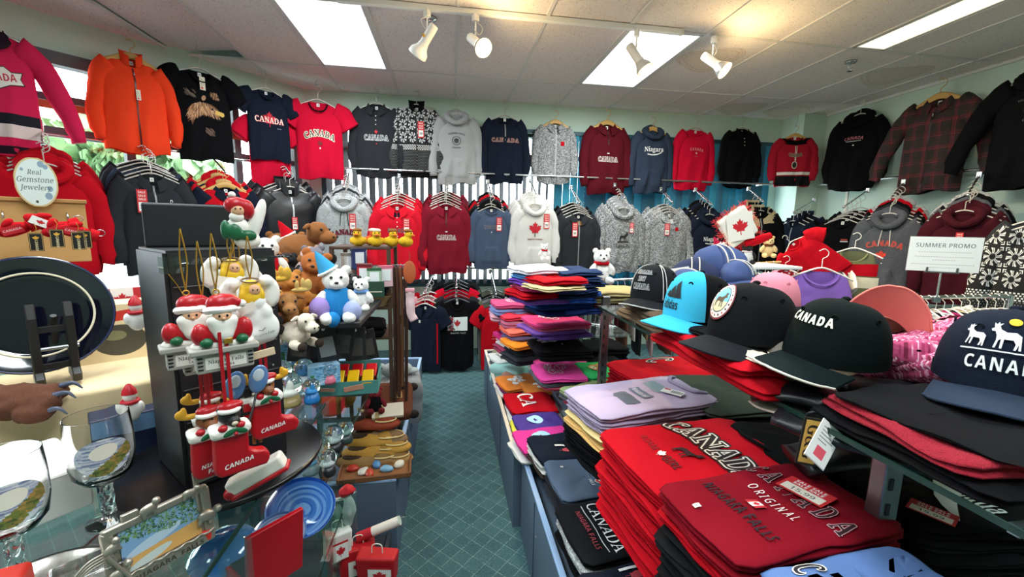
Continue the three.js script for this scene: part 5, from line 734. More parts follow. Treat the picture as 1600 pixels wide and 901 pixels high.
for (const [i, p] of [[0.932, 1.172, -0.68], [0.864, 1.011, -0.72], [1.036, 1.148, -0.8]].entries()) { const g = thing('leather_glove', ['black leather glove beside the navy moose cap', 'black leather glove lowest at the shelf edge', 'black leather glove under the pink knit hats'][i], 'glove', p, -.6 + i * .4); part(g, 'hand', rough(sweep([[-.12, 0, 0], [0, .015, 0], [.1, 0, 0]], (t) => [.055 - .01 * t, .018], 16, 12, V(0, 1, 0)), .006, 16, i), mat(0x17171b, .36)); for (let k = 0; k < 4; k++) part(g, 'finger', sweep([[.07, 0, -.034 + k * .023], [.12, .004, -.036 + k * .025], [.16, -.008, -.036 + k * .026]], .01, 8, 8, V(0, 1, 0)), mat(0x17171b, .36)); }
// soft denim hats heaped at the far end
const denim = cloth(0x4a5a86), denimDark = cloth(0x343c58);
for (const [i, [p, m, s]] of [[[1.116, 1.27, -1.75], denimDark, 1], [[1.266, 1.309, -1.8], denim, 1.15], [[1.289, 1.276, -1.7], denim, .9], [[1.011, 1.241, -1.65], denim, .9]].entries()) {
  const g = thing('denim_hat', ['dark denim soft hat with pale tapes', 'blue denim soft hat arched on top of the heap', 'blue denim soft hat lying flat beside the pink stripes', 'blue denim soft hat with a white flap'][i], 'hat', p, -.5 + i * .5); g.scale.setScalar(s);
  part(g, 'crown', rough(T(ball(.11, .075, .08, 24), [0, .03, 0]), .014, 12, i * 3), m); part(g, 'brim', rough(lathe([[.08, .01], [.12, -.006], [.145, -.02]], 30), .01, 14, i), m);
  for (const k of [-.02, .012]) part(g, 'tape', sweep(Array.from({ length: 12 }, (_, j) => { const a = -1.4 + j / 11 * 2.8; return [k, .03 + Math.cos(a) * .082, Math.sin(a) * .088]; }), .003, 20, 5, V(1, 0, 0)), mat(0xd8d2c4, .8));
}
{ const t = solo('paper_tag', rbox(.09, .1, .004, .003), mat(0xd9d7d2, .7), 'plain white card leaning against the dark denim hat', 'tag', [0.989, 1.293, -1.66], [-.2, -.4, .2]); }

// ---------- rack rows with small clothes, promo sign ----------
const pole = (p, y) => [p[0], y, p[2]];
function rackRow(label, a, b, n, colors, o) {
  const r = thing('clothes_rack', label, 'clothes rack', [0, 0, 0]); part(r, 'bar', between(a, b, .011, 10), o.bar ?? chrome);
  for (const p of [a, b]) { part(r, 'post', between(p, pole(p, .03), .012, 10), chrome); part(r, 'foot', rbox(.4, .03, .04, .01), black, [p[0], .016, p[2]]); }
  const dir = V3(b).sub(V3(a)), ry = Math.atan2(-dir.z, dir.x) + PI / 2;
  for (let i = 0; i < n; i++) {
    const p = V3(a).addScaledVector(dir, (i + .6) / (n + .2)), c = colors[i % colors.length];
    garment({ name: 'kids_garment', cat: 'kids garment', kind: o.kinds ? o.kinds[i % o.kinds.length] : 'tee', color: c[1], label: `${c[0]} ${i < 9 ? ['first', ...ORD.slice(1)][i] : ['tenth', 'eleventh', 'twelfth', 'thirteenth', 'fourteenth', 'fifteenth', 'sixteenth'][i - 9]} along the ${o.where}`, short: `${c[0]} ${i < 9 ? ['first', ...ORD.slice(1)][i] : ['tenth', 'eleventh', 'twelfth', 'thirteenth', 'fourteenth', 'fifteenth', 'sixteenth'][i - 9]} along the ${o.where}`, p: [p.x, p.y - .15 * o.s + .01, p.z], ry: ry + (rnd() - .5) * .3, s: o.s, sz: .42, hang: o.hang ?? 'clear', seed: i % 4, label2: false, group: `small clothes on the ${o.where}` });
  }
  return ry;
}
rackRow('low kids clothes rack in front of the teal blind', [1.132, 1.041, -3.5], [1.963, 1.111, -3.3], 14, [['brown striped top', 0x6a4638], ['white top', 0xd8d4ce], ['black top', 0x222226], ['tan top', 0xb08e62], ['pale pink top', 0xd8aab2], ['maroon top', 0x5a1c26]], { s: .8, where: 'rack below the speckled hoodies', kinds: ['tee', 'tank'] });
rackRow('kids clothes rack with a wooden bar beside the lavender dress', [2.187, 1.275, -2.7], [2.704, 1.343, -2.45], 13, [['black and white print dress', 0x2c2a2e], ['red polka dress', 0xb01028], ['white baby top', 0xe4e0da], ['black baby top', 0x1a1a1e], ['navy baby top', 0x252c44]], { s: .62, where: 'wooden rack bar', bar: mat(0xc09a62, .5), kinds: ['tee', 'tank'], hang: 'white' });
rackRow('clothes rack with white hangers under the paper sign', [2.344, 1.149, -1.95], [2.938, 1.193, -1.75], 16, [['white baby top', 0xe4e2de], ['black baby top', 0x18181c], ['white baby vest', 0xd8dde2], ['pink striped top', 0xc83a78], ['charcoal top', 0x303238], ['cream top', 0xd9cfae]], { s: .62, where: 'rack with white hangers', hang: 'white', kinds: ['tee', 'tank'] });
garment({ name: 'kids_dress', cat: 'dress', kind: 'tank', label: 'lavender velvet sleeveless dress on a white hanger', color: cloth(0x8a62b4), p: [2.282, 1.267, -2.25], ry: -.45, s: .92, sx: 1.15, hang: 'white', collar: 'crew' });
garment({ name: 'kids_dress', cat: 'dress', kind: 'tank', label: 'red dress with white polka dots left of the lavender dress', color: mat(0xffffff, .9, { map: tex(128, 128, (c, w, h) => { c.fillStyle = '#b00c26'; c.fillRect(0, 0, w, h); c.fillStyle = '#f2e8e4'; for (const [x, y] of [[32, 32], [96, 96]]) { c.beginPath(); c.arc(x, y, 17, 0, 7); c.fill(); } }, [16]) }), p: [2.253, 1.241, -2.5], ry: -.5, s: .7, hang: 'white' });
garment({ name: 'kids_top_hung', cat: 'kids garment', kind: 'tee', label: 'red baby top draped over the wooden rack bar', color: 'red', p: [2.378, 1.429, -2.6], ry: -.7, s: .5, rz: .9, hang: 'white' });
garment({ name: 'olive_vest', cat: 'vest', kind: 'tank', label: 'olive and red striped top at the end of the wooden rack', color: 0x6c7050, p: [2.666, 1.389, -2.4], ry: -.9, s: .8, hang: 'white', stripes: [['red_stripe', 'red', .2, .4], ['cream_stripe', 0xe0d6b8, .42, .6]] });
{ // promo sign
  G.promo = cell(300, 190, (c, w, h) => { c.fillStyle = '#f6f4ee'; c.fillRect(0, 0, w, h); words(c, 'SUMMER PROMO', w / 2, 46, 30, '#4a4c50', { weight: '', space: 1.05 }); c.fillStyle = '#b9b2ac'; for (const [y, k] of [[82, .72], [108, .8], [126, .3], [150, .88], [168, .42]]) for (let x = w * (1 - k) / 2; x < w * (1 + k) / 2; x += 11) c.fillRect(x, y, 8, 2.5); });
  const p = [2.608, 1.307, -1.85], s = thing('promo_sign', 'white paper sign reading SUMMER PROMO on a chrome stem', 'sign', [p[0], p[1] - .14, p[2]], -.62);
  part(s, 'stem', between([0, 0, 0], [0, .14, 0], .005), chrome); part(s, 'base', rbox(.03, .03, .03, .004), steel, [0, -.01, 0]);
  part(s, 'holder', merge([between([-.07, .14, .006], [.07, .14, .006], .004), between([-.06, .14, .006], [-.06, .165, .01], .005), between([.06, .14, .006], [.06, .165, .01], .005)]), steel);
  const c = part(s, 'sheet', box(.29, .185, .002), white, [0, .235, 0]); part(c, 'print', flat(.288, .183, G.promo), printed, [0, 0, .0018]);
}
{ const s = thing('display_pedestal', 'slim white pedestal under the small plush toys by the flag mitten', 'pedestal', [1.86, 0, -2.42]); part(s, 'post', cyl(.02, .02, 1.27, 14), white, [0, .64, 0]); part(s, 'foot', cyl(.16, .18, .03, 28), white, [0, .016, 0]); part(s, 'tray', rbox(.62, .02, .3, .006), white, [0, 1.285, 0]); part(s, 'flag_stick', between([-.12, 1.29, 0], [-.12, 1.5, 0], .005), white); }
{ // flag mitten with tinsel edge
  G.flagDiamond = cell(220, 220, (c, w, h) => { c.fillStyle = '#ece6da'; c.fillRect(0, 0, w, h); leaf(c, w / 2, h / 2 + 8, 74, '#c8141f'); });
  const f = thing('flag_muff', 'white diamond shaped flag mitten with a red maple leaf and red tinsel edge', 'mitten', [1.792, 1.533, -2.4], -.1);
  part(f, 'pad', T(rough(rbox(.2, .2, .05, .02, 4), .006, 18), [0, 0, 0], [0, 0, .62]), cloth(0xece6da)); part(f, 'leaf_print', T(flat(.17, .17, G.flagDiamond), [0, 0, .033], [0, 0, .2]), printed);
  const q = RNG(8), ts = []; for (let i = 0; i < 220; i++) { const e = i % 4, k = q() - .5, c = Math.cos(.62), s = Math.sin(.62), x0 = e < 2 ? (e ? .1 : -.1) : k * .2, y0 = e < 2 ? k * .2 : (e === 2 ? .1 : -.1), x = x0 * c - y0 * s, y = x0 * s + y0 * c, l = .02 + q() * .02, a = Math.atan2(y, x) + (q() - .5) * 1.4; ts.push(between([x, y, (q() - .5) * .04], [x + Math.cos(a) * l, y + Math.sin(a) * l, (q() - .5) * .07], .0014, 3)); }
  const t = part(f, 'tinsel', merge(ts), mat(0xc40a1c, .4)); t.userData = { kind: 'stuff' };
  const r = part(f, 'red_mitten', rough(sweep([[.06, -.1, 0], [.14, -.08, .01], [.22, -.05, 0]], (k) => [.03 - .008 * k, .02], 14, 10), .004, 20), cloth(0xc40a1c));
}


// ---------- souvenir counter: glass shelves at the left ----------
glassShelf('glass counter top under the goblets and the pewter frame', -1.6, -.385, -1.3, -.3, .945); glassShelf('middle glass shelf under the blue glass plates', -1.5, -.39, -1.55, -.45, .69); glassShelf('lower glass shelf beside the snow globes', -1.2, -.4, -1.7, -.8, .43);
{ const f = thing('counter_frame', 'clear upright panels joining the glass counter shelves', 'frame', [0, 0, 0]); for (const [x, z] of [[-.39, -1.29], [-.39, -.75], [-1.0, -1.3]]) part(f, 'upright_panel', box(.008, .94, .1), clear, [x, .47, z]); for (const x of [-.4, -1.2]) for (const z of [-1.28, -.4]) part(f, 'foot', rbox(.03, .43, .03, .004), steel, [x, .215, z]); }
bin('blue grey bin with pale blue edging full of moccasins and plush toys', -.95, -.235, -3.45, -1.72, .4, edgeBlue);
{ const t = thing('low_crate', 'low dark crate holding the red gift bags', 'crate', [-.5, 0, -1.5]); part(t, 'deck', rbox(.5, .02, .34, .004), mat(0x30343c, .7), [0, .18, 0]); for (const s of [-1, 1]) part(t, 'side', rbox(.018, .2, .34, .004), mat(0x30343c, .7), [s * .24, .1, 0]); }

// scenic picture used on goblets and frame
function scene2(c, w, h, kind) {
  const q = RNG(kind * 7 + 3);
  c.fillStyle = '#c9d2dc'; c.fillRect(0, 0, w, h);
  if (kind === 1) { for (let i = 0; i < 160; i++) { c.fillStyle = ['rgba(90,110,150,.5)', 'rgba(240,238,232,.6)', 'rgba(150,150,190,.4)'][q() * 3 | 0]; c.fillRect(q() * w * .8, q() * h * .8, 30 + q() * 50, 4 + q() * 6); } for (let i = 0; i < 240; i++) { const t = q(); c.fillStyle = ['#6f7c34', '#8a7a3a', '#4c5a2a', '#a98a4a'][q() * 4 | 0]; c.fillRect(w * (.15 + t * .8), h * (.95 - t * .75 + q() * .3), 18, 10); } c.fillStyle = '#f4ecdc'; c.beginPath(); c.ellipse(w * .5, h * .35, w * .24, h * .2, -.3, 0, 7); c.fill(); }
  else { c.fillStyle = '#7fa6cc'; c.fillRect(0, 0, w, h * .7); c.fillStyle = '#b9cfe2'; c.beginPath(); c.ellipse(w * .4, h * .55, w * .36, h * .12, -.2, 0, 7); c.fill(); for (let i = 0; i < 420; i++) { c.fillStyle = ['#3f6a3c', '#5d8a4a', '#2f4f34', '#7fa05c', '#88a0b8'][q() * 5 | 0]; const x = q() * w, y = q() * h * .62 * (.4 + .6 * x / w); c.save(); c.translate(x, y); c.rotate(q() * 3); c.fillRect(-2, -7, 4, 14); c.restore(); } c.fillStyle = '#dca860'; c.beginPath(); c.moveTo(0, h * .72); c.lineTo(w, h * .6); c.lineTo(w, h); c.lineTo(0, h); c.fill(); c.fillStyle = '#c8d4d0'; c.beginPath(); c.ellipse(w * .3, h * .9, w * .3, h * .1, -.2, 0, 7); c.fill(); }
}
G.falls = cell(200, 170, (c, w, h) => { c.beginPath(); c.ellipse(w / 2, h / 2, w / 2, h / 2, 0, 0, 7); c.clip(); scene2(c, w, h, 1); });
G.palms = cell(300, 200, (c, w, h) => scene2(c, w, h, 2));
function goblet(label, p, ry, s = 1) {
  const g = thing('souvenir_goblet', label, 'goblet', p, ry); g.scale.setScalar(s);
  const prof = [[.036, .0], [.036, .004], [.012, .01], [.008, .02]];
  part(g, 'foot', lathe([[0, 0], [.038, .001], [.037, .005], [.012, .012], [.009, .02], [0, .02]], 32), solidGlass);
  part(g, 'stem', grid(24, 30, (u, v) => { const a = u * 2 * PI, r = .0105 * (1 + .16 * Math.cos(a * 4 + v * 14)); return [Math.sin(a) * r, .09 - v * .072, Math.cos(a) * r]; }, true), solidGlass);
  const out = [[.01, .088], [.034, .096], [.048, .115], [.053, .15], [.053, .19], [.05, .235]], inn = [[.048, .235], [.051, .19], [.051, .15], [.046, .117], [.03, .101], [0, .098]];
  part(g, 'bowl', lathe([[0, .086], ...out, ...inn], 44), solidGlass);
  part(g, 'scene_print', grid(16, 8, (u, v) => { const a = (u - .5) * 1.7, y = .2 - v * .075, r = .0537; return [Math.sin(a) * r, y, Math.cos(a) * r, ...cellUV(G.falls, u, 1 - v)]; }), printed);
}
goblet('glass goblet printed with the falls beside the black display tower', [-0.625, 0.95, -0.802], .72, .88); goblet('glass goblet printed with the falls cut by the picture edge', [-0.658, 0.95, -0.673], .85, .88);
// risers
{
  const c1 = cloth(0xe6cfa4), r1 = thing('cloth_riser', 'cream cloth covered riser under the navy platter', 'riser', [-.98, .95, -1.16], .62);
  part(r1, 'cloth', rough(rbox(.5, .15, .3, .012, 4).translate(0, .075, 0), .003, 11), c1); part(r1, 'drape', rough(sweep([[-.24, .14, .155], [-.2, .07, .17], [-.22, .01, .18]], (t) => [.05, .012], 12, 10), .005, 14), c1);
  const r2 = thing('cloth_riser', 'white box riser in front of the cream one', 'riser', [-.86, .95, -.8], .9); part(r2, 'box', rbox(.3, .085, .2, .006, 3).translate(0, .043, 0), mat(0xe9e4dd, .7)); part(r2, 'lid_edge', box(.302, .002, .202), mat(0xcfc8c0, .7), [0, .08, 0]);
}
{ // platter on its easel
  const g = thing('easel_stand', 'black wooden plate easel holding the navy platter', 'easel', [-0.934, 1.112, -1.12], .75), m = mat(0x1c1a19, .5);
  const side = new THREE.Shape([[-.075, 0], [.02, 0], [.03, .018], [.012, .03], [.016, .16], [.006, .19], [-.008, .19], [-.012, .05], [-.06, .018]].map(([x, y]) => new THREE.Vector2(x, y)));
  for (const x of [-.03, .03]) part(g, 'side_leg', T(new THREE.ExtrudeGeometry(side, { depth: .012, bevelSize: .002, bevelThickness: .002, bevelSegments: 1 }), [x, 0, 0], [0, -PI / 2, 0]), m);
  for (const y of [.04, .13]) part(g, 'hinge_bar', box(.06, .014, .01), m, [0, y, 0]); part(g, 'back_leg', between([0, .16, -.01], [0, .005, -.11], .006), m); part(g, 'screw', cyl(.005, .005, .07, 8), steel, [0, .085, .01], [0, 0, PI / 2]);
  const glaze = mat(0x060817, .1, { clearcoat: 1, clearcoatRoughness: .04 }), p = thing('platter', 'large navy glazed platter with a cream ring standing on an easel', 'platter', [-1.005, 1.267, -1.16], .62); p.rotation.x = -.2; p.scale.setScalar(.84);
  part(p, 'dish', T(lathe([[0, .0], [.11, .0], [.118, .006], [.168, .022], [.17, .026], [.165, .026], [.115, .012], [.108, .006], [0, .006]].reverse(), 56), [0, 0, 0], [PI / 2, 0, 0]), glaze);
  part(p, 'cream_ring', T(new THREE.TorusGeometry(.122, .0032, 8, 64), [0, 0, .0135]), mat(0xe9dcc0, .4)); part(p, 'rim_line', T(new THREE.TorusGeometry(.166, .0022, 8, 64), [0, 0, .026]), mat(0x2a3358, .2));
}
{ // brown furry pelt piece with claws
  const g = thing('bear_paw_pelt', 'brown furry paw with dark claws lying on the cream riser', 'pelt', [-0.936, 1.109, -1], .5);
  part(g, 'fur', blob([[0, 0, 0, .075, .035, .05], [.05, -.005, .03, .03, .022, .022], [.055, .005, -.005, .032, .022, .02], [.04, -.02, .05, .03, .018, .02], [-.06, .01, 0, .06, .04, .05]], 40, .012, .004), fur(0x5a3320));
  for (const [x, y, z] of [[.078, .008, .03], [.084, .018, -.005], [.066, -.018, .052]]) part(g, 'claw', sweep([[x - .01, y, z], [x + .012, y + .004, z + .004], [x + .026, y - .01, z + .01]], (t) => .0075 * (1 - t * .8), 10, 8, V(0, 1, 0)), mat(0x4c5266, .3));
}
{ // jewellery board with mitten key rings
  G.oval = cell(200, 240, (c, w, h) => { c.fillStyle = '#c9d4cf'; c.beginPath(); c.ellipse(w / 2, h / 2, w / 2 - 2, h / 2 - 2, 0, 0, 7); c.fill(); c.strokeStyle = '#c2a878'; c.lineWidth = 9; c.stroke(); c.fillStyle = '#7f95a4'; for (const [x, y, r] of [[130, 30, 16], [150, 42, 12], [160, 150, 14], [150, 186, 18], [40, 60, 8]]) { c.beginPath(); c.arc(x, y, r, 0, 7); c.fill(); } for (const [t, y, s] of [['Real', 70, 32], ['Gemstone', 108, 36], ['Jewelery', 146, 34]]) words(c, t, w / 2 - 6, y, s, '#3d4640', { font: 'serif', weight: 'italic' }); c.fillStyle = '#444'; c.beginPath(); c.arc(92, 216, 7, 0, 7); c.fill(); });
  const b = thing('display_board', 'tan display board hung with red mitten key rings', 'display board', [-1.158, 1.392, -1.38], .72); b.scale.setScalar(.8);
  part(b, 'panel', rbox(.25, .22, .015, .004), mat(0xb98d55, .75), [0, .09, 0]); part(b, 'top_edge', rbox(.26, .014, .05, .003), mat(0xa67a45, .75), [0, .202, -.01]);
  for (const x of [-.075, 0, .075]) part(b, 'hook', wire([[x, .16, .008], [x, .15, .03], [x, .135, .03]], .003, 12), chrome);
  const s = thing('oval_sign', 'oval painted sign above the mitten key rings', 'sign', [-1.137, 1.543, -1.37], .62); s.scale.set(.58, .78, .78); part(s, 'plaque', T(cyl(.085, .085, .01, 48), [0, 0, 0], [PI / 2, 0, 0], [1, 1, 1]).scale(.82, 1, 1).translate(0, .075, 0), mat(0xd9cbb0, .6)); part(s, 'painting', flat(.139, .17, G.oval).translate(0, .075, .0065), printed);
  G.mitt = cell(120, 70, (c, w, h) => { c.fillStyle = '#c0141f'; c.fillRect(0, 0, w, h); words(c, 'CANADA', w / 2, h / 2, 26, '#e9b8b8'); }); G.flagBit = cell(100, 70, (c, w, h) => { c.fillStyle = '#f0ebe4'; c.fillRect(0, 0, w, h); leaf(c, w / 2, h / 2 + 4, 24, '#c0141f'); }); G.blackTag = cell(60, 110, (c, w, h) => { c.fillStyle = '#14120f'; c.fillRect(0, 0, w, h); c.strokeStyle = '#c9a45a'; c.lineWidth = 3; c.strokeRect(3, 3, w - 6, h - 6); leaf(c, w / 2, 32, 17, '#e0a83a'); c.save(); c.translate(w / 2, 78); c.rotate(PI / 2); words(c, 'CANADA', 0, 0, 17, '#e9d9a8'); c.restore(); });
  for (const [i, [p, a]] of [[[-1.111, 1.473, -1.26], .35], [[-1.046, 1.491, -1.26], -.5], [[-1.019, 1.475, -1.27], .4], [[-0.989, 1.469, -1.28], -.3]].entries()) {
    const m = thing('mitten_key_ring', ['red knit mitten key ring at the outer end of the board', 'red and white flag mitten key ring in the middle of the board', 'red mitten key ring with a white flag cuff', 'red mitten key ring nearest the black display board'][i], 'key ring', p, .7); m.rotation.z = a; m.scale.setScalar(.78);
    part(m, 'mitten', rough(merge([ball(.045, .022, .018, 20), T(ball(.02, .011, .012, 12), [-.006, .022, .004], [0, 0, .6]), T(cyl(.021, .02, .024, 16), [.045, 0, 0], [0, 0, PI / 2])]), .002, 40, i), cloth(0xc0141f)); part(m, 'print', flat(.05, .026, i === 1 ? G.flagBit : G.mitt), printed, [-.004, 0, .0195]); part(m, 'ring', new THREE.TorusGeometry(.011, .0014, 6, 20), chrome, [.06, .014, 0]);
  }
  for (const [i, p] of [[-1.032, 1.443, -1.22], [-0.985, 1.453, -1.22], [-0.946, 1.447, -1.23], [-0.946, 1.45, -1.25]].entries()) { const t = thing('swing_tag', ['black and gold swing tag under the outer red mitten', 'black and gold swing tag under the flag mitten', 'black and gold swing tag half behind another', 'black and gold swing tag nearest the black display board'][i], 'tag', p, .7); t.scale.setScalar(.78); part(t, 'card', box(.032, .058, .0014), black); part(t, 'print', flat(.031, .057, G.blackTag), printed, [0, 0, .0012]); part(t, 'string', wire([[0, .028, 0], [.004, .045, -.004], [0, .06, -.008]], .0008, 8, 4), gold); }
}
{ // boxed souvenirs behind the platter
  G.flagPack = cell(160, 110, (c, w, h) => { c.fillStyle = '#efe8e4'; c.fillRect(0, 0, w, h); c.fillStyle = '#c2202e'; c.fillRect(0, 0, 44, h); c.fillRect(w - 44, 0, 44, h); leaf(c, w / 2, h / 2 - 4, 32, '#c2202e'); c.fillStyle = '#fff'; c.save(); c.translate(118, 92); c.rotate(-.25); c.fillRect(-30, -12, 62, 24); c.fillStyle = '#222'; for (let i = 0; i < 14; i++) c.fillRect(-26 + i * 4, -8, 1 + i % 3, 16); c.restore(); });
  G.orb = cell(160, 160, (c, w, h) => { c.fillStyle = '#e8d2a8'; c.fillRect(0, 0, w, h); c.fillStyle = '#c93a2c'; c.beginPath(); c.moveTo(0, 30); c.lineTo(w, 10); c.lineTo(w, 40); c.lineTo(40, 50); c.fill(); c.fillStyle = '#47453a'; c.beginPath(); c.ellipse(100, 100, 56, 44, 0, 0, 7); c.fill(); c.fillStyle = '#7c7a5a'; c.beginPath(); c.ellipse(90, 86, 24, 14, 0, 0, 7); c.fill(); c.strokeStyle = '#b8322a'; c.lineWidth = 6; c.beginPath(); c.moveTo(10, 60); c.quadraticCurveTo(20, 110, 40, 130); c.stroke(); });
  G.night = cell(160, 120, (c, w, h) => { c.fillStyle = '#1c2340'; c.fillRect(0, 0, w, h); c.fillStyle = '#6f97c0'; c.fillRect(0, 0, w, 30); words(c, 'Niagara', w / 2, 84, 36, '#b9c8dc', { font: 'serif', weight: 'italic' }); });
  const pk = (name, label, p, w, h, d, ry, cellName, m) => { const b = thing(name, label, 'box', p, ry); part(b, 'carton', rbox(w, h, d, .004), m, [0, h / 2, 0]); part(b, 'print', flat(w * .97, h * .96, G[cellName]), glossPrint, [0, h / 2, d / 2 + .001]); };
  pk('flag_packet', 'flag patterned packet with a barcode left of the display tower', [-1.014, 1.206, -1.45], .12, .09, .03, .55, 'flagPack', white); pk('gift_box', 'cream and red gift box with a dark round picture beside the platter', [-0.987, 1.095, -1.35], .17, .17, .1, .6, 'orb', mat(0xe6d2ac, .6)); pk('picture_box', 'dark blue box lettered Niagara behind the goblets', [-0.761, 0.883, -1.05], .12, .17, .05, .65, 'night', mat(0x1c2340, .5));
  for (const [i, [p, m]] of [[[-0.709, 1.08, -1], 0], [[-0.758, 1.26, -1.12], 1]].entries()) { const f = thing('stocking_figurine', ['small red and white winter figurine beside the goblet', 'small red and white candy striped figurine on the gift box'][i], 'figurine', p, .5); part(f, 'body', blob([[0, 0, 0, .018, .026, .016], [0, .034, 0, .013], [-.016, .006, .006, .008, .014, .008], [.016, .006, .006, .008, .014, .008]], 24, .005), mat(0xf0ece6, .4)); part(f, 'cap', T(lathe([[.014, 0], [.012, .01], [.004, .022], [0, .024]], 16), [0, .038, 0]), mat(0xb81222, .4)); part(f, 'scarf', T(new THREE.TorusGeometry(.013, .005, 8, 18), [0, .02, 0], [PI / 2, 0, 0]), mat(0xb81222, .5)); }
}
{ // pewter picture frame
  const p = [-0.45, 0.952, -0.67], g = thing('pewter_picture_frame', 'pewter picture frame with animal ornaments and a NIAGARA FALLS base', 'picture frame', p, .92), m = mat(0xb2aa9c, .38, { metalness: .75 }); g.rotation.x = -.12; g.scale.setScalar(.68);
  part(g, 'picture', merge([flat(.15, .1, G.palms)]), glossPrint, [0, .085, .004]); part(g, 'backing', rbox(.19, .125, .008, .003), m, [0, .08, -.003]);
  part(g, 'border', merge([rbox(.2, .018, .016, .005).translate(0, .142, 0), rbox(.2, .026, .018, .005).translate(0, .02, .002), rbox(.022, .13, .016, .005).translate(-.092, .08, 0), rbox(.022, .13, .016, .005).translate(.092, .08, 0)]), m);
  part(g, 'rope', wire(Array.from({ length: 26 }, (_, i) => [-.1 + i * .008, .034 + .002 * Math.sin(i * 1.6), .013 + .002 * Math.cos(i * 1.6)]), .0028, 80), m);
  G.pewterText = cell(256, 40, (c, w, h) => words(c, 'NIAGARA  FALLS', w / 2, h / 2, 30, '#3a342c')); part(g, 'lettering', flat(.15, .02, G.pewterText), printed, [.005, .018, .0125]);
  for (const [x, y, r, s] of [[-.085, .05, .2, 1], [.088, .075, -.3, 1.1], [-.02, .158, .1, .9], [.06, .15, -.2, .8], [-.09, .11, .5, .8]]) part(g, 'animal_relief', T(blob([[0, 0, 0, .02, .012, .008], [.018, .012, .003, .009], [-.012, -.012, 0, .005, .01, .005], [.01, -.012, 0, .005, .01, .005]], 22, .004), [x, y, .012], [0, 0, r], [s, s, s]), m);
  part(g, 'paddle', between([-.1, .1, .016], [-.07, .03, .02], .0035), m); for (let i = 0; i < 4; i++) part(g, 'feather', wire([[-.1, .09 + i * .006, .01], [-.13, .088 + i * .006, .014], [-.155, .07 + i * .006, .016]], .002, 12), m);
  part(g, 'flag_pole', between([.072, .1, .012], [.072, .195, .012], .003), m); part(g, 'flag', rough(rbox(.05, .028, .003, .001, 3).translate(.098, .178, .012), .002, 40), m); part(g, 'chimney', rbox(.03, .016, .012, .003), m, [-.05, .158, 0]);
  solo('pewter_dish', lathe([[0, 0], [.06, .004], [.085, .02], [.09, .028], [.086, .026], [.058, .01], [0, .006]], 40), mat(0xb6b2aa, .2, { metalness: .9 }), 'shiny pewter dish cut by the picture bottom', 'dish', [-0.576, 0.952, -0.606]); solo('glass_block', rbox(.08, .05, .06, .006), solidGlass, 'clear glass paperweight block in front of the pewter frame', 'paperweight', [-0.524, 0.978, -0.626], [0, .7, 0]);
  solo('red_candle', rbox(.05, .04, .04, .008), mat(0xd3301f, .5), 'small red block at the left picture edge', 'block', [-0.637, 0.975, -0.632], [0, .4, 0]); solo('red_block', rbox(.024, .02, .02, .006), mat(0xd3301f, .5), 'small red box behind the pewter frame', 'box', [-0.421, 0.967, -0.717], [0, .4, 0]);
}
// ---------- black display tower with ornaments ----------
const TP = [-.515, .952, -.98], TR = .78;
{
  const t = thing('display_tower', 'black four-sided slat tower hung with ornaments', 'display tower', TP, TR), W = .185, H = .47, slat = mat(0x17181c, .5), dark = mat(0x0d0e11, .6);
  part(t, 'turntable', lathe([[0, 0], [.2, 0], [.205, .008], [.2, .016], [0, .018]], 56), mat(0x0d0d10, .25));
  for (const [x, z, ry] of [[0, W / 2, 0], [-W / 2, 0, -PI / 2], [W / 2, 0, PI / 2], [0, -W / 2, PI]]) { part(t, 'panel', box(W - .004, H, .01), slat, [x, .02 + H / 2, z], [0, ry, 0]); if (ry === 0) for (let i = 1; i < 7; i++) { part(t, 'slat_groove', box(W - .01, .005, .002), dark, [0, .02 + i * H / 7, z + .0055]); part(t, 'slat_lip', box(W - .01, .0014, .004), mat(0x8a8c90, .3, { metalness: .7 }), [0, .02 + i * H / 7 + .004, z + .006]); } }
  part(t, 'header_board', T(rbox(.185, .092, .012, .012, 4), [.0, .02 + H + .05, -.03], [0, -.25, 0]), mat(0x141519, .55)); part(t, 'top_cap', box(W, .006, W), slat, [0, .022 + H, 0]);
  part(t, 'header_rail', merge([box(.18, .012, .02).translate(0, H + .005, W / 2 + .012), box(.03, .03, .03).translate(-.09, H, W / 2 + .016)]), clear);
  for (const [x, y] of [[-.08, .47], [-.02, .475], [.05, .47], [.085, .475], [-.06, .24], [.05, .25]]) part(t, 'peg', between([x, y, W / 2], [x, y + .006, W / 2 + .07], .0022), chrome);
}
const redP = mat(0xb30d1c, .35), whiteP = mat(0xf0ebe2, .45), skin = mat(0xe2ad86, .5), greenP = mat(0x14603a, .4), brownP = mat(0x8a4e24, .5), yellowP = mat(0xdba024, .45), greyP = mat(0xa9a49c, .6);
G.plaque = cell(200, 60, (c, w, h) => { c.fillStyle = '#e9e4da'; c.fillRect(0, 0, w, h); words(c, 'Niagara Falls', w / 2, 22, 26, '#3a3a3a', { font: 'serif' }); words(c, 'CANADA', w / 2, 46, 16, '#3a3a3a', { space: 1.2 }); });
G.bootA = cell(120, 70, (c, w, h) => { words(c, 'NIAGARA', w / 2, 22, 25, '#f4eeea', { weight: 'bold italic' }); words(c, 'FALLS', w / 2, 50, 27, '#f4eeea', { weight: 'bold italic' }); }); G.bootB = cell(120, 40, (c, w, h) => words(c, 'CANADA', w / 2, h / 2, 27, '#f4eeea', { weight: 'bold italic' })); G.robe = cell(100, 60, (c, w, h) => { words(c, 'Niagara Falls', w / 2, 36, 15, '#555', { font: 'serif', weight: 'italic' }); c.strokeStyle = '#444'; c.lineWidth = 3; c.beginPath(); c.moveTo(30, 12); c.lineTo(44, 18); c.lineTo(62, 8); c.stroke(); });
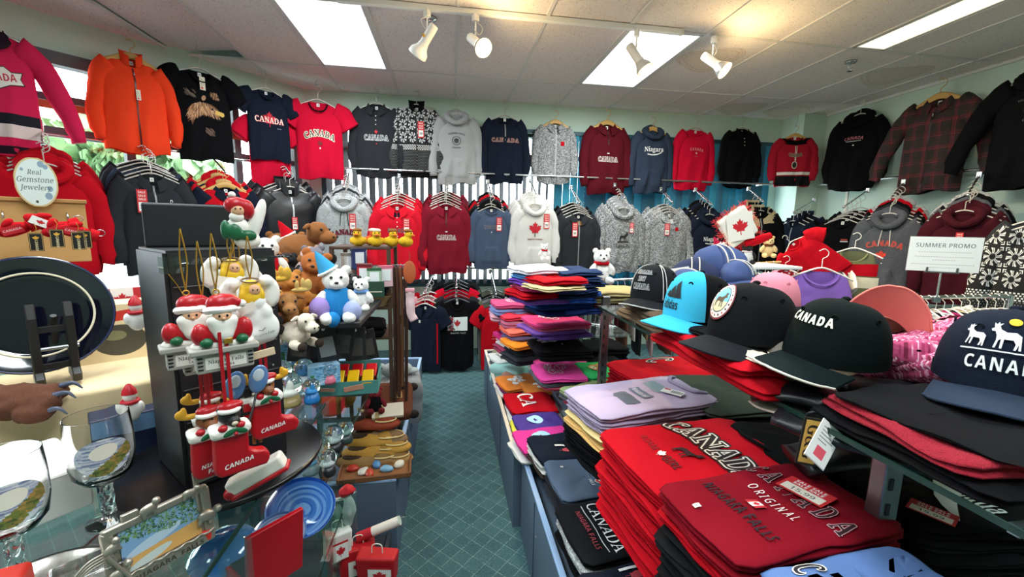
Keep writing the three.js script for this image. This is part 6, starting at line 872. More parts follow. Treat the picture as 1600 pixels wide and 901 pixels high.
const cordTo = (g, x, y, h) => part(g, 'gold_cord', merge([wire([[x, y, 0], [x - .004, y + h * .5, 0], [x, y + h, 0]], .0011, 10, 4), wire([[x, y, 0], [x + .005, y + h * .5, .002], [x, y + h, 0]], .0011, 10, 4)]), gold);
function chimneyFigure(label, p, ry, cord) {
  const g = thing('chimney_ornament', label, 'ornament', p, ry);
  const ch = part(g, 'chimney', merge([rbox(.078, .034, .03, .003).translate(0, .017, 0), rbox(.094, .01, .044, .003).translate(0, .036, 0)]), greyP); part(ch, 'plaque', flat(.056, .02, G.plaque), printed, [0, .016, .0158]);
  for (const s of [-1, 1]) for (let i = 0; i < 4; i++) part(ch, 'slot', box(.007, .0022, .002), black, [s * .034, .008 + i * .006, .0152]);
  part(g, 'snow', blob([[0, .043, 0, .04, .008, .018], [-.03, .042, 0, .014, .007, .016], [.03, .043, 0, .014, .007, .016]], 26, .004), whiteP);
  part(g, 'coat', blob([[0, .058, 0, .03, .02, .016], [-.03, .062, .006, .012, .018, .012], [.03, .064, .006, .012, .02, .012]], 30, .006), redP);
  part(g, 'beard', blob([[0, .074, .01, .019, .02, .012], [0, .06, .014, .013, .012, .009], [-.012, .082, .01, .009], [.012, .082, .01, .009]], 28, .005), whiteP);
  const f = part(g, 'face', ball(.0135, .0125, .01, 16), skin, [0, .089, .012]); for (const s of [-1, 1]) part(f, 'eye', ball(.0017, .0022, .001, 8), black, [s * .0052, .0025, .0095]); part(f, 'nose', ball(.0026), skin, [0, -.002, .0105]);
  part(g, 'cap_trim', rough(T(new THREE.TorusGeometry(.018, .0058, 10, 24), [0, .098, .002], [PI / 2 - .15, 0, 0], [1, .85, 1]), .001, 200), whiteP);
  part(g, 'cap', blob([[0, .108, -.001, .019, .016, .016], [.012, .114, -.002, .012, .008, .01], [.022, .108, 0, .008]], 26, .005), redP); part(g, 'pompom', ball(.0065), whiteP, [.03, .105, 0]);
  for (const s of [-1, 1]) part(g, 'mitten', ball(.009, .008, .008, 12), greenP, [s * .024, .05, .016]); part(g, 'buckle', rbox(.012, .009, .004, .001), gold, [.004, .05, .02]);
  part(g, 'loop', new THREE.TorusGeometry(.0042, .0012, 6, 14), gold, [-.004, .127, 0]); cordTo(g, -.004, .13, cord);
}
chimneyFigure('front bearded red-capped figure sitting on a grey chimney', [-0.366, 1.263, -0.72], .62, .09); chimneyFigure('bearded red-capped figure on a grey chimney left of the front one', [-0.438, 1.254, -0.77], .62, .105); chimneyFigure('bearded red-capped figure on a grey chimney half hidden behind the front one', [-0.425, 1.238, -0.79], .62, .1);
function angel(label, p, ry, cord) {
  const g = thing('angel_ornament', label, 'ornament', p, ry);
  part(g, 'robe', blob([[0, .02, 0, .032, .022, .016], [0, .05, 0, .022, .03, .015], [.004, .078, .002, .018, .016, .014], [-.018, .06, .008, .01, .016, .009], [.02, .058, .008, .01, .014, .009], [.022, .03, .006, .018, .026, .012]], 34, .008), mat(0xefeeea, .4)); part(g, 'script', flat(.036, .022, G.robe), printed, [.012, .024, .0185], [0, 0, .2]);
  part(g, 'wings', blob([[-.034, .088, -.008, .014, .026, .006], [.034, .09, -.008, .014, .026, .006], [-.026, .11, -.008, .012], [.026, .112, -.008, .012]], 26, .005), whiteP);
  part(g, 'hair', blob([[0, .1, 0, .017, .017, .014], [-.012, .088, .005, .008, .014, .008], [.012, .088, .005, .008, .014, .008], [0, .084, .01, .011, .012, .006]], 28, .005), mat(0xe0b41c, .5)); const f = part(g, 'face', ball(.0095, .01, .006, 12), skin, [.003, .1, .011]); for (const s of [-1, 1]) part(f, 'eye', ball(.0013), black, [s * .0035, .001, .0058]);
  part(g, 'halo', T(new THREE.TorusGeometry(.0135, .0014, 6, 20), [0, .116, 0], [PI / 2 + .2, 0, 0]), mat(0x6a4a14, .4)); cordTo(g, 0, .118, cord); const t = part(g, 'paper_tag', box(.026, .014, .001), ivory, [-.012, .07, .022], [0, 0, .45]);
}
angel('white angel ornament with yellow hair, front one with the long robe', [-0.345, 1.285, -0.78], .62, .075); angel('white angel ornament with yellow hair hanging behind the front one', [-0.412, 1.315, -0.86], .62, .05); angel('white angel ornament behind the others with a pink price sticker', [-0.42, 1.288, -0.9], .62, .07);
function stocking(label, p, ry, text, head, ribbon) {
  const g = thing('stocking_ornament', label, 'ornament', p, ry), s = new THREE.Shape(); s.moveTo(-.02, .05); s.lineTo(.018, .05); s.lineTo(.018, .016); s.quadraticCurveTo(.024, .004, .042, .002); s.quadraticCurveTo(.052, -.006, .044, -.016); s.lineTo(-.016, -.016); s.quadraticCurveTo(-.024, -.012, -.022, .004); s.closePath();
  const b = part(g, 'boot', new THREE.ExtrudeGeometry(s, { depth: .012, bevelSize: .005, bevelThickness: .006, bevelSegments: 3, curveSegments: 8 }).translate(0, 0, -.006), redP); part(b, 'lettering', flat(.046, text === 'bootA' ? .027 : .016, G[text]), printed, [.006, -.001, .0128], [0, 0, .12]);
  part(g, 'cuff', rough(rbox(.056, .019, .034, .008, 3).translate(-.001, .056, 0), .0015, 90), whiteP); for (const [x, r] of [[-.008, .5], [.008, -.5]]) part(g, 'holly_leaf', T(ball(.01, .0045, .002, 10), [x + .004, .056, .018], [0, 0, r]), greenP); part(g, 'berry', ball(.003), redP, [.004, .053, .02]);
  const hm = head === 'bear' ? mat(0x1c1a1a, .5) : brownP, h = part(g, 'animal_head', blob([[0, .078, 0, .016, .014, .013], [.004, .071, .011, .009, .008, .008], ...(head === 'bear' ? [[-.012, .09, 0, .005], [.012, .09, 0, .005]] : [])], 26, .004), hm); part(h, 'muzzle', ball(.005, .004, .004, 10), head === 'bear' ? mat(0xd9c8b0, .5) : mat(0x6a3a18, .5), [.004, .07, .017]); for (const q of [-1, 1]) part(h, 'eye', ball(.0016), black, [q * .006, .082, .0125]);
  if (head !== 'bear') for (const q of [-1, 1]) part(g, 'antler', blob([[q * .022, .09, 0, .014, .005, .004], [q * .034, .096, 0, .008, .008, .004], [q * .03, .1, 0, .004, .009, .004]], 22, .003), yellowP);
  part(g, 'cap', blob([[0, .094, 0, .015, .009, .012], [.012, .095, 0, .009, .006, .008]], 22, .004), redP); part(g, 'cap_trim', T(new THREE.TorusGeometry(.013, .004, 8, 18), [0, .089, .001], [PI / 2, 0, 0]), whiteP); for (const q of [-.012, .012]) part(g, 'paw', ball(.007, .006, .006, 10), redP, [q, .064, .014]);
  if (ribbon) part(g, 'red_ribbon', merge([rbox(.005, ribbon, .0012, .0005, 1).translate(-.004, .098 + ribbon / 2, 0), rbox(.005, ribbon, .0012, .0005, 1).translate(.005, .098 + ribbon / 2, -.003)]), redP);
}
stocking('red stocking ornament lettered NIAGARA FALLS with a moose head', [-0.406, 1.092, -0.73], .62, 'bootA', 'moose', .1); stocking('red stocking ornament lettered CANADA with a black bear head', [-0.356, 1.111, -0.7], .62, 'bootB', 'bear', .12); stocking('red stocking ornament lettered CANADA nearest the snow globes', [-0.342, 1.122, -0.8], .62, 'bootB', 'moose', .06); stocking('moose ornament with yellow antlers behind the front stockings', [-0.438, 1.089, -0.8], .62, 'bootA', 'moose', .1);
for (const [i, p] of [[-0.373, 1.217, -0.76], [-0.343, 1.221, -0.78]].entries()) { const g = thing('souvenir_spoon', ['blue enamelled souvenir spoon nearest the chimney figures', 'blue enamelled souvenir spoon above the CANADA stocking'][i], 'spoon', p, .62); g.rotation.z = -.2; part(g, 'bowl', ball(.016, .026, .006, 20), mat(0x5d86bc, .2, { clearcoat: 1 })); part(g, 'highlight_scene', T(ball(.009, .012, .003, 12), [-.002, .008, .0045]), mat(0xd3dde8, .3)); part(g, 'handle', wire([[0, -.026, 0], [-.002, -.05, .003], [-.004, -.075, 0]], .0022, 12), steel); }
for (const [i, p] of [[-0.364, 1.163, -0.78], [-0.357, 1.139, -0.79]].entries()) { const g = thing('nutcracker_ornament', ['striped red and white soldier ornament with brown legs', 'red, white and black soldier ornament beside the CANADA stocking'][i], 'ornament', p, .62); part(g, 'torso', rbox(.016, .03, .012, .004), i ? whiteP : redP); part(g, 'belt', box(.018, .005, .014), black, [0, -.004, 0]); part(g, 'shoulders', rbox(.024, .012, .012, .004), i ? redP : whiteP, [0, .018, 0]); part(g, 'hat', rbox(.014, .018, .012, .003), i ? redP : black, [0, .034, 0]); for (const q of [-.005, .005]) part(g, 'leg', rbox(.006, .034, .007, .002), brownP, [q, -.03, 0]); }
{ const g = thing('sled_sign', 'white wedge shaped ornament with a red edge on the turntable', 'ornament', [-0.353, 1.044, -0.77], .2); g.rotation.z = .45; part(g, 'slab', rbox(.1, .028, .03, .006, 3), mat(0xe9e2d6, .5)); part(g, 'red_edge', rbox(.104, .008, .034, .003), redP, [0, -.016, 0]); part(g, 'red_end', rbox(.022, .02, .032, .008), redP, [-.05, -.008, 0]); const h = thing('paddle_tag', 'wooden paddle shaped tag beside the angel', 'tag', [-0.324, 1.274, -0.76], .62); h.rotation.z = .12; part(h, 'paddle', rbox(.038, .014, .003, .003), mat(0xe3c9a6, .6)); part(h, 'string', wire([[-.018, 0, 0], [-.024, .02, 0]], .001, 6, 4), gold); }
{ // skating figure on top of the header
  const g = thing('skating_figure', 'red-capped figure with a big white skate on the black header board', 'figurine', [-0.384, 1.447, -0.86], .55); part(g, 'skate', blob([[.018, .05, 0, .012, .04, .012, -.35], [.004, .02, .002, .022, .016, .014], [.03, .08, 0, .008, .02, .008, -.2]], 32, .008), whiteP); part(g, 'hood', blob([[-.012, .085, .004, .018, .016, .014], [.006, .078, .004, .012, .018, .012]], 26, .005), redP); const f = part(g, 'face', ball(.011, .012, .008, 14), skin, [-.01, .076, .012]); for (const s of [-1, 1]) part(f, 'eye', ball(.0015), black, [s * .004, .003, .0075]); part(g, 'beard', ball(.012, .01, .007, 14), whiteP, [-.012, .064, .011]); part(g, 'pompom', ball(.006), whiteP, [-.016, .104, .004]); part(g, 'scarf', blob([[-.016, .036, .012, .012, .016, .008], [.004, .03, .014, .014, .01, .008], [-.03, .04, .006, .008, .018, .008]], 26, .005), greenP); part(g, 'trunk', ball(.018, .02, .014, 14), whiteP, [-.01, .045, .002]);
}
for (const [i, p] of [[-0.49, 1.341, -0.86], [-0.415, 1.391, -0.84]].entries()) { const g = thing('paper_tag', ['small cream paper tag on a gold cord at the tower edge', 'cream paper tag at the header rail'][i], 'tag', p, .6); part(g, 'card', rbox(.026, .018, .001, .0005, 1), ivory); part(g, 'cord', wire([[0, .008, 0], [.002, .04, 0], [0, .07, 0]], .0009, 8, 4), gold); g.rotation.z = .4 - i * .6; }


// ---------- plush toys ----------
const teddyGeo = blob([[0, .08, 0, .062, .072, .052], [0, .185, .008, .056, .05, .048], [-.045, .228, 0, .02, .02, .012], [.045, .228, 0, .02, .02, .012], [-.066, .1, .03, .022, .044, .024, -.4], [.066, .1, .03, .022, .044, .024, .4], [-.045, .026, .07, .028, .027, .05], [.045, .026, .07, .028, .027, .05], [0, .17, .05, .027, .021, .018]], 52, .008, .0022);
const mooseGeo = blob([[0, .06, 0, .05, .05, .085], [0, .12, .085, .036, .038, .04], [0, .1, .125, .026, .024, .034], [-.04, .02, .07, .02, .02, .045], [.04, .02, .07, .02, .02, .045], [-.045, .024, -.06, .022, .022, .03], [.045, .024, -.06, .022, .022, .03], [-.045, .14, .075, .02, .009, .008, .4], [.045, .14, .075, .02, .009, .008, -.4]], 48, .008, .002);
const eyeMat = mat(0x0b0b0c, .15), noseMat = mat(0x1a1414, .4);
function teddy(label, p, ry, s, color, o = {}) {
  const g = thing('plush_bear', label, 'plush toy', p, ry, o.group); g.scale.setScalar(s); g.rotation.x = o.rx ?? 0; g.rotation.z = o.rz ?? 0;
  part(g, 'body', teddyGeo, fur(color)); for (const q of [-1, 1]) part(g, 'eye', ball(.0065), eyeMat, [q * .02, .2, .052]); part(g, 'nose', ball(.009, .006, .006, 10), o.nose ?? noseMat, [0, .178, .068]);
  if (o.shirt) part(g, 'shirt', T(rough(lathe([[.04, .15], [.06, .13], [.071, .09], [.07, .04], [.055, .02]], 28), .002, 40), [0, 0, 0], [0, 0, 0], [1.02, 1, .92]), fabric(o.shirt)); if (o.scarf) part(g, 'scarf', T(new THREE.TorusGeometry(.042, .013, 8, 24), [0, .142, .006], [PI / 2, 0, 0]), fabric(o.scarf));
  if (o.hat) { const h = part(g, 'pointed_hat', T(lathe([[.042, 0], [.03, .03], [.012, .08], [0, .1]], 20), [-.03, .225, 0], [0, 0, .5]), fabric(o.hat)); part(h, 'hat_trim', T(new THREE.TorusGeometry(.042, .006, 8, 20), [-.03, .225, 0], [PI / 2, .5, 0]), white); }
  for (const [x, y, z, r, c] of o.bits ?? []) part(g, 'sleeve', rough(ball(r, r * 1.15, r * .9, 18), .003, 30), fabric(c), [x, y, z]);
  return g;
}
function mooseToy(label, p, ry, s, color, antler, o = {}) {
  const g = thing('plush_moose', label, 'plush toy', p, ry); g.scale.setScalar(s); g.rotation.x = o.rx ?? 0; g.rotation.z = o.rz ?? 0;
  part(g, 'body', mooseGeo, fur(color)); for (const q of [-1, 1]) { part(g, 'eye', ball(.005), eyeMat, [q * .022, .13, .117]); part(g, 'nostril', ball(.004), noseMat, [q * .01, .104, .158]); if (antler) part(g, 'antler', cache('antler' + q, () => blob([[q * .05, .165, .07, .034, .01, .012], [q * .08, .185, .07, .014, .024, .01], [q * .06, .19, .07, .009, .024, .009], [q * .038, .185, .07, .008, .02, .008]], 28, .004)), fur(antler)); part(g, 'hoof', ball(.021, .02, .014, 12), fur(o.hoof ?? 0x1a1616), [q * .04, .02, .112]); }
  if (o.shirt) part(g, 'shirt', T(ball(.054, .054, .05, 20), [0, .06, 0]), fabric(o.shirt));
}
{ // black shelf that carries them
  const s = thing('plush_shelf', 'black shelf carrying the white plush bear', 'shelf', [-.6, 0, -1.66]); part(s, 'board', rbox(.6, .02, .46, .004), mat(0x1a1b1f, .5), [0, 1.165, 0]); for (const x of [-.27, .02]) part(s, 'post', box(.02, 1.16, .02), mat(0x1a1b1f, .5), [x, .58, -.21]);
  glassShelf('glass shelf under the carton of toy buses', -.8, -.34, -1.82, -1.46, .8);
}
teddy('white plush bear in blue and lilac with a blue pointed hat', [-0.39, 1.168, -1.5], .3, .78, 0xf4f2ec, { hat: 0x3f9ed0, shirt: 0x2b86c8, bits: [[-.07, .07, .05, .042, 0xa78fd0], [.06, .05, .06, .04, 0xa9b4dc], [-.02, .02, .08, .03, 0x2b86c8]] });
mooseToy('brown plush moose lying at the back with a black hoof', [-0.639, 1.33, -1.9], 1.2, 1.15, 0x8a5528, null, {}); mooseToy('brown plush moose with yellow antlers beside the tower', [-0.585, 1.189, -1.42], .3, .85, 0x7d4526, 0xd9a83c, {}); mooseToy('tan plush moose with pale antlers in a dark green shirt', [-0.541, 1.156, -1.45], .5, .8, 0x9c6a3a, 0xd2b066, { shirt: 0x15352a }); mooseToy('cream plush animal lying above the blue carton', [-0.49, 1.113, -1.38], .9, .72, 0xdcd0bc, null, { hoof: 0x3a2a20 });
for (const [label, p, ry, s, color, o] of [
  ['white plush bear with a red scarf near the tower top', [-0.698, 1.26, -1.8], .4, .62, 0xf0eee8, { scarf: 'red', rz: .4 }], ['black plush bear lying among the brown ones', [-0.607, 1.249, -1.7], .5, .55, 0x141416, { rx: -.6 }], ['pale pink plush bear behind the white one', [-0.578, 1.253, -1.85], .2, .55, 0xdcb9ae, {}], ['brown plush bear second from the tower', [-0.6, 1.206, -1.58], .6, .62, 0x9a5d2b, { rx: -.4 }], ['ginger plush bear with arms raised', [-0.539, 1.212, -1.62], .2, .68, 0xa8602a, { rz: -.3 }], ['golden plush bear below the ginger one', [-0.527, 1.171, -1.5], .7, .6, 0xb4722e, { rx: -.3 }], ['brown plush bear with a red cap at the back', [-0.674, 1.289, -1.95], .4, .6, 0x9c6030, { hat: 'red' }], ['grey flecked plush bear beside the blue hat', [-0.535, 1.256, -1.75], .4, .55, 0x77727c, {}], ['pink plush bear peeking at the back', [-0.614, 1.298, -2], .2, .45, 0xe07aa8, {}],
  ['white plush bear with a red vest half behind the tower', [-0.647, 1.28, -1.6], .5, .6, 0xe9e4dc, { shirt: 'red' }], ['chestnut plush bear low behind the yellow antlers', [-0.612, 1.114, -1.55], .5, .62, 0x6e3b1c, {}], ['honey plush bear between the moose toys', [-0.515, 1.143, -1.62], .2, .6, 0xb9812f, { rz: .3 }], ['brown plush bear with a red vest at the back row', [-0.756, 1.283, -2], .4, .62, 0x84501f, { shirt: 'red' }], ['tan plush bear with a black scarf at the back row', [-0.665, 1.245, -2.05], .1, .62, 0xa9763a, { scarf: 'black' }],
  ['black and white plush penguin bear beside the white bear', [-0.391, 1.15, -1.75], -.2, .5, 0x1b1b1e, { shirt: 'white' }], ['small white plush bear with blue scarf right of the big one', [-0.346, 1.165, -1.7], -.1, .45, 0xeeeeea, { scarf: 0x6a9ad0 }], ['white plush polar bear on the khaki trousers', [0.758, 1.231, -2], -.1, .72, 0xf2efe8, { scarf: 'red' }], ['small white and red plush bear by the flag mitten', [1.612, 1.315, -2.3], -.2, .5, 0xe9ddd4, { scarf: 'red', hat: 0xb02040 }], ['black and white plush cow under the flag mitten', [1.876, 1.3, -2.4], -.3, .55, 0x1c1a1a, { scarf: 0xe6d2d2, shirt: 'white' }], ['cream plush bear with a brown bow beside the wooden rack', [2.19, 1.329, -2.6], -.4, .6, 0xd6bd8a, { scarf: 0x5a2f1a }], ['pale plush bear on the folded white tops', [0.434, 1.359, -1.88], 0, .3, 0xf0ece6, { scarf: 'red' }],
]) teddy(label, p, ry, s * (p[0] < 0 ? 1.2 : 1), color, o);
// plush in the bin
teddy('golden brown plush bear lying in the bin below the toy cars', [-0.496, 0.652, -1.85], .8, .95, 0x9c6c2c, { rx: -.9 }); teddy('dark brown plush bear behind the golden one', [-0.499, 0.609, -2.1], .6, .9, 0x5a3820, { rx: -.7, rz: .3 }); teddy('tan plush bear beside the buffalo cushion', [-0.482, 0.604, -2.3], .4, .7, 0xb08642, { rx: -.3 }); teddy('red and black checked plush bear under the buffalo cushion', [-0.358, 0.58, -2], .2, .55, 0x7a1220, { rx: -.5, shirt: 'black' });
{
  const g = thing('buffalo_cushion', 'brown square buffalo cushion lying in the bin', 'cushion', [-0.316, 0.601, -2.1], .1), m = fur(0x6e3a22); g.rotation.x = .55; g.scale.setScalar(.85);
  part(g, 'pad', rough(rbox(.3, .09, .26, .044, 5), .008, 11), m); part(g, 'head', blob([[0, 0, 0, .055, .045, .04], [0, -.02, .03, .034, .028, .026]], 30, .01, .002), fur(0x5c2e1a), [-.09, .035, .09]); for (const q of [-1, 1]) { part(g, 'horn', sweep([[-.09 + q * .04, .06, .09], [-.09 + q * .065, .075, .09], [-.09 + q * .062, .1, .09]], (t) => .01 * (1 - .7 * t), 10, 8), mat(0xd9c08c, .5)); part(g, 'eye', ball(.006), eyeMat, [-.09 + q * .024, .05, .128]); } for (const [x, z] of [[.15, .1], [.15, -.1], [-.15, -.1]]) part(g, 'foot', ball(.032, .026, .026, 14), fur(0x241a18), [x, 0, z]); part(g, 'patch', rbox(.05, .006, .06, .003), fur(0xc9a468), [.06, .047, -.02]);
  const s = thing('plush_seal', 'pale grey plush seal at the far end of the bin', 'plush toy', [-0.349, 0.633, -2.5], .2); s.scale.setScalar(.62); folded({ name: 'folded_blanket', cat: 'blanket', label: 'grey folded blanket under the plush seal', q: { c: [s.position.x + .03, 0, s.position.z], w: .3, d: .26, r: .1 }, y: .335, t: s.position.y - .335 - .04, color: 0x8a8c8e, seed: 2 }); part(s, 'body', blob([[.05, 0, 0, .15, .08, .09], [-.1, .03, .03, .06, .055, .055], [-.14, .015, .06, .026, .022, .02], [.2, -.02, 0, .06, .025, .06]], 40, .012, .002), fur(0xa9b4b2)); for (const q of [-1, 1]) part(s, 'eye', ball(.008), eyeMat, [-.125 + q * .03, .05, .075]); part(s, 'nose', ball(.01), noseMat, [-.15, .022, .078]); part(s, 'muzzle', ball(.032, .024, .018, 14), fur(0xe6e6e2), [-.142, .012, .066]);
}
// moccasins
const shoeGeo = blob([[0, .018, .06, .036, .02, .06], [0, .02, -.03, .032, .022, .07], [0, .012, 0, .034, .014, .1]], 40, .012);
for (const [i, [p, c, r]] of [[[-0.395, 0.525, -1.98], 0x9a3a1c, 1.5], [[-0.352, 0.466, -1.95], 0x8a6a48, 1.35], [[-0.373, 0.465, -1.93], 0xc08c34, 1.55], [[-0.336, 0.439, -1.92], 0xc9963c, 1.4], [[-0.369, 0.423, -1.9], 0xb98732, 1.6], [[-0.327, 0.393, -1.89], 0xa87e48, 1.45], [[-0.387, 0.397, -1.87], 0x96703e, 1.62]].entries()) {
  const g = thing('moccasin', ['reddish brown beaded moccasin on top of the shoes', 'pale brown moccasin below the reddish one', 'yellow tan moccasin at the middle of the pile', 'golden moccasin with stitched edge', 'yellow moccasin lower in the pile', 'fringed brown moccasin near the bin corner', 'flat fringed brown moccasin lowest in the pile'][i], 'moccasin', p, r); g.scale.setScalar(1.3); const m = mat(c, .75, { bumpMap: weave, bumpScale: .001 });
  part(g, 'upper', shoeGeo, m); part(g, 'vamp', T(ball(.026, .012, .036, 16), [0, .034, .062]), mat(new THREE.Color(c).multiplyScalar(.75).getHex(), .8)); part(g, 'opening', T(ball(.022, .008, .04, 14), [0, .036, -.04]), mat(0x3a2614, .9)); part(g, 'stitching', sweep(Array.from({ length: 15 }, (_, k) => { const a = -2.2 + k / 14 * 4.4; return [Math.sin(a) * .029, .036, .06 + Math.cos(a) * .044]; }), .003, 30, 5, V(0, 1, 0)), mat(0xe0c488, .8));
}
{ // bin odds and ends
  const p = [-0.33, 0.366, -1.8], t = thing('wooden_tray', 'wooden tray of small painted ornaments at the near bin corner', 'tray', [p[0], .41, p[2]], .08); part(t, 'base', rbox(.3, .012, .16, .004), mat(0x8a5a34, .7)); for (const s of [-1, 1]) { part(t, 'rim', rbox(.3, .022, .01, .003), mat(0x7a4d2c, .7), [0, .01, s * .08]); part(t, 'rim', rbox(.01, .022, .16, .003), mat(0x7a4d2c, .7), [s * .15, .01, 0]); }
  for (const [i, [x, z, c]] of [[-.1, 0, 0xb83424], [-.05, .03, 0xd8d2c8], [0, -.02, 0x4f86b8], [.05, .02, 0x7fb0d4], [.1, -.01, 0xe6ded0], [-.02, .045, 0xc0442e]].entries()) { const o = thing('painted_ornament', ['red painted ornament', 'white painted ornament', 'deep blue painted ornament', 'sky blue painted ornament', 'cream painted ornament', 'rust painted ornament'][i] + ' lying in the wooden tray', 'ornament', [p[0] + x, .425, p[2] + z], i); part(o, 'body', rough(ball(.028, .014, .02, 14), .003, 40, i), mat(c, .4)); part(o, 'loop', new THREE.TorusGeometry(.005, .001, 6, 12), gold, [.028, .01, 0]); }
  for (const [i, [q, c]] of [[[-0.283, 0.505, -2.1], 0xd9a9ac], [[-0.253, 0.533, -2.15], 0xe6d2d2], [[-0.33, 0.541, -2.05], 0xc8452a]].entries()) { const b = thing('wrapped_packet', ['clear packet of pink roses beside the moccasins', 'clear packet with white flowers at the bin edge', 'clear packet of red beads on the moccasins'][i], 'packet', q, .2 * i); part(b, 'contents', rough(ball(.04, .025, .05, 16), .008, 40, i), mat(c, .7)); part(b, 'wrapper', rough(rbox(.11, .04, .12, .015, 3), .004, 30), clear); part(b, 'label', box(.06, .002, .03), white, [0, .023, .02]); }
  const pb = thing('parcel', 'cream paper parcel with writing beside the checked bear', 'parcel', [-0.302, 0.597, -2], .15); pb.rotation.x = .5; part(pb, 'paper', rough(rbox(.15, .02, .08, .004, 2), .003, 20), mat(0xe0d4be, .8)); part(pb, 'band', box(.02, .022, .082), mat(0xb59a68, .7), [-.05, 0, 0]);
}
{ // carton of toy buses
  const b = thing('toy_carton', 'teal open carton with toy pictures on its front', 'carton', [-0.39, 0.876, -1.62], .08), m = mat(0x4f8f88, .6); part(b, 'front', box(.23, .05, .004), m, [0, .025, .08]); part(b, 'back', box(.23, .08, .004), m, [0, .04, -.08]); for (const s of [-1, 1]) part(b, 'side', box(.004, .06, .16), m, [s * .115, .03, 0]); part(b, 'bottom', box(.23, .004, .16), m, [0, .002, 0]); part(b, 'front_picture', merge([T(rbox(.07, .02, .004, .004), [.03, .025, .083], [0, 0, .15]), T(rbox(.05, .014, .004, .004), [-.06, .024, .083], [0, 0, -.1])]), mat(0xc98a72, .6));
  const o = V3(b.position.toArray());
  for (let r = 0; r < 2; r++) for (let i = 0; i < 4; i++) { const t = thing('toy_bus', `${r ? 'yellow toy bus, ' : 'red double-decker toy bus, '}${['nearest the snow globes', 'second', 'third', 'nearest the aisle'][i]} in the teal carton`, 'toy bus', [o.x - .078 + i * .053, o.y + .045, o.z + (r ? .04 : -.035)], .08), c = mat(r ? 0xe0b010 : 0xc8141e, .35); t.rotation.x = .5; part(t, 'body', rbox(.042, .034, .068, .005), c); part(t, 'windows', box(.043, .009, .056), mat(0x1a1c20, .2), [0, .008, 0]); part(t, 'front_window', box(.034, .012, .069), mat(0x1a1c20, .2), [0, r ? -.004 : .006, 0]); for (const z of [-.02, .02]) part(t, 'wheel_pair', T(cyl(.007, .007, .044, 12), [0, -.016, z], [0, 0, PI / 2]), black); }
  const tg = solo('sale_card', box(.05, .05, .001), white, 'white and red price card on the red toy buses', 'card', [o.x - .1, o.y + .085, o.z + .02], [-.6, .2, .2]); part(tg, 'print', flat(.048, .048, G.saleSign), printed, [0, 0, .001]);
}
for (let i = 0; i < 6; i++) { const p = [[-0.52, 1.067, -1.5], [-0.49, 1.044, -1.55], [-0.427, 1.065, -1.5], [-0.389, 1.061, -1.55], [-0.354, 1.033, -1.6], [-0.338, 0.988, -1.75]][i], g = thing('packaged_wallet', ['black packet with clear window, first under the plush shelf', 'black packet with clear window, second under the plush shelf', 'black packet with silver crumpled wrap under the white bear', 'black packet with clear window, fourth under the plush shelf', 'black packet with clear window, fifth under the plush shelf', 'black packet with a barcode near the straps'][i], 'packet', p, .2); g.rotation.z = .15 * (i % 3 - 1); part(g, 'card', rbox(.075, .13, .012, .004), mat(0x1b1a1c, .5), [0, .02, 0]); part(g, 'window', box(.05, .07, .004), mat(i === 2 ? 0x8d9092 : 0x4a4542, .25), [0, .01, .007]); part(g, 'hang_hole', cyl(.006, .006, .014, 10), white, [0, .075, 0], [PI / 2, 0, 0]); }
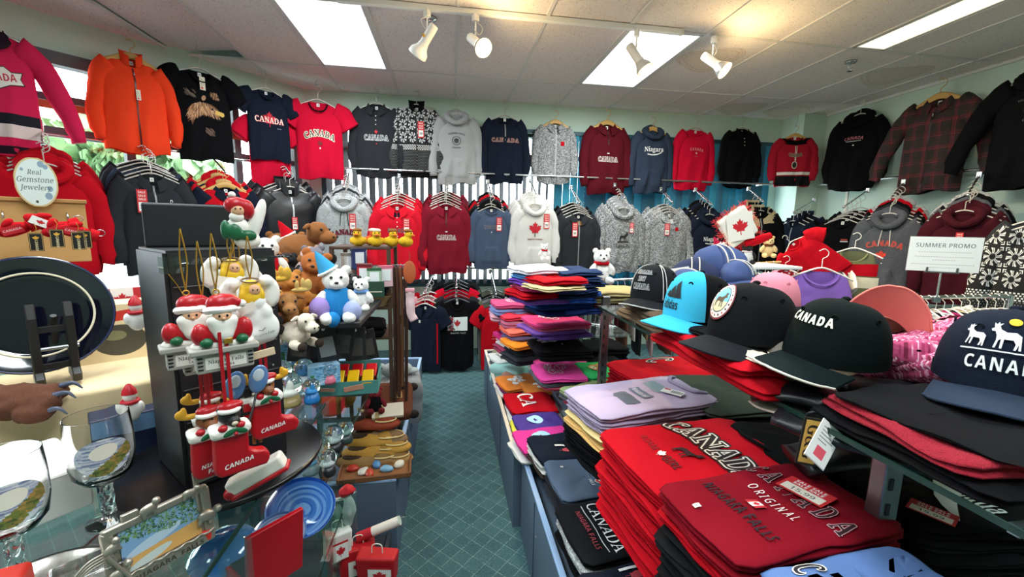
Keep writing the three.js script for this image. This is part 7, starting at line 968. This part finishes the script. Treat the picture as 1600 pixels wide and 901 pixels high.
// stand beside the straps: basket tiers
{
  const s = thing('tiered_stand', 'dark wooden stand with three tiers beside the leather straps', 'stand', [-.42, 0, -2.2]), m = mat(0x4a3424, .7); for (const x of [-.13, .13]) for (const z of [-.13, .13]) part(s, 'post', box(.018, 1.4, .018), m, [x, .7, z]); for (const y of [.95, 1.1, 1.24, 1.392]) part(s, 'tier', rbox(.28, .014, .28, .004), m, [0, y, 0]);
  const k = thing('wicker_basket', 'small woven basket of red and tan slippers', 'basket', [-.38, 1.108, -2.1], .1); part(k, 'weave', T(lathe([[.07, 0], [.1, .05], [.104, .055], [.098, .052], [.068, .006], [0, .006]], 28), [0, 0, 0], [0, 0, 0], [1.15, 1, .8]), mat(0xa98a5e, .85, { bumpMap: furBump, bumpScale: .004 }));
  for (const [i, c] of [0xb8141e, 0xc89c5e, 0x8a5a34].entries()) { const q = thing('baby_slipper', ['red', 'tan', 'brown'][i] + ' baby slipper in the woven basket', 'slipper', [-.42 + i * .04, 1.15, -2.1 + (i % 2) * .03], i); part(q, 'shoe', shoeGeo, mat(c, .7)); q.scale.setScalar(.55); part(q, 'opening', T(ball(.02, .008, .03, 12), [0, .038, -.04]), mat(0x2a1a10, .9)); }
  folded({ name: 'folded_shawl', cat: 'shawl', label: 'black folded shawl on the wooden stand', q: { c: [-.42, 0, -2.12], w: .2, d: .2, r: .1 }, y: .96, t: .07, color: 'black', seed: 2 }); folded({ name: 'folded_bandana', cat: 'bandana', label: 'black and white patterned bandana pile on the wooden stand', q: { c: [-.4, 0, -2.14], w: .24, d: .2, r: .1 }, y: 1.25, t: .05, color: 'marl', seed: 1 }); folded({ name: 'folded_bandana', cat: 'bandana', label: 'navy and red bandana pile under the patterned one', q: { c: [-.42, 0, -2.12], w: .22, d: .2, r: .2 }, y: 1.16, t: .06, color: 'navy', seed: 3 });
  for (const [i, p] of [[-0.439, 1.406, -2.12], [-0.351, 1.408, -2.1], [-0.281, 1.408, -2.12], [-0.399, 1.415, -2.24], [-0.212, 1.403, -2.1]].entries()) { p[1] = 1.424; const d = thing('duck_toy', ['yellow plush duck', 'yellow plush duck second', 'yellow plush duck nearest the red henley', 'orange plush duck on top', 'yellow plush duck hanging at the straps'][i] + ' on the wooden stand', 'plush toy', p, .3 * i); part(d, 'body', blob([[0, 0, 0, .032, .026, .036], [0, .034, .018, .02], [-.03, .002, -.005, .01, .016, .02], [.03, .002, -.005, .01, .016, .02]], 28, .006, .001), fur(i === 3 ? 0xc8501c : 0xdcb01c)); part(d, 'beak', ball(.011, .005, .01, 10), mat(0xd8661a, .6), [0, .03, .039]); for (const q of [-1, 1]) part(d, 'eye', ball(.0035), eyeMat, [q * .009, .041, .034]); part(d, 'cap', T(ball(.022, .01, .022, 14), [0, .052, .014]), fabric(i % 2 ? 0xe6dcc4 : 0x8a5c30)); }
  for (const [i, [x, c, l]] of [[0, 0x3a1e12, .5], [1, 0x4a2818, .52], [2, 0x2e1810, .48], [3, 0x5a3420, .5], [4, 0x3a1e12, .54], [5, 0x472614, .5], [6, 0x6a4022, .46], [7, 0x2e1810, .52]].entries()) { const q = thing('leather_strap', 'long brown leather strap, ' + ['first', ...ORD.slice(1)][i] + ' hanging from the wooden stand', 'strap', [-.27 + (x % 4) * .018, 1.3, -2.08 + (x > 3 ? .03 : 0)]); part(q, 'strip', sweep([[0, 0, 0], [.004, -l * .5, .006 * (x % 3)], [-.003, -l * 1.3, 0]], [.007, .002], 20, 6), mat(c, .6)); part(q, 'ring', new THREE.TorusGeometry(.008, .0015, 6, 16), steel, [0, .006, 0]); }
  const sk = thing('hanging_sock', 'pale pink baby sock hanging beside the straps', 'sock', [-0.186, 1.128, -2], .1); part(sk, 'sock', rough(sweep([[0, .07, 0], [0, 0, 0], [.004, -.05, .004], [.018, -.075, .01]], (t) => [.02, .008], 16, 10), .003, 30), cloth(0xe0c0c2)); part(sk, 'cuff', rbox(.044, .02, .02, .006), cloth(0xd898a0), [0, .07, 0]);
  const pk = thing('dream_catcher_fan', 'rust coloured leather leaf ornament on the strap stand', 'ornament', [-0.188, 1.282, -2.02], .1); part(pk, 'leaf', T(ball(.03, .055, .006, 18), [0, 0, 0]), mat(0xb0562a, .7)); part(pk, 'cord', wire([[0, .05, 0], [.002, .08, 0], [0, .1, 0]], .0015, 8, 4), brownP);
  for (const [i, p] of [[-0.37, 1.281, -1.9], [-0.33, 1.264, -1.9], [-0.29, 1.269, -1.95], [-0.416, 1.344, -2], [-0.459, 1.323, -2]].entries()) { const b = thing('boxed_souvenir', ['clear boxed red pen set', 'pale green boxed souvenir', 'white and pink wrapped souvenir', 'dark blue boxed souvenir', 'clear boxed souvenir beside the moose'][i] + ' behind the white bear', 'box', p, .2 * i); part(b, 'carton', rbox(.06, .09, .03, .003), mat([0xb8283a, 0x9db89a, 0xe0b8c0, 0x28386a, 0xc8c0b4][i], .5)); part(b, 'window', box(.04, .05, .002), mat(0xe8ecec, .15), [0, .008, .016]); part(b, 'lid', box(.062, .012, .032), mat([0x6a1420, 0x2c5a3a, 0xd06a80, 0x18244a, 0x8a8478][i], .5), [0, .045, 0]); }
  const pl = thing('dark_green_sign', 'dark green souvenir card standing behind the white bear', 'card', [-0.331, 1.225, -1.85], .1); part(pl, 'card', rbox(.1, .07, .006, .002), mat(0x1c4030, .6)); part(pl, 'stripe', box(.08, .004, .007), mat(0xd8d2b8, .6), [0, -.01, 0]);
}
// ---------- snow globes and glass on the counter ----------
function globe(label, p, r, core, base, h = .03) {
  const g = thing('snow_globe', label, 'snow globe', p, 0); part(g, 'base', lathe([[0, 0], [r * .85, 0], [r * .9, h * .3], [r * .7, h], [0, h]], 28), mat(base, .35)); part(g, 'dome', ball(r, r, r, 32), solidGlass, [0, h + r * .82, 0]); part(g, 'scene_inside', blob([[0, h + r * .3, 0, r * .5, r * .3, r * .4], [r * .1, h + r * .7, 0, r * .18, r * .4, r * .18], [-r * .25, h + r * .5, r * .1, r * .16, r * .25, r * .16]], 22, .004), mat(core, .5));
}
[[[-0.489, 0.95, -1.297], .04, 0xd8dcd2, 0x8a7a4a, 'large clear snow globe beside the CANADA stocking'], [[-0.503, 0.95, -1.48], .032, 0x3f86c0, 0xd8e0e6, 'snow globe with a blue base behind the large one'], [[-0.513, 0.95, -1.674], .03, 0xc8d6da, 0x5a88b8, 'snow globe with a blue rim under the plush toys'], [[-0.57, 0.95, -1.475], .03, 0xe6e6e0, 0xb8c8d0, 'small pale snow globe beside the tower'], [[-0.597, 0.95, -1.714], .03, 0x86b0d0, 0x2f6ea8, 'snow globe with deep blue water scene'], [[-0.418, 0.95, -1.472], .026, 0xd89aa8, 0xd06a80, 'snow globe on a pink and white base'], [[-0.426, 0.95, -1.309], .026, 0x1f86c8, 0x1668a8, 'small snow globe with bright blue base']].forEach(([p, r, c, b, l]) => globe(l, p, r, c, b));
[[[-0.413, 0.7, -1.47], .036, 0xb8c8c8, 0x1a1a1e, 'snow globe on a black base on the middle shelf'], [[-0.438, 0.7, -1.39], .034, 0x9fb8c0, 0x26262a, 'snow globe with a grey scene on the middle shelf'], [[-0.515, 0.7, -1.491], .034, 0xc8ccb0, 0x6a6a5a, 'snow globe with a yellowish scene on the middle shelf'], [[-0.385, 0.7, -1.522], .03, 0x8fb4a8, 0x2a3a38, 'snow globe with a green scene nearest the aisle'], [[-0.393, 0.7, -1.318], .03, 0xd0d4d8, 0x1c1c20, 'snow globe low at the glass corner'], [[-0.448, 0.7, -1.331], .03, 0x58a0c8, 0x7a8a90, 'snow globe with a turquoise scene low at the glass corner']].forEach(([p, r, c, b, l]) => globe(l, p, r, c, b));
{
  G.blueCarton = cell(160, 100, (c, w, h) => { const q = RNG(44); c.fillStyle = '#7fb4d8'; c.fillRect(0, 0, w, h); for (let i = 0; i < 90; i++) { c.fillStyle = ['#b8d8ea', '#4f8fbe', '#d8e8f0', '#3f7a9a'][q() * 4 | 0]; c.fillRect(q() * w, q() * h, 16, 4); } c.fillStyle = '#3f8a4a'; c.fillRect(0, 40, 20, 60); words(c, 'Niagara Falls', w / 2, 80, 18, '#e8f0f4', { font: 'serif' }); });
  for (const [i, p] of [[-0.637, 0.95, -1.717], [-0.538, 0.95, -1.547], [-0.437, 0.95, -1.426]].entries()) { const b = thing('souvenir_carton', ['blue waterfall picture carton under the cream plush', 'blue waterfall picture carton behind the globes', 'pale blue waterfall picture carton nearest the aisle'][i], 'carton', [p[0], .95, p[2] - .05], .5); part(b, 'carton', rbox(.1, .07, .05, .003), mat(0x8fb8d4, .5), [0, .035, 0]); part(b, 'picture', flat(.096, .066, G.blueCarton), glossPrint, [0, .035, .0262]); }
  const blueGlass = mat(0x4a8ad0, .08, { clearcoat: 1 });
  for (const [i, [p, r, c, t]] of [[[-0.405, 0.72, -1.107], .085, 0x6a96cc, .5], [[-0.421, 0.72, -1.003], .06, 0xb9c0dc, .3], [[-0.533, 0.72, -0.982], .075, 0x2f74c0, .1]].entries()) { const d = thing('glass_plate', ['marbled blue glass plate leaning on the middle shelf', 'pale violet glass bowl behind the red box', 'bright blue glass dome under the counter glass'][i], 'plate', p, .5); d.rotation.x = t; const m = mat(c, .1, { clearcoat: 1, ...(i === 2 ? {} : { map: tex(128, 128, (x, w, h) => { const q = RNG(50 + i); x.fillStyle = '#ffffff'; x.fillRect(0, 0, w, h); for (let k = 0; k < 60; k++) { x.strokeStyle = ['#5f8fc8', '#dfeaf4', '#8fb4dc', '#3f66a8'][q() * 4 | 0]; x.lineWidth = 2 + q() * 4; x.beginPath(); const y = q() * h; x.moveTo(0, y); x.quadraticCurveTo(64, y + q() * 50 - 25, w, y + q() * 20); x.stroke(); } }) }) }); part(d, 'dish', lathe(i === 2 ? [[0, .045], [r * .5, .04], [r * .85, .022], [r, 0]] : [[0, .01], [r * .6, .012], [r, .03], [r * 1.02, .026], [r * .6, .004], [0, 0]], 40), m); part(d, 'foot_ring', T(new THREE.TorusGeometry(r * .5, .003, 6, 30), [0, .001, 0], [PI / 2, 0, 0]), m); }
  const rb = thing('red_box', 'red presentation box standing on the middle shelf', 'box', [-0.412, 0.7, -0.917], -.75); part(rb, 'lid', rbox(.012, .16, .12, .003), mat(0xb80d1a, .35), [.04, .08, 0], [0, 0, -.12]); part(rb, 'tray', rbox(.12, .03, .12, .003), mat(0xb80d1a, .35), [-.03, .015, 0]); part(rb, 'lining', box(.1, .004, .1), mat(0x1c1a1c, .8), [-.03, .031, 0]);
  // clear bags and red gift bags at the end of the bin
  for (const [i, p] of [[-0.456, 0.446, -1.45], [-0.419, 0.405, -1.5], [-0.379, 0.427, -1.5]].entries()) { const b = thing('cellophane_bag', ['clear cellophane bag with green contents', 'clear cellophane bag with grey green contents', 'clear cellophane bag tied with red tissue'][i] + ' hanging at the glass corner', 'bag', p, .2 * i); part(b, 'contents', rough(ball(.024, .065, .012, 18), .008, 24, i), mat([0x6a8a78, 0x7d9488, 0xa8b4b0][i], .5)); part(b, 'film', rough(rbox(.065, .16, .03, .012, 3), .006, 24, i), clear); if (i === 2) part(b, 'red_tissue', rough(ball(.03, .02, .02, 14), .012, 40), mat(0xc01420, .7), [0, .085, 0]); part(b, 'header', box(.05, .012, .004), white, [0, .078, 0]); }
  G.bagLeaf = cell(140, 140, (c, w, h) => { c.fillStyle = '#efe9e2'; c.fillRect(0, 0, w, h); c.fillStyle = '#c4141f'; c.fillRect(0, 0, w, 16); leaf(c, w / 2, h / 2 + 8, 48, '#c4141f'); });
  for (const [i, [p, ry, w, h]] of [[[-0.351, 0.23, -1.5], .3, .13, .12], [[-0.266, 0.256, -1.42], -.15, .14, .11], [[-0.418, 0.314, -1.48], .5, .09, .12]].entries()) { const b = thing('gift_bag', ['red gift bag crumpled at the bin end', 'red and white flag gift bag nearest the aisle', 'white gift bag with a red leaf square'][i], 'bag', p, ry); part(b, 'paper', rough(rbox(w, h, .06, .008, 3), .008, 14, i), mat(i === 2 ? 0xeae4dc : 0xb80d1a, .6)); part(b, 'leaf_print', flat(w * .6, h * .6, G.bagLeaf), printed, [i === 1 ? .02 : 0, 0, .041]); part(b, 'handle', wire([[-.02, h / 2, 0], [-.015, h / 2 + .035, 0], [.015, h / 2 + .035, 0], [.02, h / 2, 0]], .002, 16), ivory); }
  const ro = thing('rolled_poster', 'rolled white poster with red maple leaves in clear wrap', 'poster', [-0.275, 0.332, -1.52], 0); ro.rotation.z = .35; part(ro, 'roll', T(cyl(.018, .018, .17, 20), [0, 0, 0], [0, 0, PI / 2]), mat(0xe6ddd2, .7)); part(ro, 'red_end', T(cyl(.0185, .0185, .06, 20), [-.055, 0, 0], [0, 0, PI / 2]), mat(0xc0182a, .7)); part(ro, 'wrap_end', T(cyl(.019, .012, .04, 16), [.1, 0, 0], [0, 0, PI / 2]), clear);
}


scene.traverse((o) => { if (o.isMesh) { o.castShadow = true; o.receiveShadow = true; } });
renderer.render(scene, camera);
